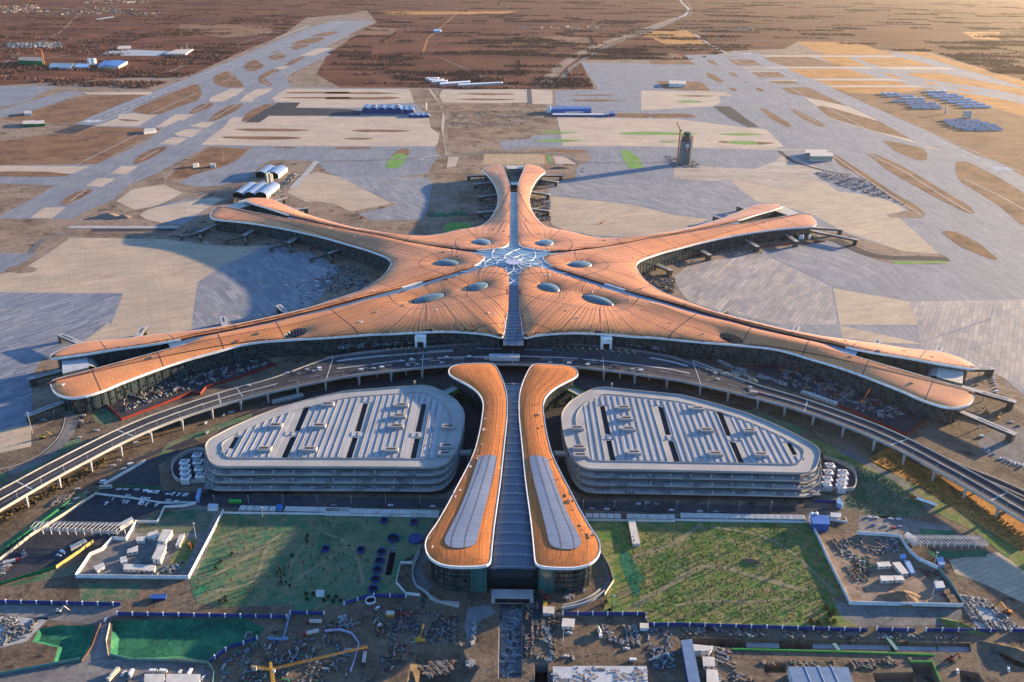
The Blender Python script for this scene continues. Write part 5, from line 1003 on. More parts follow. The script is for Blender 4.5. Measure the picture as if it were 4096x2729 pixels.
# ================================================================== CONTROL TOWER
def tower():
    bx, by = U(S('N', '470,697')[0]); by += 12
    r = thing('control_tower', 'unfinished concrete control tower with green-netted head and red banner', 'control tower', (bx, by, 0))
    oc = lambda w_, c_: [(bx + x, by + y) for x, y in ((-w_ + c_, -w_), (w_ - c_, -w_), (w_, -w_ + c_), (w_, w_ - c_), (w_ - c_, w_), (-w_ + c_, w_), (-w_, w_ - c_), (-w_, -w_ + c_))]
    TG = M('tower_screen', (0.17, 0.16, 0.15), .9, c2=(.14, .13, .125), fine=.3); b = MB(); b.prism(oc(13.5, 4), 0, 58); sh = b.build('shaft', TG, r)
    b = MB()
    for z in np.arange(4, 58, 4.0): b.bar((bx - 9.3, by - 13.65, z), (bx + 9.3, by - 13.65, z), .2, .15)
    for x in np.arange(-9, 9.1, 3): b.bar((bx + x, by - 13.65, 1), (bx + x, by - 13.65, 58), .2, .15)
    b.build('screen_joint', CONCD, sh, kind='stuff')
    b = MB()
    for z in np.arange(58, 72, 2.4):
        for w_ in (13.5, 11.5):
            q = oc(w_, 5)
            for i in range(8): b.bar((*q[i], z), (*q[(i + 1) % 8], z), .35, .35)
    for w_ in (13.5, 11.5):
        for q in oc(w_, 5): b.bar((*q, 57), (*q, 71 + random.random() * 2), .4, .4)
    b.build('scaffold', RUST, r, kind='stuff'); MB().prism(oc(9, 3), 58, 66).build('core', CONCD, r); b = MB(); b.tube((bx, by, 66), (bx, by, 71), 5, 12, r2=7); b.build('neck', RUST, r)
    b = MB(); b.tube((bx, by, 70), (bx, by, 77), 8.2, 14, r2=9.4); b.tube((bx, by, 77), (bx, by, 78.4), 9.4, 14, r2=7); b.build('netted_cab', M('dark_green_net', (0.01, 0.10, 0.06), .8), r)
    y = by - 13.9; bn = MB(); bn.box((bx + 0.5, y, 43), (7.6, .15, 8)); wb = bn.build('white_banner', WHITE, r)
    b = MB(); b.bar((bx - 1.9, y - .2, 44.4), (bx + .5, y - .2, 50), 1.0, .15); b.bar((bx + 2.9, y - .2, 44.4), (bx + .5, y - .2, 50), 1.0, .15)
    v = lambda x0, z0, x1, z1, t: b.add([(bx + x0 - t, y - .2, z0), (bx + x0 + t, y - .2, z0), (bx + x1 + t, y - .2, z1), (bx + x1 - t, y - .2, z1)], [(0, 1, 2, 3)]); b.v = []; b.f = []; b.m = []
    v(-1.7, 45, .3, 50, .55); v(2.7, 45, .7, 50, .55); b.box((bx + .5, y - .25, 43.6), (5.4, .1, .5)); b.build('banner_mark', NAVY, wb)
    bn = MB(); bn.box((bx - .2, y, 34.5), (7.6, .15, 8)); rb = bn.build('red_banner', RED, r)
    b = MB(); b.add([(bx + .1 + 1.5 * math.cos(a), y - .2, 39.4 + 1.5 * math.sin(a)) for a in np.arange(12) * math.pi / 6], [tuple(range(12))]); b.box((bx - .2, y - .25, 35.4), (4.6, .1, .5)); b.build('banner_emblem', WHITE, rb)
    b = MB(); b.box((bx + 13.2, by - 9.6, 0), (.8, .8, 58)); b.box((bx + 13.7, by - 4, 0), (.6, 5, 57)); b.build('sunlit_edge', CREAM, sh)  # cream strips put the sunlight on the tower's right edge into colour
    # site around the foot
    cr = thing('tower_crane', 'orange luffing tower crane standing against the left side of the control tower', 'tower crane', (bx - 19, by - 2, 0))
    lattice(cr, (bx - 19, by - 2, 0), (bx - 19, by - 2, 84), 2.6, 'mast', thk=3); lattice(cr, (bx - 19, by - 2, 84), (bx - 30, by - 2, 103), 1.8, 'jib', thk=3); MB().box((bx - 17, by - 2, 81), (5, 3, 3)).build('counterweight', DARKMET, cr)
def lattice(par, a, b_, w_, nm, mat=ORNG, step=None, thk=1.0):
    a, b_ = Vector(a), Vector(b_); d = b_ - a; L = d.length; d.normalize(); up = Vector((0, 1, 0)) if abs(d.z) > .7 else Vector((0, 0, 1)); s = d.cross(up).normalized() * w_ / 2; t = s.cross(d).normalized() * w_ / 2
    m_ = MB(); c = [s + t, s - t, -s - t, -s + t]; st = step or w_ * 1.1; n = max(1, int(L / st)); th = max(.12, w_ * .09) * thk
    for q in c: m_.bar(a + q, b_ + q, th, th)
    for i in range(n):
        p0, p1 = a + d * (L * i / n), a + d * (L * (i + 1) / n)
        for j in range(4): m_.bar(p0 + c[j], p1 + c[(j + 1) % 4], th * .7, th * .7); m_.bar(p1 + c[j], p1 + c[(j + 1) % 4], th * .6, th * .6)
    return m_.build(nm, mat, par)
tower()
# ================================================================== VEHICLES
def carmesh(nm, mat, kind='car'):
    b = MB()
    if kind == 'car':
        L, w_, h1, h2 = 4.7, 1.85, .85, 1.5; b.box((0, 0, .3), (L, w_, .6), 0, 0)
        b.add([(-1.5, -.85, .9), (1.2, -.85, .9), (1.2, .85, .9), (-1.5, .85, .9), (-1.1, -.72, 1.5), (.5, -.72, 1.5), (.5, .72, 1.5), (-1.1, .72, 1.5)], [(0, 1, 5, 4), (1, 2, 6, 5), (2, 3, 7, 6), (3, 0, 4, 7)], 1); b.add([(-1.1, -.72, 1.5), (.5, -.72, 1.5), (.5, .72, 1.5), (-1.1, .72, 1.5)], [(0, 1, 2, 3)], 0); wx = 1.45
    elif kind == 'van':
        L, w_ = 5.6, 2.0; b.box((-.3, 0, .35), (5, w_, 1.75), 0, 0); b.box((2.3, 0, .35), (.8, w_, .8), 0, 0); b.add([(2.2, -.95, 1.15), (2.7, -.95, 1.15), (2.7, .95, 1.15), (2.2, .95, 1.15), (2.2, -.9, 2.05), (2.2, .9, 2.05)], [(1, 2, 5, 4), (0, 1, 4), (3, 5, 2)], 1); b.box((-.3, 0, 1.3), (4.2, w_ + .04, .5), 0, 1); wx = 1.7
    elif kind == 'bus':
        b.box((0, 0, .5), (11.5, 2.5, 2.6), 0, 0); b.box((0, 0, 1.6), (10.8, 2.56, .8), 0, 1); b.box((0, 0, 3.1), (6, 1.6, .25), 0, 0); wx = 3.6
    else:   # lorry
        b.box((-1.6, 0, 1.1), (9.4, 2.5, 1.9), 0, 0); b.box((4.6, 0, .6), (2.0, 2.4, 2.4), 0, 3); b.box((5.5, 0, 1.9), (.25, 2.1, .8), 0, 1); b.box((0, 0, .6), (10.5, 1.2, .5), 0, 2); wx = 4.2
    for x in (-wx, wx):
        for y in (-1, 1): b.tube((x, y * .8, .38), (x, y * 1.0, .38), .38 if kind in ('car', 'van') else .55, 8, 2)
    o = b.build(nm, [mat, CARG, TYRE, RED if kind == 'lorry' else mat]); me = o.data; bpy.data.objects.remove(o); return me
PAINT = {'white': M('white_car_paint', (.75, .75, .75), .3, spec=.6), 'black': M('black_car_paint', (.02, .02, .022), .3, spec=.6), 'silver': M('silver_car_paint', (.38, .39, .40), .3, .3), 'red': M('red_car_paint', (.35, .03, .02), .3), 'blue': M('blue_car_paint', (.05, .12, .35), .3)}
CARS = {(k, c): carmesh('parked_' + k, PAINT[c], k) for k in ('car', 'van') for c in PAINT}
ORD = ['first', 'second', 'third', 'fourth', 'fifth', 'sixth', 'seventh', 'eighth', 'ninth', 'tenth', 'eleventh', 'twelfth', 'thirteenth', 'fourteenth', 'fifteenth', 'sixteenth', 'seventeenth', 'eighteenth', 'nineteenth', 'twentieth', 'twenty-first', 'twenty-second', 'twenty-third', 'twenty-fourth', 'twenty-fifth', 'twenty-sixth', 'twenty-seventh', 'twenty-eighth', 'twenty-ninth', 'thirtieth'] + ['thirty-' + s for s in ('first', 'second', 'third', 'fourth', 'fifth', 'sixth', 'seventh', 'eighth', 'ninth')] + ['fortieth'] + ['forty-' + s for s in ('first', 'second', 'third', 'fourth', 'fifth', 'sixth', 'seventh', 'eighth', 'ninth')]
rc = random.Random(5)
def cars(c, q, ang, where, z=.2, cols='wwwwkks', jit=6, kind=None):
    pts = sorted(W(c, q, z=z), key=lambda p: (round(p[0], 1), p[1])); cnt = {}
    asg = []
    for p in pts:
        col = {'w': 'white', 'k': 'black', 's': 'silver', 'r': 'red', 'b': 'blue'}[rc.choice(cols)]; kd = kind or ('van' if rc.random() < .15 else 'car'); asg.append((p, col, kd)); cnt[(col, kd)] = cnt.get((col, kd), 0) + 1
    run = {}
    for p, col, kd in asg:
        i = run.get((col, kd), 0); run[(col, kd)] = i + 1; n = cnt[(col, kd)]
        l = '%s %s %s' % (col, kd, where) if n == 1 else '%s of the %s %ss from the left %s' % (ORD[min(i, 48)], col, kd, where)
        inst('parked_' + kd, CARS[(kd, col)], (p[0], p[1], z), math.radians(ang + rc.uniform(-jit, jit)), l, kd, 'vehicles ' + where)
cars('B1', '735,333 762,335 716,362 820,347 835,350 858,352 948,360 962,362 990,367 1020,365 1040,372 1055,373', 82, 'on the dark lot above the gantry')
cars('B1', '1047,285 1062,287 1107,286 1166,298 1183,300 1203,303 1240,305 1258,305', 75, 'in the row below the cooling towers')
cars('B1', '960,327 995,329 893,320 920,271 985,281 1015,288 1130,300 800,268 847,269 1188,349 1133,342 860,310 700,215 680,225 660,228', 8, 'along the lane above the dark lot')
cars('B1', '760,108 522,265 833,130 880,100 800,75', 25, 'on the dirt track under the left viaduct', cols='w'); cars('B1', '395,712 425,692', -20, 'in the yard below the gantry')
cars('B1', '832,1507 885,1500 880,1522 865,1545 1208,1500 1280,1497 1368,1537 967,1555', 80, 'at the lower left corner lot'); cars('B1', '1033,1492 1100,1492', 0, 'behind the lower left offices', cols='w', kind='van'); cars('B1', '713,1145', 85, 'on the ramp between the green pits', cols='w'); cars('B1', '420,395 470,370 520,335 590,295 120,610 60,660', 35, 'on the track beside the far left lot', cols='ks')
cars('B2', '440,376 628,384 370,378 725,383 60,378', 0, 'on the road left of the station wings'); cars('B2', '1795,400 1894,402 1950,400 2107,366 2165,362 2228,368 2330,408', 0, 'on the road right of the station wings'); cars('B3', '127,417 173,417 284,419 327,420', 0, 'on the road below the right garage')
cars('B2', '352,1068 365,1185', 60, 'on the dirt below the blue wells', cols='w'); cars('B2', '1641,1234 2027,1340 2074,1418 1620,1390', 0, 'in the mixer yard', cols='w'); cars('B2', '2328,1490 2310,1385', 85, 'beside the long blue shed', cols='wk')
cars('B3', '1308,453 1358,458 1456,465 1510,469', 0, 'on the pale yard below the right verge', cols='w'); cars('B3', '1905,1490 2248,1477', 60, 'among the lower right pits', cols='w'); cars('B3', '1515,518 1473,527 1425,513 1340,508', 10, 'in the lorry yard', cols='sbr')
cars('C3', '2110,935 2130,955 2165,970 2205,1000 2225,1000 2248,1010 2270,1020 2295,1030 2320,1035 2345,1045', 50, 'in the curved row by the right edge', cols='wwws'); cars('C3', '2160,500 2165,517 2172,535 2178,560 2178,580 2150,490', 15, 'behind the near right arm tip', cols='wws'); cars('C3', '2275,770 2318,795 2090,860 2052,538', 0, 'near the long right boarding bridges', cols='wwk')
cars('C1', '627,758 690,755 300,812 560,780 553,795 540,815 548,827 537,845 535,860 615,823 650,880 532,928', 15, 'left of the red-walled yard', cols='wwwks'); cars('C1', '1506,775 1545,757 1563,757 1288,783 1393,897 1382,830 1430,740', 80, 'under the left viaduct'); cars('C1', '757,1117 835,1138 880,1108 918,965', 30, 'on the track below the left viaduct', cols='w')
cars('M1', '2012,905 2000,925 2020,945 2040,915 2048,883 2072,883 2090,930 2112,947 2135,858 2137,875 2132,888 2150,905 2140,920 2160,930 1930,913 2005,972 1985,1000 1978,1015 2028,1000 2045,1002 2058,985 2075,965 2025,1022 2035,1033 2210,795 2225,830 2222,845 2218,860 2210,875 2205,890 2187,950 2150,950 2110,955 2085,1000', 20, 'on the apron between the left arms', cols='wwwksr', jit=25)
cars('M1', '1380,625 1400,633 1230,655 1700,655 1760,645 1850,655 1880,640 2050,620 2080,632 2110,640', 20, 'below the far left arm', jit=25); cars('E', '250,915 240,925 290,945 580,830 755,795 805,825 880,810 900,775 960,805 760,855 90,890 400,785 1075,825', 30, 'below the far right arm', cols='wwsbk', jit=25)
cars('B', '545,640 550,655 540,690 560,710 600,690 535,625 560,850 590,865 800,310 1035,238 1030,275 995,325', 10, 'right of the far pier', jit=20); cars('M2', '1095,340 1060,350 1115,370 1010,265', 0, 'left of the far pier')
cars('C2', '245,474 287,468 330,463 383,457 300,434 418,423 467,414 511,411 551,410 585,404 624,403 740,396 778,393 820,390 972,385 558,440 620,435 787,424 1515,421 1643,429 1690,432 1768,438 1718,402 1807,409 1865,415 1945,455 1983,459 2065,467 2125,477', 3, 'on the viaduct deck before the terminal', z=14.3, jit=4); cars('C1', '1930,493 1970,485 2013,487 2065,470 2113,484 2147,455 2150,465 2150,475 2095,443 2008,499 2083,457 1672,577', 12, 'on the left end of the viaduct deck', z=14.3); cars('C3', '630,550 410,462 425,500', -15, 'on the right end of the viaduct deck', z=14.3, cols='w')
LORRY = carmesh('lorry', M('lorry_bed', (.42, .40, .36), .7), 'lorry'); BUSM = carmesh('bus', LGREEN, 'bus'); BUSW = carmesh('bus', CREAM, 'bus')
def one(nm, me, c, q, ang, label, cat, z=.2, sc=None): p = W(c, q, z=z)[0]; return inst(nm, me, (p[0], p[1], z), math.radians(ang), label, cat, None, sc)
one('bus', BUSM, 'B1', '1583,357', 2, 'green bus on the road below the left garage', 'bus'); one('bus', BUSW, 'B1', '713,258', 5, 'cream bus at the corner of the triangular dark lot', 'bus'); one('bus', BUSW, 'B1', '765,1520', 75, 'cream bus beside the lower left offices', 'bus'); one('bus', BUSW, 'C2', '1105,403', 0, 'cream bus on the viaduct deck left of the container', 'bus', 14.3)
one('lorry', LORRY, 'B2', '268,1395', 92, 'long red-cabbed lorry on the dirt by the steel yard', 'lorry'); one('lorry', LORRY, 'B1', '2090,1240', 200, 'lorry with dark load below the blue hoarding', 'lorry'); one('lorry', LORRY, 'B1', '2110,1165', 180, 'red and brown flatbed lorry by the blue hoarding', 'lorry'); one('lorry', LORRY, 'B1', '80,760', 30, 'lorry parked in the far left yard', 'lorry'); one('lorry', LORRY, 'C3', '660,590', -12, 'lorry on the right end of the viaduct deck', 'lorry', 14.3); one('lorry', LORRY, 'B2', '1305,770', 0, 'dark lorry', 'lorry') if 0 else None
# tanker lorry lying along the verge
p = W('B3', '1695,360')[0]; r = thing('tanker_lorry', 'red-cabbed lorry with long white tank on the right verge', 'lorry', (*p, 0)); b = MB(); a_ = math.radians(-38); u = np.array([math.cos(a_), math.sin(a_)])
p = np.array(p); b.tube((*(p - u * 9), 2.2), (*(p + u * 9), 2.2), 1.4, 10); b.build('tank', WHITE, r); b = MB(); b.box((*(p - u * 13), .4), (3, 2.6, 2.8), a_); b.build('cab', RED, r); b = MB(); b.box((*p, .4), (17, 1.6, .6), a_); b.build('chassis', DARKMET, r)
# concrete mixer
p = np.array(W('B2', '1845,1235')[0]); r = thing('mixer_lorry', 'concrete mixer lorry with pale drum in the mixer yard', 'lorry', (*p, 0)); b = MB(); b.tube((p[0] - .8, p[1] + 4.5, 2.8), (p[0], p[1], 2.4), .9, 10, r2=1.6); b.tube((p[0], p[1], 2.4), (p[0] + .3, p[1] - 2, 2.2), 1.6, 10, r2=1.1); b.build('drum', CREAM, r); b = MB(); b.box((p[0] + .5, p[1] - 4, .5), (2.4, 2.2, 2.3)); b.build('cab', WHITE, r); b = MB(); b.box((p[0], p[1] + .5, .5), (2, 8.5, .7)); b.build('chassis', DARKMET, r)
def excavator(c, q, ang, label, mat=ORNG, sc=1.0, z=.2):
    p = W(c, q, z=z)[0]; r = thing('excavator', label, 'excavator', (p[0], p[1], z), None, math.radians(ang))
    def ch(b, n, m_): o = b.build(n, m_); o.parent = r; return o
    ch(MB().box((0, -1.3, 0), (4 * sc, .7, 1)), 'track', TYRE); ch(MB().box((0, 1.3, 0), (4 * sc, .7, 1)), 'track', TYRE); bo = ch(MB().box((-.3, 0, 1.1), (3.6 * sc, 2.6, 1.5)), 'body', mat)
    o = MB().box((1, .8, 2.6), (1.3, 1.1, 1.2)).build('cab', CARG); o.parent = bo
    ch(MB().bar((1, 0, 2), (5 * sc, 0, 6 * sc), .6, .8), 'boom', mat); ch(MB().bar((5 * sc, 0, 6 * sc), (8 * sc, 0, 2.2), .5, .6), 'arm', mat); ch(MB().box((8 * sc, 0, .8), (1.3, 1.3, 1.4)), 'bucket', DARKMET)
excavator('B1', '1280,648', -60, 'orange excavator on the green verge inside the left compound'); excavator('B3', '2245,1095', 150, 'orange excavator on the rubble at the far right', sc=1.3); excavator('B2', '1490,1000', 140, 'red excavator below the right glass drum', RED); excavator('C3', '2120,710', 95, 'yellow excavator behind the near right arm tip', YELL); excavator('C3', '2190,745', 40, 'yellow excavator beside the upper long boarding bridge', YELL)
excavator('C1', '285,930', 20, 'yellow excavator at the lower left apron edge', YELL, 1.2); excavator('B3', '1855,1415', 10, 'small red excavator among the lower right pits', RED); excavator('B1', '400,1090', 0, 'sandy excavator on the track left of the green pits', CREAM); excavator('M1', '1990,685', 60, 'orange excavator below the far left arm', ORNG); excavator('M1', '2030,685', 80, 'second orange excavator below the far left arm, nearer the hub', ORNG); excavator('M2', '245,460', -20, 'red excavator on the slabs behind the far left arm', RED); excavator('B', '1270,925', 40, 'small orange excavator alone on the far right apron', ORNG, 1.2)
for c, q, q2, h, l in (('C3', '1335,650', '1385,560', 30, 'orange mobile crane in the right storage yard'), ('C3', '1420,660', '1440,620', 14, 'red mobile crane in the right storage yard'), ('C1', '500,755', '508,690', 16, 'yellow mobile crane at the near left arm tip'), ('K', '640,445', '662,335', 18, None), ('C2', '1278,300', '1325,110', 60, 'red crawler crane in the gap before the hub seam')):
    p = np.array(W(c, q, z=14 if c == 'C2' else 0)[0]); t_ = U(S(c, q2)[0], h); z0 = 14.1 if c == 'C2' else .2
    nm = thing('mobile_crane', l or 'yellow mobile crane reaching over black pipes at the bottom', 'mobile crane', (*p, z0)); m_ = RED if 'red' in (l or '') else (ORNG if 'orange' in (l or '') else YELL)
    MB().box((*p, z0), (8, 2.6, 1.6)).build('carrier', m_, nm); MB().box((p[0] - 1, p[1], z0 + 1.6), (3, 2.4, 1.8)).build('cab', m_, nm); lattice(nm, (*p, z0 + 2), (*t_, h), 1.1, 'boom', m_)
# ================================================================== BUILDINGS, SHEDS
def quad(c, q, z=0): return W(c, q, z=z)
def bld(nm, label, cat, c, q, h, wm, rm, win=None, group=None, roofw=.5, pitch=0, floors=1):
    Q = [np.array(p) for p in ccw(quad(c, q))]; r = thing(nm, label, cat, (*np.mean(Q, 0), 0), group)
    w0 = MB().prism(Q, 0, h, top=False, bottom=False).build('wall', wm, r); O_ = np.array(inset(Q, -roofw))
    if pitch:
        L = [np.linalg.norm(Q[(i + 1) % 4] - Q[i]) for i in range(4)]; k = 0 if L[0] > L[1] else 1; A_, B_, C_, D_ = [O_[(k + i) % 4] for i in range(4)]; m1, m2 = (A_ + D_) / 2, (B_ + C_) / 2
        MB().add([(*A_, h), (*B_, h), (*m2, h + pitch), (*m1, h + pitch), (*C_, h), (*D_, h)], [(0, 1, 2, 3), (3, 2, 4, 5), (0, 3, 5), (1, 4, 2), (0, 5, 4, 1)]).build('roof', rm, r)
    else: MB().prism(O_, h, h + .35).build('roof', rm, r)
    if win is not None:
        for fl in range(floors):
            for i in range(4):
                a, b_ = Q[i], Q[(i + 1) % 4]; L = np.linalg.norm(b_ - a); d = (b_ - a) / L; nrm = np.array([d[1], -d[0]])
                if nrm[1] > .3 : continue
                n = int(L / 4)
                for j in range(n):
                    p = a + d * (j + .5) * L / n + nrm * .06; MB().box((*p, h / floors * (fl + .4)), (1.6, .1, h / floors * .35), math.atan2(d[1], d[0])).build('window', win, w0)
    return r
BR = M('blue_roof_sheet', (0.035, 0.13, 0.38), .45, .1); BRG = M('slate_blue_roof', (0.13, 0.20, 0.30), .45, .2)
CABW = M('cabin_wall', (.55, .55, .53), .6); CABR = M('cabin_roof', (.52, .49, .43), .7)
for i, (q, l) in enumerate((('925,605 985,605 975,632 922,630', 'low cabin block, upper left of the left compound'), ('1000,580 1062,560 1072,595 1050,612 995,610', 'cabin block at the top of the left compound'), ('1105,570 1165,572 1120,650 1070,645', 'long cabin block in the upper middle of the left compound'), ('865,690 930,665 928,700 860,712', 'small cabins left of the left compound court'), ('1075,672 1125,675 1085,772 1030,765', 'tall cabin block right of the left compound court'), ('838,790 1050,798 1040,830 835,820', 'long cabin block along the front of the left compound'), ('635,805 700,780 708,805 660,832', 'cream hut in the front corner of the left compound'), ('1060,650 1098,640 1090,668 1058,668', 'square cabin in the middle of the left compound'), ('1215,590 1243,582 1210,660 1185,665', 'narrow cabin row on the right of the left compound'), ('815,745 850,735 860,770 820,780', 'white cabin by the left compound drain'))):
    bld('site_office', l, 'cabin', 'B1', q, 5.5 if i in (2, 4) else 3, CABW, CABR, BGLASS, 'cabins in the left compound')
for i, (q, l, m_) in enumerate((('1360,780 1440,775 1455,800 1370,805', 'square cabin top left in the right compound', CABR), ('1465,780 1510,775 1570,850 1530,855', 'long cabin block in the right compound', CABR), ('1380,870 1470,870 1475,897 1390,900', 'cabin block at the front of the right compound', CABR), ('1475,868 1530,870 1545,895 1485,897', 'cabin beside the front block of the right compound', CABR), ('1545,765 1575,765 1612,845 1590,850', 'blue-walled container row in the right compound', LBLUE), ('1518,725 1548,722 1552,748 1522,750', 'pale blue box in the right compound', LBLUE), ('1765,745 1800,740 1815,790 1780,795', 'pale box outside the right compound wall', LBLUE), ('1745,910 1800,905 1815,945 1760,950', 'pair of pale sheds in the lower part of the right compound', GREYW))):
    bld('site_office', l, 'cabin', 'B3', q, 3.2, CABW if m_ is CABR else LBLUE, m_, BGLASS if m_ is CABR else None, 'cabins in the right compound')
for q, l in (('1812,960 1845,957 1845,985 1815,987', 'farthest'), ('1828,995 1885,993 1895,1018 1838,1020', 'middle'), ('1845,1022 1895,1020 1910,1043 1855,1045', 'nearest')): bld('dark_container', '%s of the three dark containers by the compound corner' % l, 'container', 'B3', q, 3, RUST, RUST)
bld('blue_shed', 'bright blue shed with two pale roof stripes beside the white silos', 'shed', 'B3', '925,545 1035,548 1030,490 915,488', 8, BLUE, BR); bld('gate_hut', 'pale tank shed behind the blue shed', 'shed', 'B3', '1050,475 1115,475 1120,450 1050,448', 4, GREYW, GREYW)
bld('blue_shed', 'long blue-roofed shed running off the bottom right of the station plaza', 'shed', 'B3', '45,1330 110,1320 170,1640 100,1640', 7, NAVY, BRG); bld('blue_shed', 'large slate-blue shed at the bottom right', 'shed', 'B3', '760,1510 1160,1515 1200,1640 800,1640', 7, CABW, BRG)
bld('site_office', 'white two-storey office beside the long blue shed', 'office', 'B3', '105,1390 235,1390 255,1365 105,1350', 6, CABW, CABR, BGLASS, None, .5, 0, 2); bld('site_office', 'small white office below the two-storey one', 'office', 'B3', '195,1480 270,1480 265,1425 190,1420', 4, CABW, CABR, BGLASS); bld('site_office', 'narrow office at the bottom edge beside the blue shed', 'office', 'B3', '220,1640 300,1640 285,1510 218,1505', 4, CABW, CABR, BGLASS)
bld('site_office', 'trio of white cabins in the mixer yard', 'cabin', 'B2', '1592,1205 1672,1210 1678,1160 1600,1155', 3, CABW, CABR, BGLASS); bld('site_office', 'cream cabins above the mixer yard hoarding', 'cabin', 'B2', '1468,1115 1540,1120 1540,1078 1468,1075', 3, CABW, CABR, BGLASS)
bld('yellow_container', 'yellow container on the dirt below the ring ramp', 'container', 'B2', '414,1125 465,1127 466,1108 416,1105', 3, YELL, CREAM); bld('yellow_container', 'yellow container by the right drum', 'container', 'B2', '1470,1070 1490,1070 1490,1040 1470,1038', 3, YELL, YELL); bld('cabin_row', 'white cabin row standing on the right lawn', 'cabin', 'B2', '2040,490 2080,488 2115,650 2070,650', 3, CABW, CABR)
bld('site_office', 'left long office block at the bottom left edge', 'office', 'B1', '985,1545 1110,1545 1100,1700 975,1700', 5, CABW, CABR, BGLASS); bld('site_office', 'right long office block at the bottom left edge', 'office', 'B1', '1130,1545 1350,1548 1340,1700 1120,1700', 5, CABW, CABR, BGLASS)
bld('platform_slab', 'unfinished white slab covered with wrinkled sheets, left piece', 'slab', 'B2', '1535,1480 1660,1482 1665,1700 1540,1700', 3, CONC, GREYW); bld('platform_slab', 'unfinished white slab covered with wrinkled sheets, long right piece', 'slab', 'B2', '1668,1478 2160,1480 2175,1700 1672,1700', 3, CONC, GREYW)
bld('wall_hut', 'red and white hut on the grey ramp of the mixer yard', 'hut', 'B2', '2118,1218 2172,1218 2172,1190 2118,1188', 3, WHITE, CREAM); bld('blue_shed', 'small blue roof lying on the dirt above the green pit', 'shed', 'B1', '1012,1012 1115,1010 1125,985 1020,988', 2, NAVY, BLUE); bld('white_hut', 'white hut among dark shrubs on the left lawn', 'hut', 'B1', '2128,990 2180,990 2182,965 2132,962', 3, WHITE, GREYW)
bld('white_hut', 'white box by the right end of the left cabin row', 'hut', 'B1', '1400,412 1465,412 1468,385 1405,382', 3, WHITE, GREYW); bld('gate_arch', 'tall pale blue gate beside the lane at the compound corner', 'gate', 'B1', '1322,355 1340,355 1358,290 1342,288', 5, LBLUE, LBLUE); bld('gate_arch', 'blue and white gate at the right end of the garage road', 'gate', 'B3', '1090,385 1100,345 1132,392 1125,400', 5, LBLUE, LBLUE); bld('blue_shed', 'pale blue container between the two cabin rows on the left', 'container', 'B1', '1858,415 1900,415 1903,388 1865,386', 3, LBLUE, BR)
bld('trailer_block', 'pair of long pale trailers on the dark lot', 'trailer', 'B1', '482,688 590,635 575,625 478,672', 4, CREAM, CREAM); bld('gantry_block', 'white end building of the left gantry', 'building', 'B1', '815,560 905,510 895,495 812,540', 7, CREAM, GREYW)
# far-off buildings
bld('netted_building', 'unfinished block wrapped in green netting on the far left', 'building', 'T1', '128,438 290,445 288,418 130,415', 20, GREEN, CONCD); bld('blue_factory', 'blue-roofed factory hall in the far left works', 'factory', 'T1', '660,465 800,466 860,430 700,428', 12, CREAM, BR, None, None, 1, 4); bld('factory_shed', 'low pale blue sheds left of the white silos', 'factory', 'T1', '330,465 480,468 500,440 345,438', 8, GREYW, BRG); bld('factory_shed', 'low red and white hall between the silos and blue sheds', 'factory', 'T1', '500,465 600,465 600,442 520,440', 8, GREYW, LBLUE)
bld('white_hall', 'blue and white industrial hall isolated in far fields', 'hall', 'T2', '730,222 778,222 782,210 735,210', 12, GREYW, LBLUE); 
for i, q in enumerate(('678,541 760,538 768,533 682,535', '698,552 790,548 798,543 702,545', '715,563 818,558 825,551 722,555', '770,579 970,565 978,555 780,568', '895,585 1190,568 1195,563 900,577')): bld('long_shed', 'white long shed beyond the airfield, %s from the left' % ORD[i], 'shed', 'T2', q, 7, GREYW, WHITE, None, 'long sheds beyond the airfield')
bld('blue_hall', 'long bright blue hall with white marks on its roof, right of the haul road', 'hall', 'T2', '1520,765 1790,762 1790,745 1520,745', 14, BR, BLUE); bld('blue_hall', 'dark blue works building at the right end of the long blue hall', 'hall', 'T2', '1915,785 1950,785 1945,768 1915,768', 9, NAVY, BLUE); bld('blue_hall', 'low white-roofed sheds in front of the long blue hall', 'shed', 'T2', '1530,785 1900,785 1890,775 1530,772', 5, NAVY, GREYW)
b = MB(); rr = random.Random(3)
Q = W('T2', '1620,754 1740,753', z=15); 
for i in range(11): p = np.array(Q[0]) + (np.array(Q[1]) - np.array(Q[0])) * i / 11; b.box((*p, 14.4), (5, 7, .15))
b.build('roof_mark', WHITE, None, None, 'row of white marks on the long blue hall roof', 'roof sign')
bld('terminal_office', 'white airfield building with aerial on the far right apron', 'building', 'T3', '125,585 240,588 240,568 130,562', 12, WHITE, CREAM, BGLASS, None, .5, 0, 2); bld('airfield_building', 'cream airfield building with a row of tall windows, nearer block', 'building', 'T3', '1070,1085 1225,1086 1222,1062 1075,1058', 13, CREAM, CREAM, BGLASS); bld('airfield_building', 'cream airfield building, farther block', 'building', 'T3', '1040,1058 1190,1058 1185,1035 1042,1035', 11, CREAM, CREAM, BGLASS)
for i, q in enumerate(('155,855 235,852 238,828 160,832', '235,855 305,850 300,828 240,832')): bld('cream_shed', 'cream-roofed shed on the far left works, %s one' % ('left', 'right')[i], 'shed', 'T1', q, 8, GREEN, CREAM)
for q, l in (('165,780 215,778 212,762 168,764', 'white hut beside the far left works yard'), ('1300,1130 1335,1125 1338,1115 1302,1120', 'white cabin on the brown wedge, left one'), ('1415,1128 1450,1128 1450,1118 1415,1118', 'white cabin on the brown wedge, right one'), ('970,905 1050,895 1050,880 975,882', 'white works cabins on the lip of the brown field'), ('1110,372 1250,372 1300,340 1180,345', 'cream works buildings right of the pond'), ('790,335 880,330 880,318 800,320', 'cream buildings left above the pond')): bld('works_hut', l, 'hut', 'T1', q, 7, CABW, CREAM)
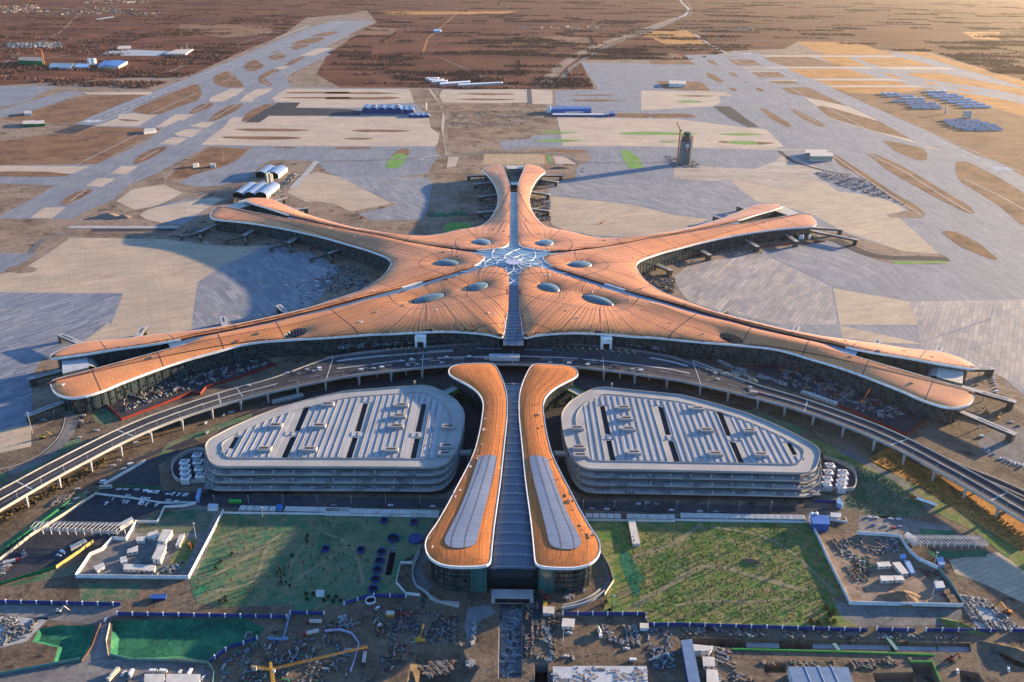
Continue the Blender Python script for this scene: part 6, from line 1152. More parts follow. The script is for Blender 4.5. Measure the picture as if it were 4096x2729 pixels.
bw = W('T3', '1545,640 1700,735'); rr = random.Random(11)
k = 0
for row, (x0, x1, y) in enumerate(((1550, 1680, 640), (1590, 1780, 655), (1690, 1850, 672), (1630, 1860, 690), (1720, 1930, 705), (1750, 1960, 722), (1760, 1970, 735), (1850, 2000, 625), (1870, 2080, 645), (1900, 2120, 660), (1960, 2170, 678), (2000, 2210, 695), (2060, 2260, 712), (2100, 2300, 728), (1975, 2230, 822), (1990, 2290, 838), (2010, 2340, 852), (2050, 2360, 866), (2100, 2380, 880))):
    for seg in range(3):
        a, b_ = U(S('T3', '%f,%f' % (x0 + (x1 - x0) * seg / 3, y))[0]), U(S('T3', '%f,%f' % (x0 + (x1 - x0) * (seg + .88) / 3, y + 1.5))[0]); k += 1
        r = bld('barrack', 'blue-grey barrack in the workers camp, row %s from the back, %s in its row' % (ORD[row], ('left', 'middle', 'right')[seg]), 'barrack', 'S', ' '.join('%f,%f' % q for q in (lambda s_: s_)([(S('T3', '%f,%f' % (x0 + (x1 - x0) * t, yy))[0]) for t, yy in ((seg / 3, y), ((seg + .88) / 3, y + 1.5), ((seg + .88) / 3, y - 5), (seg / 3, y - 6.5))])), 6, GREYW, BRG if row < 7 or row > 13 else LBLUE, None, 'barracks of the workers camp', .3, 2)
# vaulted sheds
def vault(label, c, fl, fr, bl, n, h=9, rise=6, mat=None, nm='vaulted_shed', end=BLACK):
    A_, B_, C_ = [np.array(p) for p in (W(c, fl)[0], W(c, fr)[0], W(c, bl)[0])]; r = thing(nm, label, 'shed', (*((A_ + B_) / 2), 0)); d = C_ - A_; u = (B_ - A_) / n; m_ = mat or M('vault_sheet', (0.22, 0.28, 0.38), .35, .35)
    for i in range(n):
        b = MB(); v = []
        for t in np.linspace(0, 1, 11): z = h + rise * math.sin(math.pi * t) ** .8; p = A_ + u * (i + t); v += [(*p, z), (*(p + d), z)]
        b.add(v, [(2 * j, 2 * j + 2, 2 * j + 3, 2 * j + 1) for j in range(10)]); o = b.build('vault', m_, r, smooth=True)
        b = MB(); b.add([(*(A_ + u * (i + t) + d * .06), z) for t, z in [(0, 0), (1, 0)] + [(t, h + rise * math.sin(math.pi * t) ** .8) for t in np.linspace(1, 0, 11)]], [tuple(range(13))]); b.build('end_wall', end, r)
    for s_ in (0, n):
        p = A_ + u * s_; MB().bar((*p, h / 2), (*(p + d), h / 2), .5, h).build('side_wall', CREAM, r)
vault('three-vaulted blue-grey shed nearest the far left arm', 'L', '65,440', '375,440', '195,345', 3); vault('two-vaulted blue-grey shed behind the silos near the far left arm', 'L', '272,250', '480,258', '360,185', 2, mat=M('vault_sheet'  , (0.22, 0.28, 0.38)))
BV = M('blue_vault_sheet', (0.06, 0.12, 0.27), .4, .2); vault('row of five bright blue vaulted sheds on the far left apron', 'T2', '250,765', '520,768', '262,742', 5, 12, 8, BV, end=NAVY); vault('flat-ended blue vaulted hall right of the five blue vaults', 'T2', '522,768', '600,770', '524,742', 2, 12, 3, BV, end=NAVY); vault('row of low blue vaults along the works front on the far left apron', 'T2', '560,790', '705,792', '562,775', 4, 5, 3, BV, end=NAVY)
def silos(c, q, h, rad, label, mat=WHITE, top=ORNG):
    for i, p in enumerate(W(c, q)):
        r = thing('silo', '%s, %s from the left' % (label, ORD[i]), 'silo', (*p, 0), label); MB().tube((*p, 3), (*p, h), rad, 10).build('barrel', mat, r); MB().tube((*p, h), (*p, h + rad * .8), rad, 10, r2=.3).build('cap', mat, r); MB().tube((*p, .1), (*p, 3), .4, 10, r2=rad).build('hopper', STEEL, r)
silos('L', '380,305 402,300 412,315 425,312', 24, 2.6, 'cream silo between the vaulted sheds', CREAM); silos('T1', '598,440 608,440 618,441 628,441 638,441 648,440', 28, 3.6, 'white silo at the far left works'); silos('T2', '327,750 336,750 345,752 480,752 490,752 500,753', 22, 2.4, 'cream silo among the blue vaults', CREAM); silos('T2', '1498,765 1506,765 1514,766 682,745', 24, 2.2, 'white silo at the end of the long blue hall')
silos('B3', '915,480 947,478', 9, 1.9, 'white silo behind the bright blue shed'); silos('T3', '1985,770 2105,795 2118,796 2130,797 2143,797 2155,797', 22, 3.4, 'grey silo in the workers camp', GREYW); silos('E', '1562,665 1592,665 1680,660', 9, 2.4, 'white silo below the far right arm tip')
for c, q, h, l, m_ in (('T1', '300,430', 60, 'orange tower crane beside the netted block', ORNG), ('M2', '1480,150', 40, 'thin orange crane at the right side of the far pier end', ORNG), ('T1', '1265,360', 45, 'pale batching tower right of the pond', GREYW), ('T1', '1228,372', 40, 'pale batching tower nearer the pond', GREYW)):
    p = W(c, q)[0]; r = thing('tower_crane' if 'crane' in l else 'batching_tower', l, 'tower crane' if 'crane' in l else 'tower', (*p, 0)); lattice(r, (*p, 0), (*p, h), 3, 'mast', m_)
    if 'crane' in l: lattice(r, (*p, h), (p[0] - h * .35, p[1], h * 1.1), 2.2, 'jib', m_)
# ================================================================== CABIN ROWS, WALLS, HOARDINGS
def cabmesh():
    b = MB(); b.box((0, 0, 0), (5.8, 6.0, 2.8), 0, 0); b.box((0, 0, 2.8), (5.9, 6.3, .25), 0, 1)
    for x in (-2.0, -1, 0, 1, 2.0): b.box((x, 0, 3.05), (.25, 6.2, .12), 0, 1)
    b.box((-1.2, -3.05, 1.0), (1.5, .1, 1.1), 0, 2); b.box((1.4, -3.05, 0.1), (1.0, .1, 2.1), 0, 2)
    o = b.build('site_cabin', [CABW, CABR, BGLASS]); me = o.data; bpy.data.objects.remove(o); return me
CABM = cabmesh()
def cabrow(c, q, where):
    a, b_ = [np.array(p) for p in W(c, q)]; d = b_ - a; L = np.linalg.norm(d); n = int(L / 5.95); rz = math.atan2(d[1], d[0])
    for i in range(n): p = a + d * (i + .5) / n; inst('site_cabin', CABM, (p[0], p[1] + 1.5, .2), rz, '%s white cabin from the left in the row %s' % (ORD[min(i, 48)], where), 'cabin', 'cabins in the row ' + where)
cabrow('B1', '1608,412 1858,418', 'left of the pale blue container'); cabrow('B1', '1915,418 2354,428', 'right of the pale blue container'); cabrow('B2', '5,430 768,445', 'behind the left lawn near the station'); cabrow('B2', '1750,465 1992,470', 'starting beside the right orange wing'); cabrow('B2', '2030,470 2354,474', 'behind the right lawn, first stretch'); cabrow('B3', '45,462 880,478', 'behind the right lawn, second stretch')
cabrow('C3', '955,590 1180,668', 'on top of the red wall'); cabrow('C1', '1830,700 2035,650', 'under the left viaduct')
BLH = M('blue_hoarding', (0.02, 0.045, 0.19), .6); WPL = M('white_panel', (.66, .66, .64), .6)
for i, (c, q, l) in enumerate((('B1', '-60,1030 815,1048', 'blue site hoarding with white posts at the far left'), ('B1', '790,1112 1930,1132', 'blue site hoarding above the large green pit'), ('B1', '1955,1105 2180,1110', 'short blue hoarding below the dark shrubs'), ('B2', '130,1045 265,1000 330,988 545,992', 'blue hoarding curving below the round wells'), ('B3', '0,1182 1300,1222', 'long blue hoarding below the right lawn'), ('B3', '1362,1215 1620,1222', 'middle blue hoarding above the railway trench'), ('B3', '1692,1220 2180,1224', 'blue hoarding above the right end of the trench'), ('B3', '2265,1225 2450,1228', 'blue hoarding at the right edge'), ('B2', '1600,1112 2150,1112 2165,1185 2354,1185', 'blue hoarding above the mixer yard'), ('B1', '1730,1275 1640,1310 1560,1330 1480,1380 1410,1430', 'blue hoarding along the right end of the green pit'))):
    wallthing('hoarding', l, (c, q), 3.4, BLH, .3, 0, 'blue hoardings', pmat=WPL, cat='hoarding', step=6)
for c, q, h, m_, l in (('B1', '510,862 1270,870', 4, WPL, 'white wall along the front of the left compound'), ('B1', '1270,870 1505,418', 4, WPL, 'white wall between the left lawn and the compound'), ('B1', '510,862 610,714 690,680 760,606 850,612 920,492', 4, WPL, 'stepped white wall on the left of the compound'), ('B1', '920,492 1062,492 1108,392 1240,385 1320,365', 3, WPL, 'white wall round the small yard above the compound'), ('B1', '1505,430 2354,440', 2.4, WPL, 'low white wall behind the left lawn, outer stretch'), ('B2', '0,442 765,455', 2.4, WPL, 'low white wall behind the left lawn, inner stretch'), ('B2', '1755,478 2354,486', 2.4, WPL, 'low white wall behind the right lawn, inner stretch'), ('B3', '0,478 900,492', 2.4, WPL, 'low white wall behind the right lawn, outer stretch'),
    ('B1', '0,748 210,582 480,412 640,306', 3, CREAM, 'sunlit cream wall along the dark lot'), ('B1', '640,300 900,332 1080,362 1320,362', 2.4, WPL, 'pale wall between the lane and the dark lot'), ('B1', '380,800 460,745 540,690 630,622', 3.4, M('tan_panel', (.42, .32, .10), .7), 'yellow panel fence beside the trailers'), ('B3', '905,480 960,580 1030,740 1100,880 1180,1040', 4, WPL, 'curving white wall right of the right lawn'), ('B3', '1180,1042 1940,1058', 4, WPL, 'white wall along the front of the right compound'), ('B3', '1940,1055 1850,900 1775,812', 4, TEAL, 'dark green wall on the right of the right compound'), ('B3', '1770,805 1640,745 1580,690 1515,592 1400,580 1225,570', 4, WPL, 'white wall on top of the right compound'), ('B3', '1040,475 1160,490 1150,460', 2.4, WPL, 'low white wall beside the blue gate'),
    ('B2', '645,660 590,768 510,768 478,900 545,975 640,985', 3, WPL, 'white panel wall left of the ring ramp'), ('B2', '1860,700 1915,800 1940,890 1880,980', 3, CREAM, 'cream wall round the right ring ramp'), ('B2', '0,1225 100,1215 180,1240 230,1310 200,1420 170,1500', 2.4, M('lilac_fence', (.38, .36, .55), .6), 'lilac fence curving round the scrap yard'), ('B1', '-60,930 200,850 370,800', 3, GREEN, 'green fence below the dark lot'), ('B1', '-60,740 150,590 300,480 470,350', 2.4, GREEN, 'green fence along the far left dirt track'), ('B1', '-40,1520 400,1440 540,1415', 2.6, TEAL, 'pale green fence along the bottom left road'), ('B1', '740,1385 880,1420 1200,1425 1400,1440 1440,1500 1430,1600', 2.6, TEAL, 'pale green fence curving round the bottom left lot'), ('B1', '550,1430 620,1330 680,1170', 2, RUST, 'rusty rail on the left of the pit ramp'), ('B1', '740,1175 715,1290 730,1390', 2, CREAM, 'cream rail on the right of the pit ramp'), ('B3', '390,1345 1100,1362 1750,1385', 1.6, LGREEN, 'bright green fence along the railway trench'), ('B3', '1590,1430 1735,1430 1790,1562', 1.6, LGREEN, 'bright green fence round the square footing pit'),
    ('B1', '700,238 980,80', 3, WPL, 'pale wall on the upper side of the triangular lot'), ('B1', '720,246 1080,262', 2.2, GREEN, 'green fence on the lower side of the triangular lot'), ('B3', '940,350 1090,355', 3, BLH, 'short blue wall below the right cooling towers'), ('B1', '1940,1275 1885,1285 1800,1275', 3, LBLUE, 'pale blue wall at the corner of the green pit'), ('B1', '1950,1115 1905,1285', 3, LBLUE, 'pale blue wall right of the green pit')):
    wallthing('site_wall', l, (c, q), h, m_, .35, step=6)
for c, q, l in (('C3', '1178,668 1615,855', 'red wall along the front of the right storage yard'), ('C3', '1615,855 1740,758', 'red wall at the right end of the right storage yard'), ('C1', '718,712 820,812 1100,705 1290,628 1350,640 1385,595 1600,530 1865,437', 'red wall along the front of the left storage yard'), ('E', '1070,760 1450,712', 'red barrier below the far right arm'), ('E', '1735,692 1880,682', 'short red barrier at the far right arm tip'), ('C1', '0,0 0,0', None), ('B2', '480,1112 600,1118', 'red barriers above the black pipes')):
    if l: wallthing('red_wall', l, (c, q), 3, RED, .35)
for sg, q in ((-1, '640,700 590,800 590,880 620,930'), (-1, '620,930 660,935 690,985 760,1030 900,1060'), (-1, '700,1000 750,1030 905,1045'), (1, '1590,1078 1700,1060 1800,1020 1880,960'), (1, '1600,1062 1700,1040 1790,1000 1850,950')):
    P = curve(W('B2', q), 4, 3); r = thing('ramp_wall', 'low concrete ramp wall curving round the %s glass drum, %s stretch' % ('right' if sg > 0 else 'left', {'640': 'upper', '620': 'outer', '700': 'inner', '159': 'outer', '160': 'inner'}[q[:3]]), 'wall', (*P[0], 0)); b = MB(); b.wall(P, 3, 1.0); b.build('wall', CONC, r)
for c, q, m_ in (('B2', '650,690 600,790 600,870 650,930 700,960 720,900 660,840 650,780 690,720', YARD), ('B2', '1830,720 1880,800 1900,880 1830,960 1720,1020 1600,1050 1600,1075 1740,1045 1860,970 1925,890 1900,790 1860,710', YARD), ('B2', '1330,960 1400,960 1480,1000 1440,1180 1400,1380 1330,1400', TARM), ('B2', '960,1060 1110,1045 1150,1100 1060,1140 1010,1180 960,1300 940,1180', CONCD)): fsheet('ramp_road', m_, .20, c, q)
for c, q, wd in (('B3', '-260,1050 -120,960 0,900 60,850 170,770 300,775 500,840 700,900 900,950', 5), ('B3', '-280,720 0,640 130,540 180,500', 4), ('B3', '250,520 600,570 800,690 950,830 1080,960', 3), ('B3', '0,1050 200,1010 500,1030 800,1000', 2.5), ('B1', '1340,900 1600,760 1760,660 1900,560', 3), ('B1', '1450,950 1700,930 1760,760 1800,640', 3), ('B1', '1900,960 2000,860 2150,770 2354,640', 3), ('B2', '0,560 200,640 260,900', 3), ('B1', '1950,930 1930,800 2100,560', 2)):
    line('worn_track', wd, .24, M('worn_soil', (.22, .19, .11), 1, c2=(.13, .13, .06), sc=.08), c, q)
# ================================================================== GANTRIES, WELLS, POLES, DEBRIS
def gantry(c, q, label, h=9):
    A_, B_, C_, D_ = [np.array(p) for p in W(c, q, z=h)]; r = thing('steel_gantry', label, 'gantry', (*A_, 0)); n = 22
    for s_, e in ((A_, B_), (D_, C_)): lattice(r, (*s_, h), (*e, h), 2.0, 'truss', STEEL, 5)
    for i in range(n + 1):
        t = i / n; p, q_ = A_ + (B_ - A_) * t, D_ + (C_ - D_) * t; MB().bar((*p, h + 1), (*q_, h + 1), .4, .4).build('cross_beam', STEEL, r)
        if i % 2 == 0:
            m_ = (p + q_) / 2; MB().tube((*m_, .1), (*m_, h - 1), .35, 6).build('post', WPL, r)
gantry('B1', '205,528 800,555 870,500 240,490', 'long steel gantry over the dark lot, bare truss roof'); gantry('B3', '1600,628 2112,636 2060,590 1548,580', 'long steel gantry at the edge of the right verge', 8)
bld('gantry_block', 'white end building of the right gantry', 'building', 'B3', '1545,610 1610,652 1640,640 1560,590', 6, CREAM, GREYW)
for i, (q, w_) in enumerate((('460,600', 5.4), ('612,604', 6.2), ('380,690', 4), ('367,750', 4), ('353,811', 4), ('340,875', 4), ('325,941', 4), ('307,1018', 4))):
    p = W('B2', q)[0]; r = thing('round_well', ('large open blue-rimmed well by the station', 'large blue-covered well by the station')[i] if i < 2 else '%s of the six round wells in a column, counted from the top' % ORD[i - 2], 'well', (*p, 0), None if i < 2 else 'column of round wells')
    b = MB(); n = 20
    for a in range(n):
        t0, t1 = 2 * math.pi * a / n, 2 * math.pi * (a + 1) / n; b.bar((p[0] + w_ * math.cos(t0), p[1] + w_ * math.sin(t0), 1), (p[0] + w_ * math.cos(t1), p[1] + w_ * math.sin(t1), 1), .5, 1.9)
    b.build('rim', BLH if i < 7 else WPL, r); MB().tube((*p, .2), (*p, .5 if i != 1 else 1.5), w_ - .4, 20).build('cover', BLACK if i != 1 else BLH, r)
for q, l in (('397,485', 'upper left'), ('600,495', 'upper right'), ('243,682', 'middle'), ('5,675', 'leftmost')):
    p = W('B2', q)[0]; r = thing('blue_tank', 'open blue box on the left lawn, %s one' % l, 'tank', (*p, 0)); b = MB(); w_ = 3
    b.wall([(p[0] - w_, p[1] - w_), (p[0] + w_, p[1] - w_), (p[0] + w_, p[1] + w_), (p[0] - w_, p[1] + w_), (p[0] - w_, p[1] - w_)], 3); b.build('side', BLH, r); MB().box((*p, .2), (5.6, 5.6, 1)).build('inside', BLACK, r)
for i, (c, q, h) in enumerate((('M3', '2290,1140', 30), ('M3', '1170,170', 30), ('M1', '885,320', 32), ('M1', '1120,245', 32), ('M2', '80,165', 32), ('M1', '1505,85', 30), ('B1', '1320,605', 18), ('B1', '1770,470', 14), ('B3', '1745,790', 16), ('B3', '1735,985', 16), ('C1', '188,560', 24), ('C1', '220,900', 26), ('B2', '1600,1310', 18), ('B2', '1938,1100', 18), ('C3', '2280,220', 20), ('C3', '2145,120', 20), ('C3', '2345,600', 20), ('M3', '1630,290', 24))):
    p = W(c, q)[0]; r = thing('light_mast', 'slender light mast ' + ('alone on the far right slabs', 'beside the airfield scrap strip', 'on the left drain wall', 'by the left works cabins', 'on the slabs behind the far left arm', 'on the brown wedge', 'by the left compound drive', 'on the left lawn behind the wall', 'on the right compound wall', 'in the right compound front', 'beside the near left arm tip', 'beside the lower left apron', 'in the mixer yard', 'above the mixer yard hoarding', 'right of the two on the right apron', 'left of the two on the right apron', 'at the right photo edge', 'by the airfield scrap strip end')[i], 'light mast', (*p, 0)); MB().tube((*p, 0), (*p, h), .35, 6, r2=.2).build('pole', STEEL, r); MB().box((*p, h - .2), (2.2, 1, .5)).build('lamp_head', STEEL, r)
for i in range(7):
    for c, x0, nm in (('B1', 1445 + i * 230, 'left'), ('B2', 1735 + i * 210, 'right')):
        if c == 'B1' and i > 6: continue
        p = W(c, '%f,%f' % (x0, 362 if c == 'B1' else 400))[0]; r = thing('street_lamp', 'street lamp on the road below the %s garage, %s from the left' % (nm, ORD[i]), 'street lamp', (*p, 0), 'street lamps below the %s garage' % nm); MB().tube((*p, 0), (*p, 10), .16, 6).build('pole', GREYW, r); MB().bar((*p, 10), (p[0], p[1] - 2.2, 10.3), .35, .2).build('lamp_arm', GREYW, r)
SW = [M('scrap_pale', (.30, .30, .285), .7), M('scrap_dark', (.05, .05, .052), .8), M('scrap_rust', (.20, .09, .05), .8), M('scrap_blue', (.10, .17, .24), .6), M('scrap_grey', (.15, .15, .15), .8), M('scrap_tan', (.24, .18, .12), .8), M('scrap_green', (.03, .18, .08), .8), M('scrap_orange', (.5, .12, .03), .7)]
def debris(nm, label, cat, n, wts, *a, smin=.4, smax=2.0, long=.25, z=.15, h=1.2, ang=None, seed=0):
    P = W(*a); A_ = np.array(P); lo, hi = A_.min(0), A_.max(0); rr = random.Random(len(label) + n + seed); b = MB(); k = 0; tries = 0; th = ang if ang is not None else rr.uniform(0, 3)
    while k < n and tries < n * 20:
        tries += 1; x, y = rr.uniform(lo[0], hi[0]), rr.uniform(lo[1], hi[1])
        u_, v_ = x * math.cos(th) + y * math.sin(th), -x * math.sin(th) + y * math.cos(th); g_ = 3.4 + smin * 2; v_ = round(v_ / g_) * g_ + rr.gauss(0, .8); x, y = u_ * math.cos(th) - v_ * math.sin(th), u_ * math.sin(th) + v_ * math.cos(th)
        if not pip([(x, y)], P)[0] or math.sin(x * .21 + seed) * math.sin(y * .17 + x * .05) < -.25: continue
        k += 1; s_ = rr.uniform(smin, smax); l_ = s_ * rr.uniform(2, 4) if rr.random() < long else s_ * rr.uniform(.6, 1.4)
        b.box((x, y, z), (l_ * .8, s_ * .7, rr.uniform(.2, h)), th + rr.gauss(0, .3) + (math.pi / 2 if rr.random() < .3 else 0), rr.choices(range(8), wts)[0])
    return tag(b.build(nm, SW), label, cat, None, 'stuff')
m8 = lambda **k: [k.get(x, 0) for x in ('p', 'd', 'r', 'b', 'g', 't', 'n', 'o')]
D_ = [('small building clutter along the bottom centre left', 420, m8(d=4, g=3, t=3, r=2, p=1), 'K', '300,200 900,270 920,480 560,460 300,400'), ('small clutter along the bottom centre right', 420, m8(d=4, g=3, t=3, r=2, p=1), 'B2', '1350,1000 1580,1100 1560,1400 1340,1420'), ('mixed clutter between the offices at the lower right', 420, m8(d=3, g=3, t=3, r=2, p=2, b=1), 'B3', '180,1310 380,1350 420,1500 560,1562 300,1562 200,1480'), ('planks and rebar along the green fence', 380, m8(d=4, g=3, t=3, r=3, n=1), 'B3', '560,1430 1300,1420 1600,1400 1580,1440 1250,1480 760,1480'), ('loose stones above the railway trench', 500, m8(d=2, g=5, t=3, p=1), 'B3', '0,1195 1300,1235 2000,1240 1990,1280 1300,1275 0,1240'), ('loose clutter right of the left green pit', 300, m8(d=4, g=3, r=2, p=2), 'B2', '0,1110 120,1115 240,1180 120,1200 0,1190'), ('strewn material in the far left yard of the dark lot', 240, m8(p=2, g=3, d=3, t=2), 'B1', '0,1130 180,1120 260,1140 200,1250 0,1320'), ('pipes on the floor of the railway trench', 260, m8(d=6, g=3, p=1), 'B3', '90,1275 480,1285 920,1300 900,1330 350,1325'), ('building materials heaped in the left storage yard', 260, m8(p=4, d=3, r=1, b=2, g=2, t=2, n=1), 'C1', '820,660 1000,590 1450,470 1750,390 1820,440 1400,560 1000,690 850,760'), ('crowded scrap and machines in the right storage yard', 520, m8(p=4, d=4, r=1, b=3, g=3, t=1, n=1, o=1), 'C3', '800,440 1000,460 1150,520 1300,570 1260,670 960,580 860,520'), ('pallets spread over the right end of the storage yard', 160, m8(p=4, d=3, b=2, g=2, r=1), 'C3', '1200,600 1500,640 1620,720 1500,760 1250,680'),
      ('scaffold parts piled between the left arms', 330, m8(p=3, d=4, r=1, b=2, g=3, n=1, o=1), 'M1', '1480,520 1750,590 2000,640 2250,740 2200,700 1950,600 1700,570 1500,490'), ('mixed material depot left of the far left arm tip', 220, m8(p=3, d=3, r=2, b=3, g=2, o=1), 'M1', '1190,590 1280,520 1420,540 1330,600'), ('camp clutter in the hollow between the left arms', 260, m8(p=4, d=3, b=3, g=3, n=1), 'M2', '-20,840 100,780 260,800 300,860 220,960 60,960 -60,930'),
      ('building clutter beneath the far right arm', 300, m8(p=3, d=3, r=2, b=2, g=3, t=2, n=1), 'E', '100,880 500,700 900,610 1400,570 1700,600 1850,660 1400,720 1050,770 600,830 300,900'), ('rubble in the hollow between the right arms', 300, m8(p=2, d=3, r=2, g=3, t=4), 'A', '1750,600 1850,560 2000,640 2190,640 2190,880 2050,820 1900,740 1800,680'), ('scrap strip along the airfield drain', 420, m8(p=4, d=3, b=4, g=3, r=1), 'M3', '1110,150 1450,195 1560,280 1720,370 1640,350 1350,270 1170,200'),
      ('dark clutter round the foot of the control tower', 220, m8(d=5, r=3, b=3, p=1, g=2), 'T3', '95,1050 300,1075 345,1130 150,1130'), ('works clutter beside the vaulted sheds', 260, m8(d=3, r=2, b=3, p=3, g=2), 'L', '450,360 640,200 660,215 500,390 400,420'), ('broken material beside the far pier, right side', 220, m8(p=3, d=3, r=2, g=2, t=2), 'B', '400,600 620,620 640,900 540,900 430,780'), ('broken material beside the far pier, left side', 260, m8(p=3, d=4, r=2, g=2, b=2), 'M2', '1010,230 1120,210 1160,300 1160,420 1090,480 1030,470 1040,340'),
      ('dug-up works debris across the central haul ground', 340, m8(p=3, d=3, r=1, b=1, g=2, t=2), 'T2', '840,760 1350,740 1500,760 1480,830 1100,860 840,850'), ('black steel sections laid out on the bottom yard', 160, m8(d=9, r=1, g=1), 'K', '460,290 600,285 600,350 460,390'), ('bundles of black pipes beside the yellow crane', 150, m8(d=9, g=1), 'K', '610,330 850,310 850,450 620,440'), ('scrap in the fenced yard at the bottom left', 420, m8(p=3, d=5, r=2, b=2, g=4, n=1), 'B1', '1480,1380 1700,1310 2200,1250 2354,1290 2354,1600 1480,1600'), ('scrap at the lower centre yard', 220, m8(d=6, r=2, p=1, g=2, o=1), 'K', '380,470 560,465 540,640 380,650'),
      ('pallets and drums in the mixer yard', 360, m8(p=4, d=2, g=4, b=1, r=1), 'B2', '1860,1180 2110,1190 2120,1330 1900,1290'), ('white plastic sheets heaped in the mixer yard', 90, m8(p=9), 'B2', '1665,1395 1780,1380 1770,1410 1670,1420'), ('grey rubble by the right glass drum', 180, m8(p=3, g=4, t=1), 'B2', '1600,990 1760,940 1740,960 1620,1010'), ('stacked stock beside the long blue shed', 240, m8(p=2, d=4, g=3, b=3), 'B2', '2160,1200 2330,1200 2354,1480 2200,1480'), ('pale stone heap by the sunlit bank', 150, m8(p=9, t=1), 'K', '930,620 980,570 1005,590 960,645'),
      ('brown rubble in the bottom pit', 260, m8(t=4, g=3, r=2, d=1), 'K', '620,600 900,580 920,620 700,700'), ('stones spread at the far right corner', 900, m8(g=5, p=3, d=2), 'B3', '1920,975 2100,1005 2210,1100 2354,1215 2050,1200 1970,1110'), ('timber and pipes at the top of the right compound', 200, m8(d=4, g=3, p=3, r=1), 'B3', '1310,590 1500,600 1510,700 1330,700'), ('scaffold heaps in the right compound', 280, m8(r=2, d=3, g=3, p=2, n=1), 'B3', '1040,600 1300,600 1330,800 1330,900 1200,880 1100,700'), ('stock beside the cabins of the left compound', 200, m8(p=3, d=3, b=1, g=3), 'B1', '780,830 1240,830 1240,750 1120,790 1060,840'),
      ('materials along the far left yard', 260, m8(p=4, d=3, r=1, g=3, t=1), 'B1', '-20,780 160,680 180,710 0,850'), ('rocks piled along the left dirt track', 160, m8(t=4, g=3, p=1), 'B1', '380,330 500,290 480,330 330,380'), ('white boxes stacked beside the blue hoarding', 90, m8(p=9, b=1), 'B1', '2190,1120 2325,1115 2325,1150 2195,1150'), ('debris plates on the tunnel roof', 900, m8(p=4, b=2, g=5, d=2), 'B2', '1178,1000 1320,1000 1320,1525 1172,1525'), ('debris along the right side of the tunnel pit', 120, m8(p=5, b=2, g=2), 'B2', '1470,1200 1520,1200 1530,1420 1480,1420'), ('debris along the left side of the tunnel pit', 140, m8(p=5, g=3), 'B2', '980,1170 1020,1140 1010,1280 985,1310'),
      ('deck materials on the right end of the viaduct', 260, m8(p=4, n=2, g=3, t=2, b=1), 'C3', '330,500 480,500 640,540 680,590 560,560 420,530'), ('deck materials along the far parapet on the right', 260, m8(p=4, b=2, g=3, t=3), 'C3', '420,440 640,520 860,590 840,610 600,530 420,460'), ('site clutter on the forecourt deck, left', 260, m8(p=5, b=4, g=3), 'C2', '20,385 300,350 600,330 900,310 890,335 500,370 100,400'), ('site clutter on the forecourt deck, right', 260, m8(p=5, b=4, g=3), 'C2', '1330,300 1800,320 2300,385 2340,420 2000,370 1500,340'), ('farmyard roofs on the far left', 300, m8(p=5, d=2, b=2, g=3), 'T1', '60,290 420,290 430,320 60,330')]
for i, (l, n, wt, c, q) in enumerate(D_):
    n = int(n * 1.6) if n < 500 else n
    z = 14.2 if 'deck' in l or 'viaduct' in l else (.35 if c in ('M1', 'E', 'A', 'M3', 'T3', 'L', 'B', 'M2', 'T2') else .2); kw = {}
    if 'floor of the railway' in l: z = -6.9
    if 'plates' in l: z = -4.8; kw = dict(smin=1.6, smax=3.2, long=.5, h=.5, ang=0)
    if 'black' in l: kw = dict(smin=.8, smax=1.6, long=1, ang=0.0)
    if c in ('M1', 'E', 'A', 'M3', 'T3', 'L', 'B', 'M2', 'T2') or 'storage' in l: kw = dict(smin=.7, smax=3.0, h=2.4)
    if 'roofs' in l: kw = dict(smin=8, smax=20, h=6)
    debris('debris', l, 'debris', n, wt, c, q, z=z, **kw)
# earth mounds
for i, (c, q, n, s0) in enumerate((('T1', '300,60 820,40 860,90 300,110', 260, 9), ('T1', '0,40 260,30 280,80 0,90', 160, 9), ('T1', '560,0 1000,0 1000,25 560,25', 140, 10), ('T2', '1300,185 1900,175 1900,195 1300,200', 60, 9), ('T3', '560,190 760,190 760,205 560,205', 40, 10), ('T1', '760,50 1100,90 1060,120 740,80', 90, 9), ('T2', '560,10 1000,5 1000,30 560,30', 70, 9))):
    debris('village', 'distant hamlet of tiny pale and reddish roofs ' + ('at the upper left', 'at the far left edge', 'near the top left edge', 'beyond the railway cutting', 'above the right airfield', 'left of the far runway', 'near the top centre')[i], 'village', n, m8(p=3, g=3, t=2, r=2, d=1), c, q, smin=s0 * .8, smax=s0 * 1.9, h=6, long=.5)
def mound(c, q, r1, r2, h, mat, label, rz=0):
    p = W(c, q)[0]; b = MB(); n, k = 28, 8; rr = random.Random(int(p[0])); v = []
    for j in range(k):
        f = 1 - j / (k - 1)
        for i in range(n):
            a = 2 * math.pi * i / n; w_ = 1 + .18 * math.sin(3 * a + p[0]) + .1 * math.sin(7 * a) + rr.uniform(-.06, .06); x, y = r1 * f * w_ * math.cos(a), r2 * f * w_ * math.sin(a)
            v.append((p[0] + x * math.cos(rz) - y * math.sin(rz), p[1] + x * math.sin(rz) + y * math.cos(rz), .1 + h * (1 - f ** 1.5) * rr.uniform(.85, 1.1)))
    b.add(v, [(j * n + i, j * n + (i + 1) % n, (j + 1) * n + (i + 1) % n, (j + 1) * n + i) for j in range(k - 1) for i in range(n)]); tag(b.build('earth_mound', mat, smooth=True), label, 'earth mound')
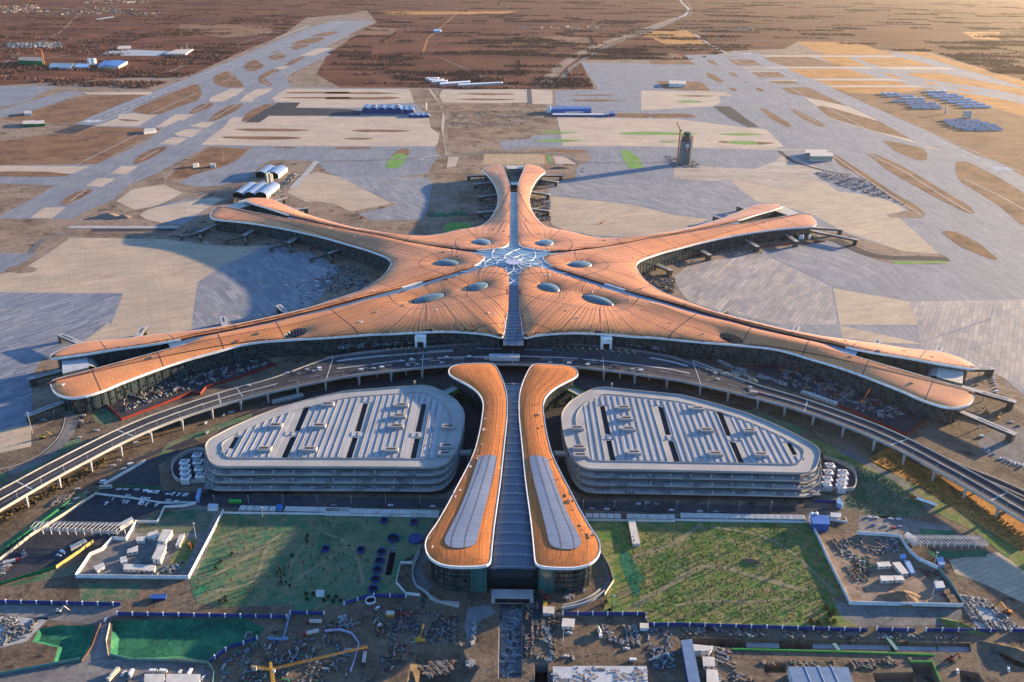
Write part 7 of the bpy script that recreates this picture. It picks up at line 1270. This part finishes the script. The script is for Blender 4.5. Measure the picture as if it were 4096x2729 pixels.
mound('B3', '1530,1000', 16, 9, 7, SOIL, 'brown earth mound at the front of the right compound'); mound('L', '90,465', 20, 14, 9, FRONT, 'sandy earth mound beside the three-vaulted shed'); mound('M1', '730,450', 26, 14, 7, SITE, 'grey earth mound on the left works ground'); mound('M1', '830,455', 14, 9, 6, SITE, 'small earth mound right of the grey one')
mound('M2', '770,440', 24, 14, 5, NETG, 'green netted mound left of the far pier, left one'); mound('M2', '900,430', 20, 12, 4.5, NETG, 'green netted mound left of the far pier, right one'); mound('B3', '525,750', 8, 3, 2.4, SOIL, 'reddish brushwood heap on the right lawn', -.3); mound('B3', '1920,1190', 16, 5, 4, LAWN, 'grassed ridge at the lower right', -.5); mound('B3', '2290,1370', 22, 7, 5, FRONT, 'dark earth ridge at the right edge', -.5); mound('B', '760,230', 24, 8, 4, SOIL, 'brown earth mound right of the far pier end')
0 and mound('B2', '590,1500', 4, 12, 1.6, M('lit_soil', (.34, .22, .12), .95, c2=(.28, .18, .1)), 'sunlit sandy bank at the bottom centre')
# tower crane in the foreground
pb = np.array(W('B1', '1852,1660')[0]); tc = thing('tower_crane', 'yellow tower crane with long horizontal jib at the bottom left', 'tower crane', (*pb, 0)); hh = 26
lattice(tc, (*pb, 0), (*pb, hh), 1.8, 'mast', YELL); j1 = np.array(U(S('K', '285,482')[0], hh)); j0 = np.array(U(S('B1', '1690,1458')[0], hh)); lattice(tc, (*pb, hh), (*j1, hh), 1.2, 'jib', YELL, 2.6, .8); lattice(tc, (*pb, hh), (*j0, hh), 1.4, 'counter_jib', YELL, 2.6)
lattice(tc, (*pb, hh), (*pb, hh + 6), 1.4, 'apex', YELL); MB().box((*(j0 * .85 + pb * .15), hh - 2.6), (3, 2, 3)).build('counterweight', CONC, tc); MB().box((pb[0] + 1.6, pb[1], hh - 2.4), (1.6, 1.6, 2.2)).build('cab', WHITE, tc)
# railway boxes in the trench
for i, q in enumerate(('485,1295 705,1300 710,1332 490,1328', '930,1298 1100,1300 1110,1338 935,1335', '1110,1300 1450,1310 1460,1345 1115,1340', '1490,1318 1760,1325 1770,1352 1500,1350', '1770,1322 1990,1325 2000,1358 1780,1355')):
    P = W('B3', q, z=-3); r = thing('tunnel_box', 'grey concrete tunnel box lying in the railway trench, %s from the left' % ORD[i], 'tunnel box', (*np.mean(P, 0), -6), 'tunnel boxes in the railway trench'); MB().prism(P, -6.9, -3).build('slab', CONC, r); b = MB()
    for t in np.linspace(.05, .95, 9): a = np.array(P[0]) * (1 - t) + np.array(P[1]) * t; b_ = np.array(P[3]) * (1 - t) + np.array(P[2]) * t; b.bar((*a, -2.8), (*b_, -2.8), .4, .3)
    b.build('cross_beam', GREYW, r, kind='stuff')
for q in ('1075,1300 1110,1345', '1420,1240 1500,1345'):
    a, b_ = W('B3', q, z=1); MB().bar((*a, .8), (*b_, .8), 3, .5).build('trench_bridge', TEAL, None, None, 'narrow green footbridge across the railway trench, %s one' % ('left' if q[0:4] == '1075' else 'right'), 'footbridge')
# ================================================================== PLANTS
def leafy(seed, h, w_, n, mats, bare=False, trunk=.25):
    rr = random.Random(seed); b = MB(); b.tube((0, 0, 0), (0, 0, h * (.95 if bare else .4)), .09 * (1 if not bare else .9), 5, 1, r2=.03)
    for i in range(n):
        t = rr.random(); z = h * (trunk + (1 - trunk) * t); R = w_ * (1 - t * .85) * rr.uniform(.5, 1); a = rr.uniform(0, 6.28); x, y = R * math.cos(a), R * math.sin(a); s_ = rr.uniform(.18, .42) * (w_ ** .5)
        if bare: b.tube((0, 0, z * .7), (x, y, z), .05, 3, 1, r2=.02, cap=False)
        d = [Vector((rr.uniform(-1, 1), rr.uniform(-1, 1), rr.uniform(-1, 1))).normalized() * s_ for _ in range(3)]; c = Vector((x, y, z)); b.add([c + d[0], c + d[1], c + d[2]], [(0, 1, 2)], 0)
    o = b.build('sapling' if bare else 'shrub', mats); me = o.data; bpy.data.objects.remove(o); return me
BARK = M('bark', (.10, .06, .04), .9); SAPL = M('withered_leaves', (.11, .055, .03), .9, fine=2); CYP = M('dark_needles', (.012, .022, .012), .9); TREEM = M('bare_branches', (.19, .10, .07), 1.0, c2=(.10, .055, .045), sc=.01, fine=.1)
SAPM = [leafy(s_, 4.2, 1.5, 46, [SAPL, BARK], True) for s_ in range(4)]; CYPM = [leafy(s_ + 9, 4.4, 1.1, 260, [CYP, BARK]) for s_ in range(2)]; SHM = leafy(30, 3.0, 2.0, 260, [CYP, BARK], trunk=.05); SHO = leafy(31, 2.4, 2.4, 200, [M('olive_leaves', (.09, .07, .02), .9), BARK], trunk=.05)
rr = random.Random(21)
def scatter(c, q, n, where, gap=5.0):
    P = W(c, q); A_ = np.array(P); lo, hi = A_.min(0), A_.max(0); pts = []; t = 0
    while len(pts) < n and t < 9000:
        t += 1; p = (rr.uniform(lo[0], hi[0]), rr.uniform(lo[1], hi[1]))
        if pip([p], P)[0] and all((p[0] - u[0]) ** 2 + (p[1] - u[1]) ** 2 > gap * gap for u in pts): pts.append(p)
    for p in pts: s_ = rr.uniform(.8, 1.25); inst('sapling', rr.choice(SAPM), (*p, .15), rr.uniform(0, 6), 'young leafless tree with reddish twigs on the %s lawn' % where, 'tree', 'young trees on the %s lawn' % where, (s_, s_, s_))
scatter('B3', '70,510 880,510 1080,880 1120,960 1060,1150 600,1165 0,1150 -280,1050 -280,560', 165, 'right', 6.0); scatter('B1', '1510,450 2340,460 2300,900 1900,1020 1340,1000 1300,880', 105, 'left', 6.5); scatter('B2', '60,460 400,460 300,700 280,900 20,980', 16, 'left', 8)
for i, q in enumerate('1865,840 1880,815 1893,835 1910,805 1890,870 1912,855 1890,900 1925,905 1875,915 1897,915'.split()): p = W('B1', q)[0]; inst('cypress', CYPM[i % 2], (*p, .15), i, 'slim dark evergreen in the clump on the left lawn', 'tree', 'dark evergreens clumped on the left lawn')
for i, q in enumerate('2058,975 2065,1010 2108,975 2180,1020 2210,995 2240,1025 2260,995 2290,1020 1478,1025 1515,1000 1520,1025'.split()): p = W('B1', q)[0]; inst('shrub', SHM, (*p, .15), i, 'rounded dark shrub at the lower edge of the left lawn', 'shrub', 'dark shrubs at the lower edge of the left lawn')
for q, l in (('2065,585', 'small dark bush on the left lawn, farthest one'), ('2063,615', 'small dark bush just below the farthest one on the left lawn'), ('1965,715', 'small dark bush near the middle of the left lawn'), ('1560,708', 'small dark bush on the left side of the left lawn'), ('1483,758', 'dark bush close to the white compound wall'), ('1450,800', 'lower dark bush close to the white compound wall')): p = W('B1', q)[0]; inst('shrub', SHM, (*p, .15), 0, l, 'shrub')
for q in '1018,1070 1068,1095 1050,1115 1028,1160 1075,1162 920,1160 970,1172'.split(): p = W('B3', q)[0]; inst('shrub', SHO, (*p, .15), 0, 'olive bush at the lower corner of the right lawn', 'shrub', 'olive bushes on the right lawn', (1.3, 1.3, 1.5))
for q in '1890,1030 1870,1060 1912,1085 1940,1065'.split(): p = W('B2', q)[0]; inst('shrub', SHM, (*p, .15), 0, 'dark bush beside the right ring ramp', 'shrub', 'dark bushes beside the right ring ramp')
# scrub below the viaducts
def clumps(nm, label, n, P_, w_, h, mat, seed, faces=3, ex=None, cat='trees'):
    """many low tufts of crossing leaf-like faces in the polygon"""
    r = np.random.RandomState(seed); A_ = np.array(P_); lo, hi = A_.min(0), A_.max(0); q = r.uniform(lo, hi, (n, 2)); q = q[pip(q, P_)]
    if ex is not None: q = q[~ex(q)]
    m_ = len(q); V = np.zeros((m_, faces, 3, 3)); a = r.uniform(0, 3.14, (m_, faces)); ww = w_ * r.uniform(.5, 1.3, (m_, faces)); hh_ = h * r.uniform(.55, 1.25, (m_, faces)); ox = r.normal(0, w_ * .35, (m_, faces, 2))
    for i, (s_, z) in enumerate(((-.5, 0), (.5, 0), (0, 1))): V[:, :, i, 0] = q[:, None, 0] + ox[..., 0] + np.cos(a) * ww * s_; V[:, :, i, 1] = q[:, None, 1] + ox[..., 1] + np.sin(a) * ww * s_; V[:, :, i, 2] = hh_ * z
    V[:, :, 2, 0] += r.normal(0, w_ * .2, (m_, faces)); k = m_ * faces; me = bpy.data.meshes.new(nm); me.vertices.add(k * 3); me.vertices.foreach_set('co', V.reshape(-1).astype(np.float32)); me.loops.add(k * 3); me.loops.foreach_set('vertex_index', np.arange(k * 3, dtype=np.int32)); me.polygons.add(k); me.polygons.foreach_set('loop_start', np.arange(0, k * 3, 3, dtype=np.int32)); me.update(calc_edges=True); me.materials.append(mat)
    return link(nm, me, None, 'stuff', label, cat)
SCRB = M('dry_scrub', (.16, .10, .045), 1.0, c2=(.07, .08, .03), sc=.05)
clumps('scrub', 'dry scrub growing below the left viaduct', 1400, W('B1', '0,440 230,330 440,200 640,90 720,40 700,100 500,230 300,330 100,430 20,500'), 1.6, 1.6, SCRB, 1, cat='scrub'); clumps('scrub', 'dry scrub growing below the right viaduct', 2600, W('B3', '1300,40 1480,20 1700,150 2000,330 2354,560 2354,680 2000,460 1700,290 1500,150'), 1.4, 1.2, SCRB, 2, cat='scrub')
clumps('grass', 'coarse grass tufts on the right verge', 2200, W('B3', '1210,90 1480,210 1650,330 1700,420 1400,450 1150,370 1230,200'), 1.5, .9, M('verge_grass', (.13, .17, .08), 1, c2=(.08, .13, .06)), 3, cat='grass'); clumps('grass', 'coarse grass tufts on the right lawn', 9000, W('B3', '60,500 880,500 1100,900 1060,1150 600,1165 0,1150 -280,1050 -320,520'), .9, .5, M('tuft_grass', (.08, .11, .03), 1, c2=(.05, .09, .03)), 4, cat='grass')
# bare winter woods on the plain beyond the airfield
EXC = [np.array(AIRP)]
inair = lambda q: pip(q, EXC[0])
rw = random.Random(77)
allP = []
rs = np.random.RandomState(5)
rows = []
for _ in range(900):
    y = 2500 + 7800 * rs.rand() ** 1.25; x = (rs.rand() * 2 - 1) * (y * .72); w_, d_ = rs.uniform(60, 420), rs.uniform(18, 150); 
    if x > y * .25 and rs.rand() < .35: continue
    n = int(w_ * d_ / (55 + y * .022)); q = np.c_[rs.uniform(-w_ / 2, w_ / 2, n), rs.uniform(-d_ / 2, d_ / 2, n)]; q[:, 1] = np.round(q[:, 1] / 9) * 9 + rs.normal(0, 1.2, n); rows.append(q + [x, y])
for _ in range(60):
    y = 2500 + 7000 * rs.rand(); x = (rs.rand() * 2 - 1) * y * .7; L = rs.uniform(300, 900); n = int(L / 9); q = np.c_[rs.normal(0, 5, n), np.linspace(0, L, n)] if rs.rand() < .5 else np.c_[np.linspace(0, L, n), rs.normal(0, 5, n)]; rows.append(q + [x, y])
q = np.concatenate(rows); q = q[~inair(q)]; q = q[:120000]; m_ = len(q); fc = 3
V = np.zeros((m_, fc, 3, 3)); a = rs.uniform(0, 3.14, (m_, fc)); ww = rs.uniform(4, 9, (m_, fc)); hh_ = rs.uniform(5, 11, (m_, 1)) * rs.uniform(.6, 1.1, (m_, fc))
for i, (s_, z) in enumerate(((-.5, 0), (.5, 0), (0, 1))): V[:, :, i, 0] = q[:, None, 0] + np.cos(a) * ww * s_; V[:, :, i, 1] = q[:, None, 1] + np.sin(a) * ww * s_; V[:, :, i, 2] = hh_ * z
k = m_ * fc; me = bpy.data.meshes.new('bare_woodland'); me.vertices.add(k * 3); me.vertices.foreach_set('co', V.reshape(-1).astype(np.float32)); me.loops.add(k * 3); me.loops.foreach_set('vertex_index', np.arange(k * 3, dtype=np.int32)); me.polygons.add(k); me.polygons.foreach_set('loop_start', np.arange(0, k * 3, 3, dtype=np.int32)); me.update(calc_edges=True); me.materials.append(TREEM)
link('bare_woodland', me, None, 'stuff', 'leafless woods and hedgerows scattered over the brown plain beyond the airfield', 'woodland')

p = W('C2', '1207,410', z=14)[0]; r = thing('deck_cabin', 'wide white-roofed cabin block on the viaduct deck above the glazed station roof', 'cabin', (*p, 14)); b = MB(); b.box((p[0], p[1] + 4, 14.1), (37, 9, 5)); b.build('wall', CABW, r); b = MB(); b.box((p[0], p[1] + 4, 19.1), (38, 10, .4)); ro = b.build('roof', GREYW, r)
for i in range(8): MB().box((p[0] - 16 + i * 4.6, p[1] + 4, 19.5), (.3, 10, .15)).build('roof_seam', CONCD, ro)

debris('sheeting', 'wrinkled plastic sheets and timbers lying on the long white slab', 'sheeting', 160, m8(p=6, g=3, t=2, d=1), 'B2', '1675,1485 2155,1487 2165,1640 1680,1640', z=3.36, h=.5, smax=2.6, long=.6)
debris('sheeting', 'crumpled sheets lying on the left white slab', 'sheeting', 60, m8(p=6, g=3, t=1), 'B2', '1540,1488 1655,1490 1660,1640 1545,1640', z=3.36, h=.5, smax=2.6, long=.6)
b = MB()
for q in ('870,1514', '960,1515', '1050,1516'): p = W('B3', q)[0]; b.box((p[0], p[1] - 6, 7.4), (.5, 16, .3))
b.build('roof_seam', STEEL, None, 'stuff', 'raised seams on the slate-blue shed at the bottom right', 'roof seam')
# ================================================================== AIR
hb = MB(); hb.box((0, 15500, -8), (60000, 36000, 493)); hz_o = hb.build('haze', [bpy.data.materials.new('haze_air')], None, 'stuff', 'thin golden evening haze over the whole plain', 'haze')
mt = hz_o.data.materials[0]; mt.use_nodes = True; t = mt.node_tree; t.nodes.remove(t.nodes['Principled BSDF']); vo = t.nodes.new('ShaderNodeVolumePrincipled')
vo.inputs['Color'].default_value = (0.95, 0.86, 0.72, 1); vo.inputs['Density'].default_value = 0.0000075; vo.inputs['Anisotropy'].default_value = 0.74
t.links.new(vo.outputs[0], t.nodes['Material Output'].inputs['Volume'])
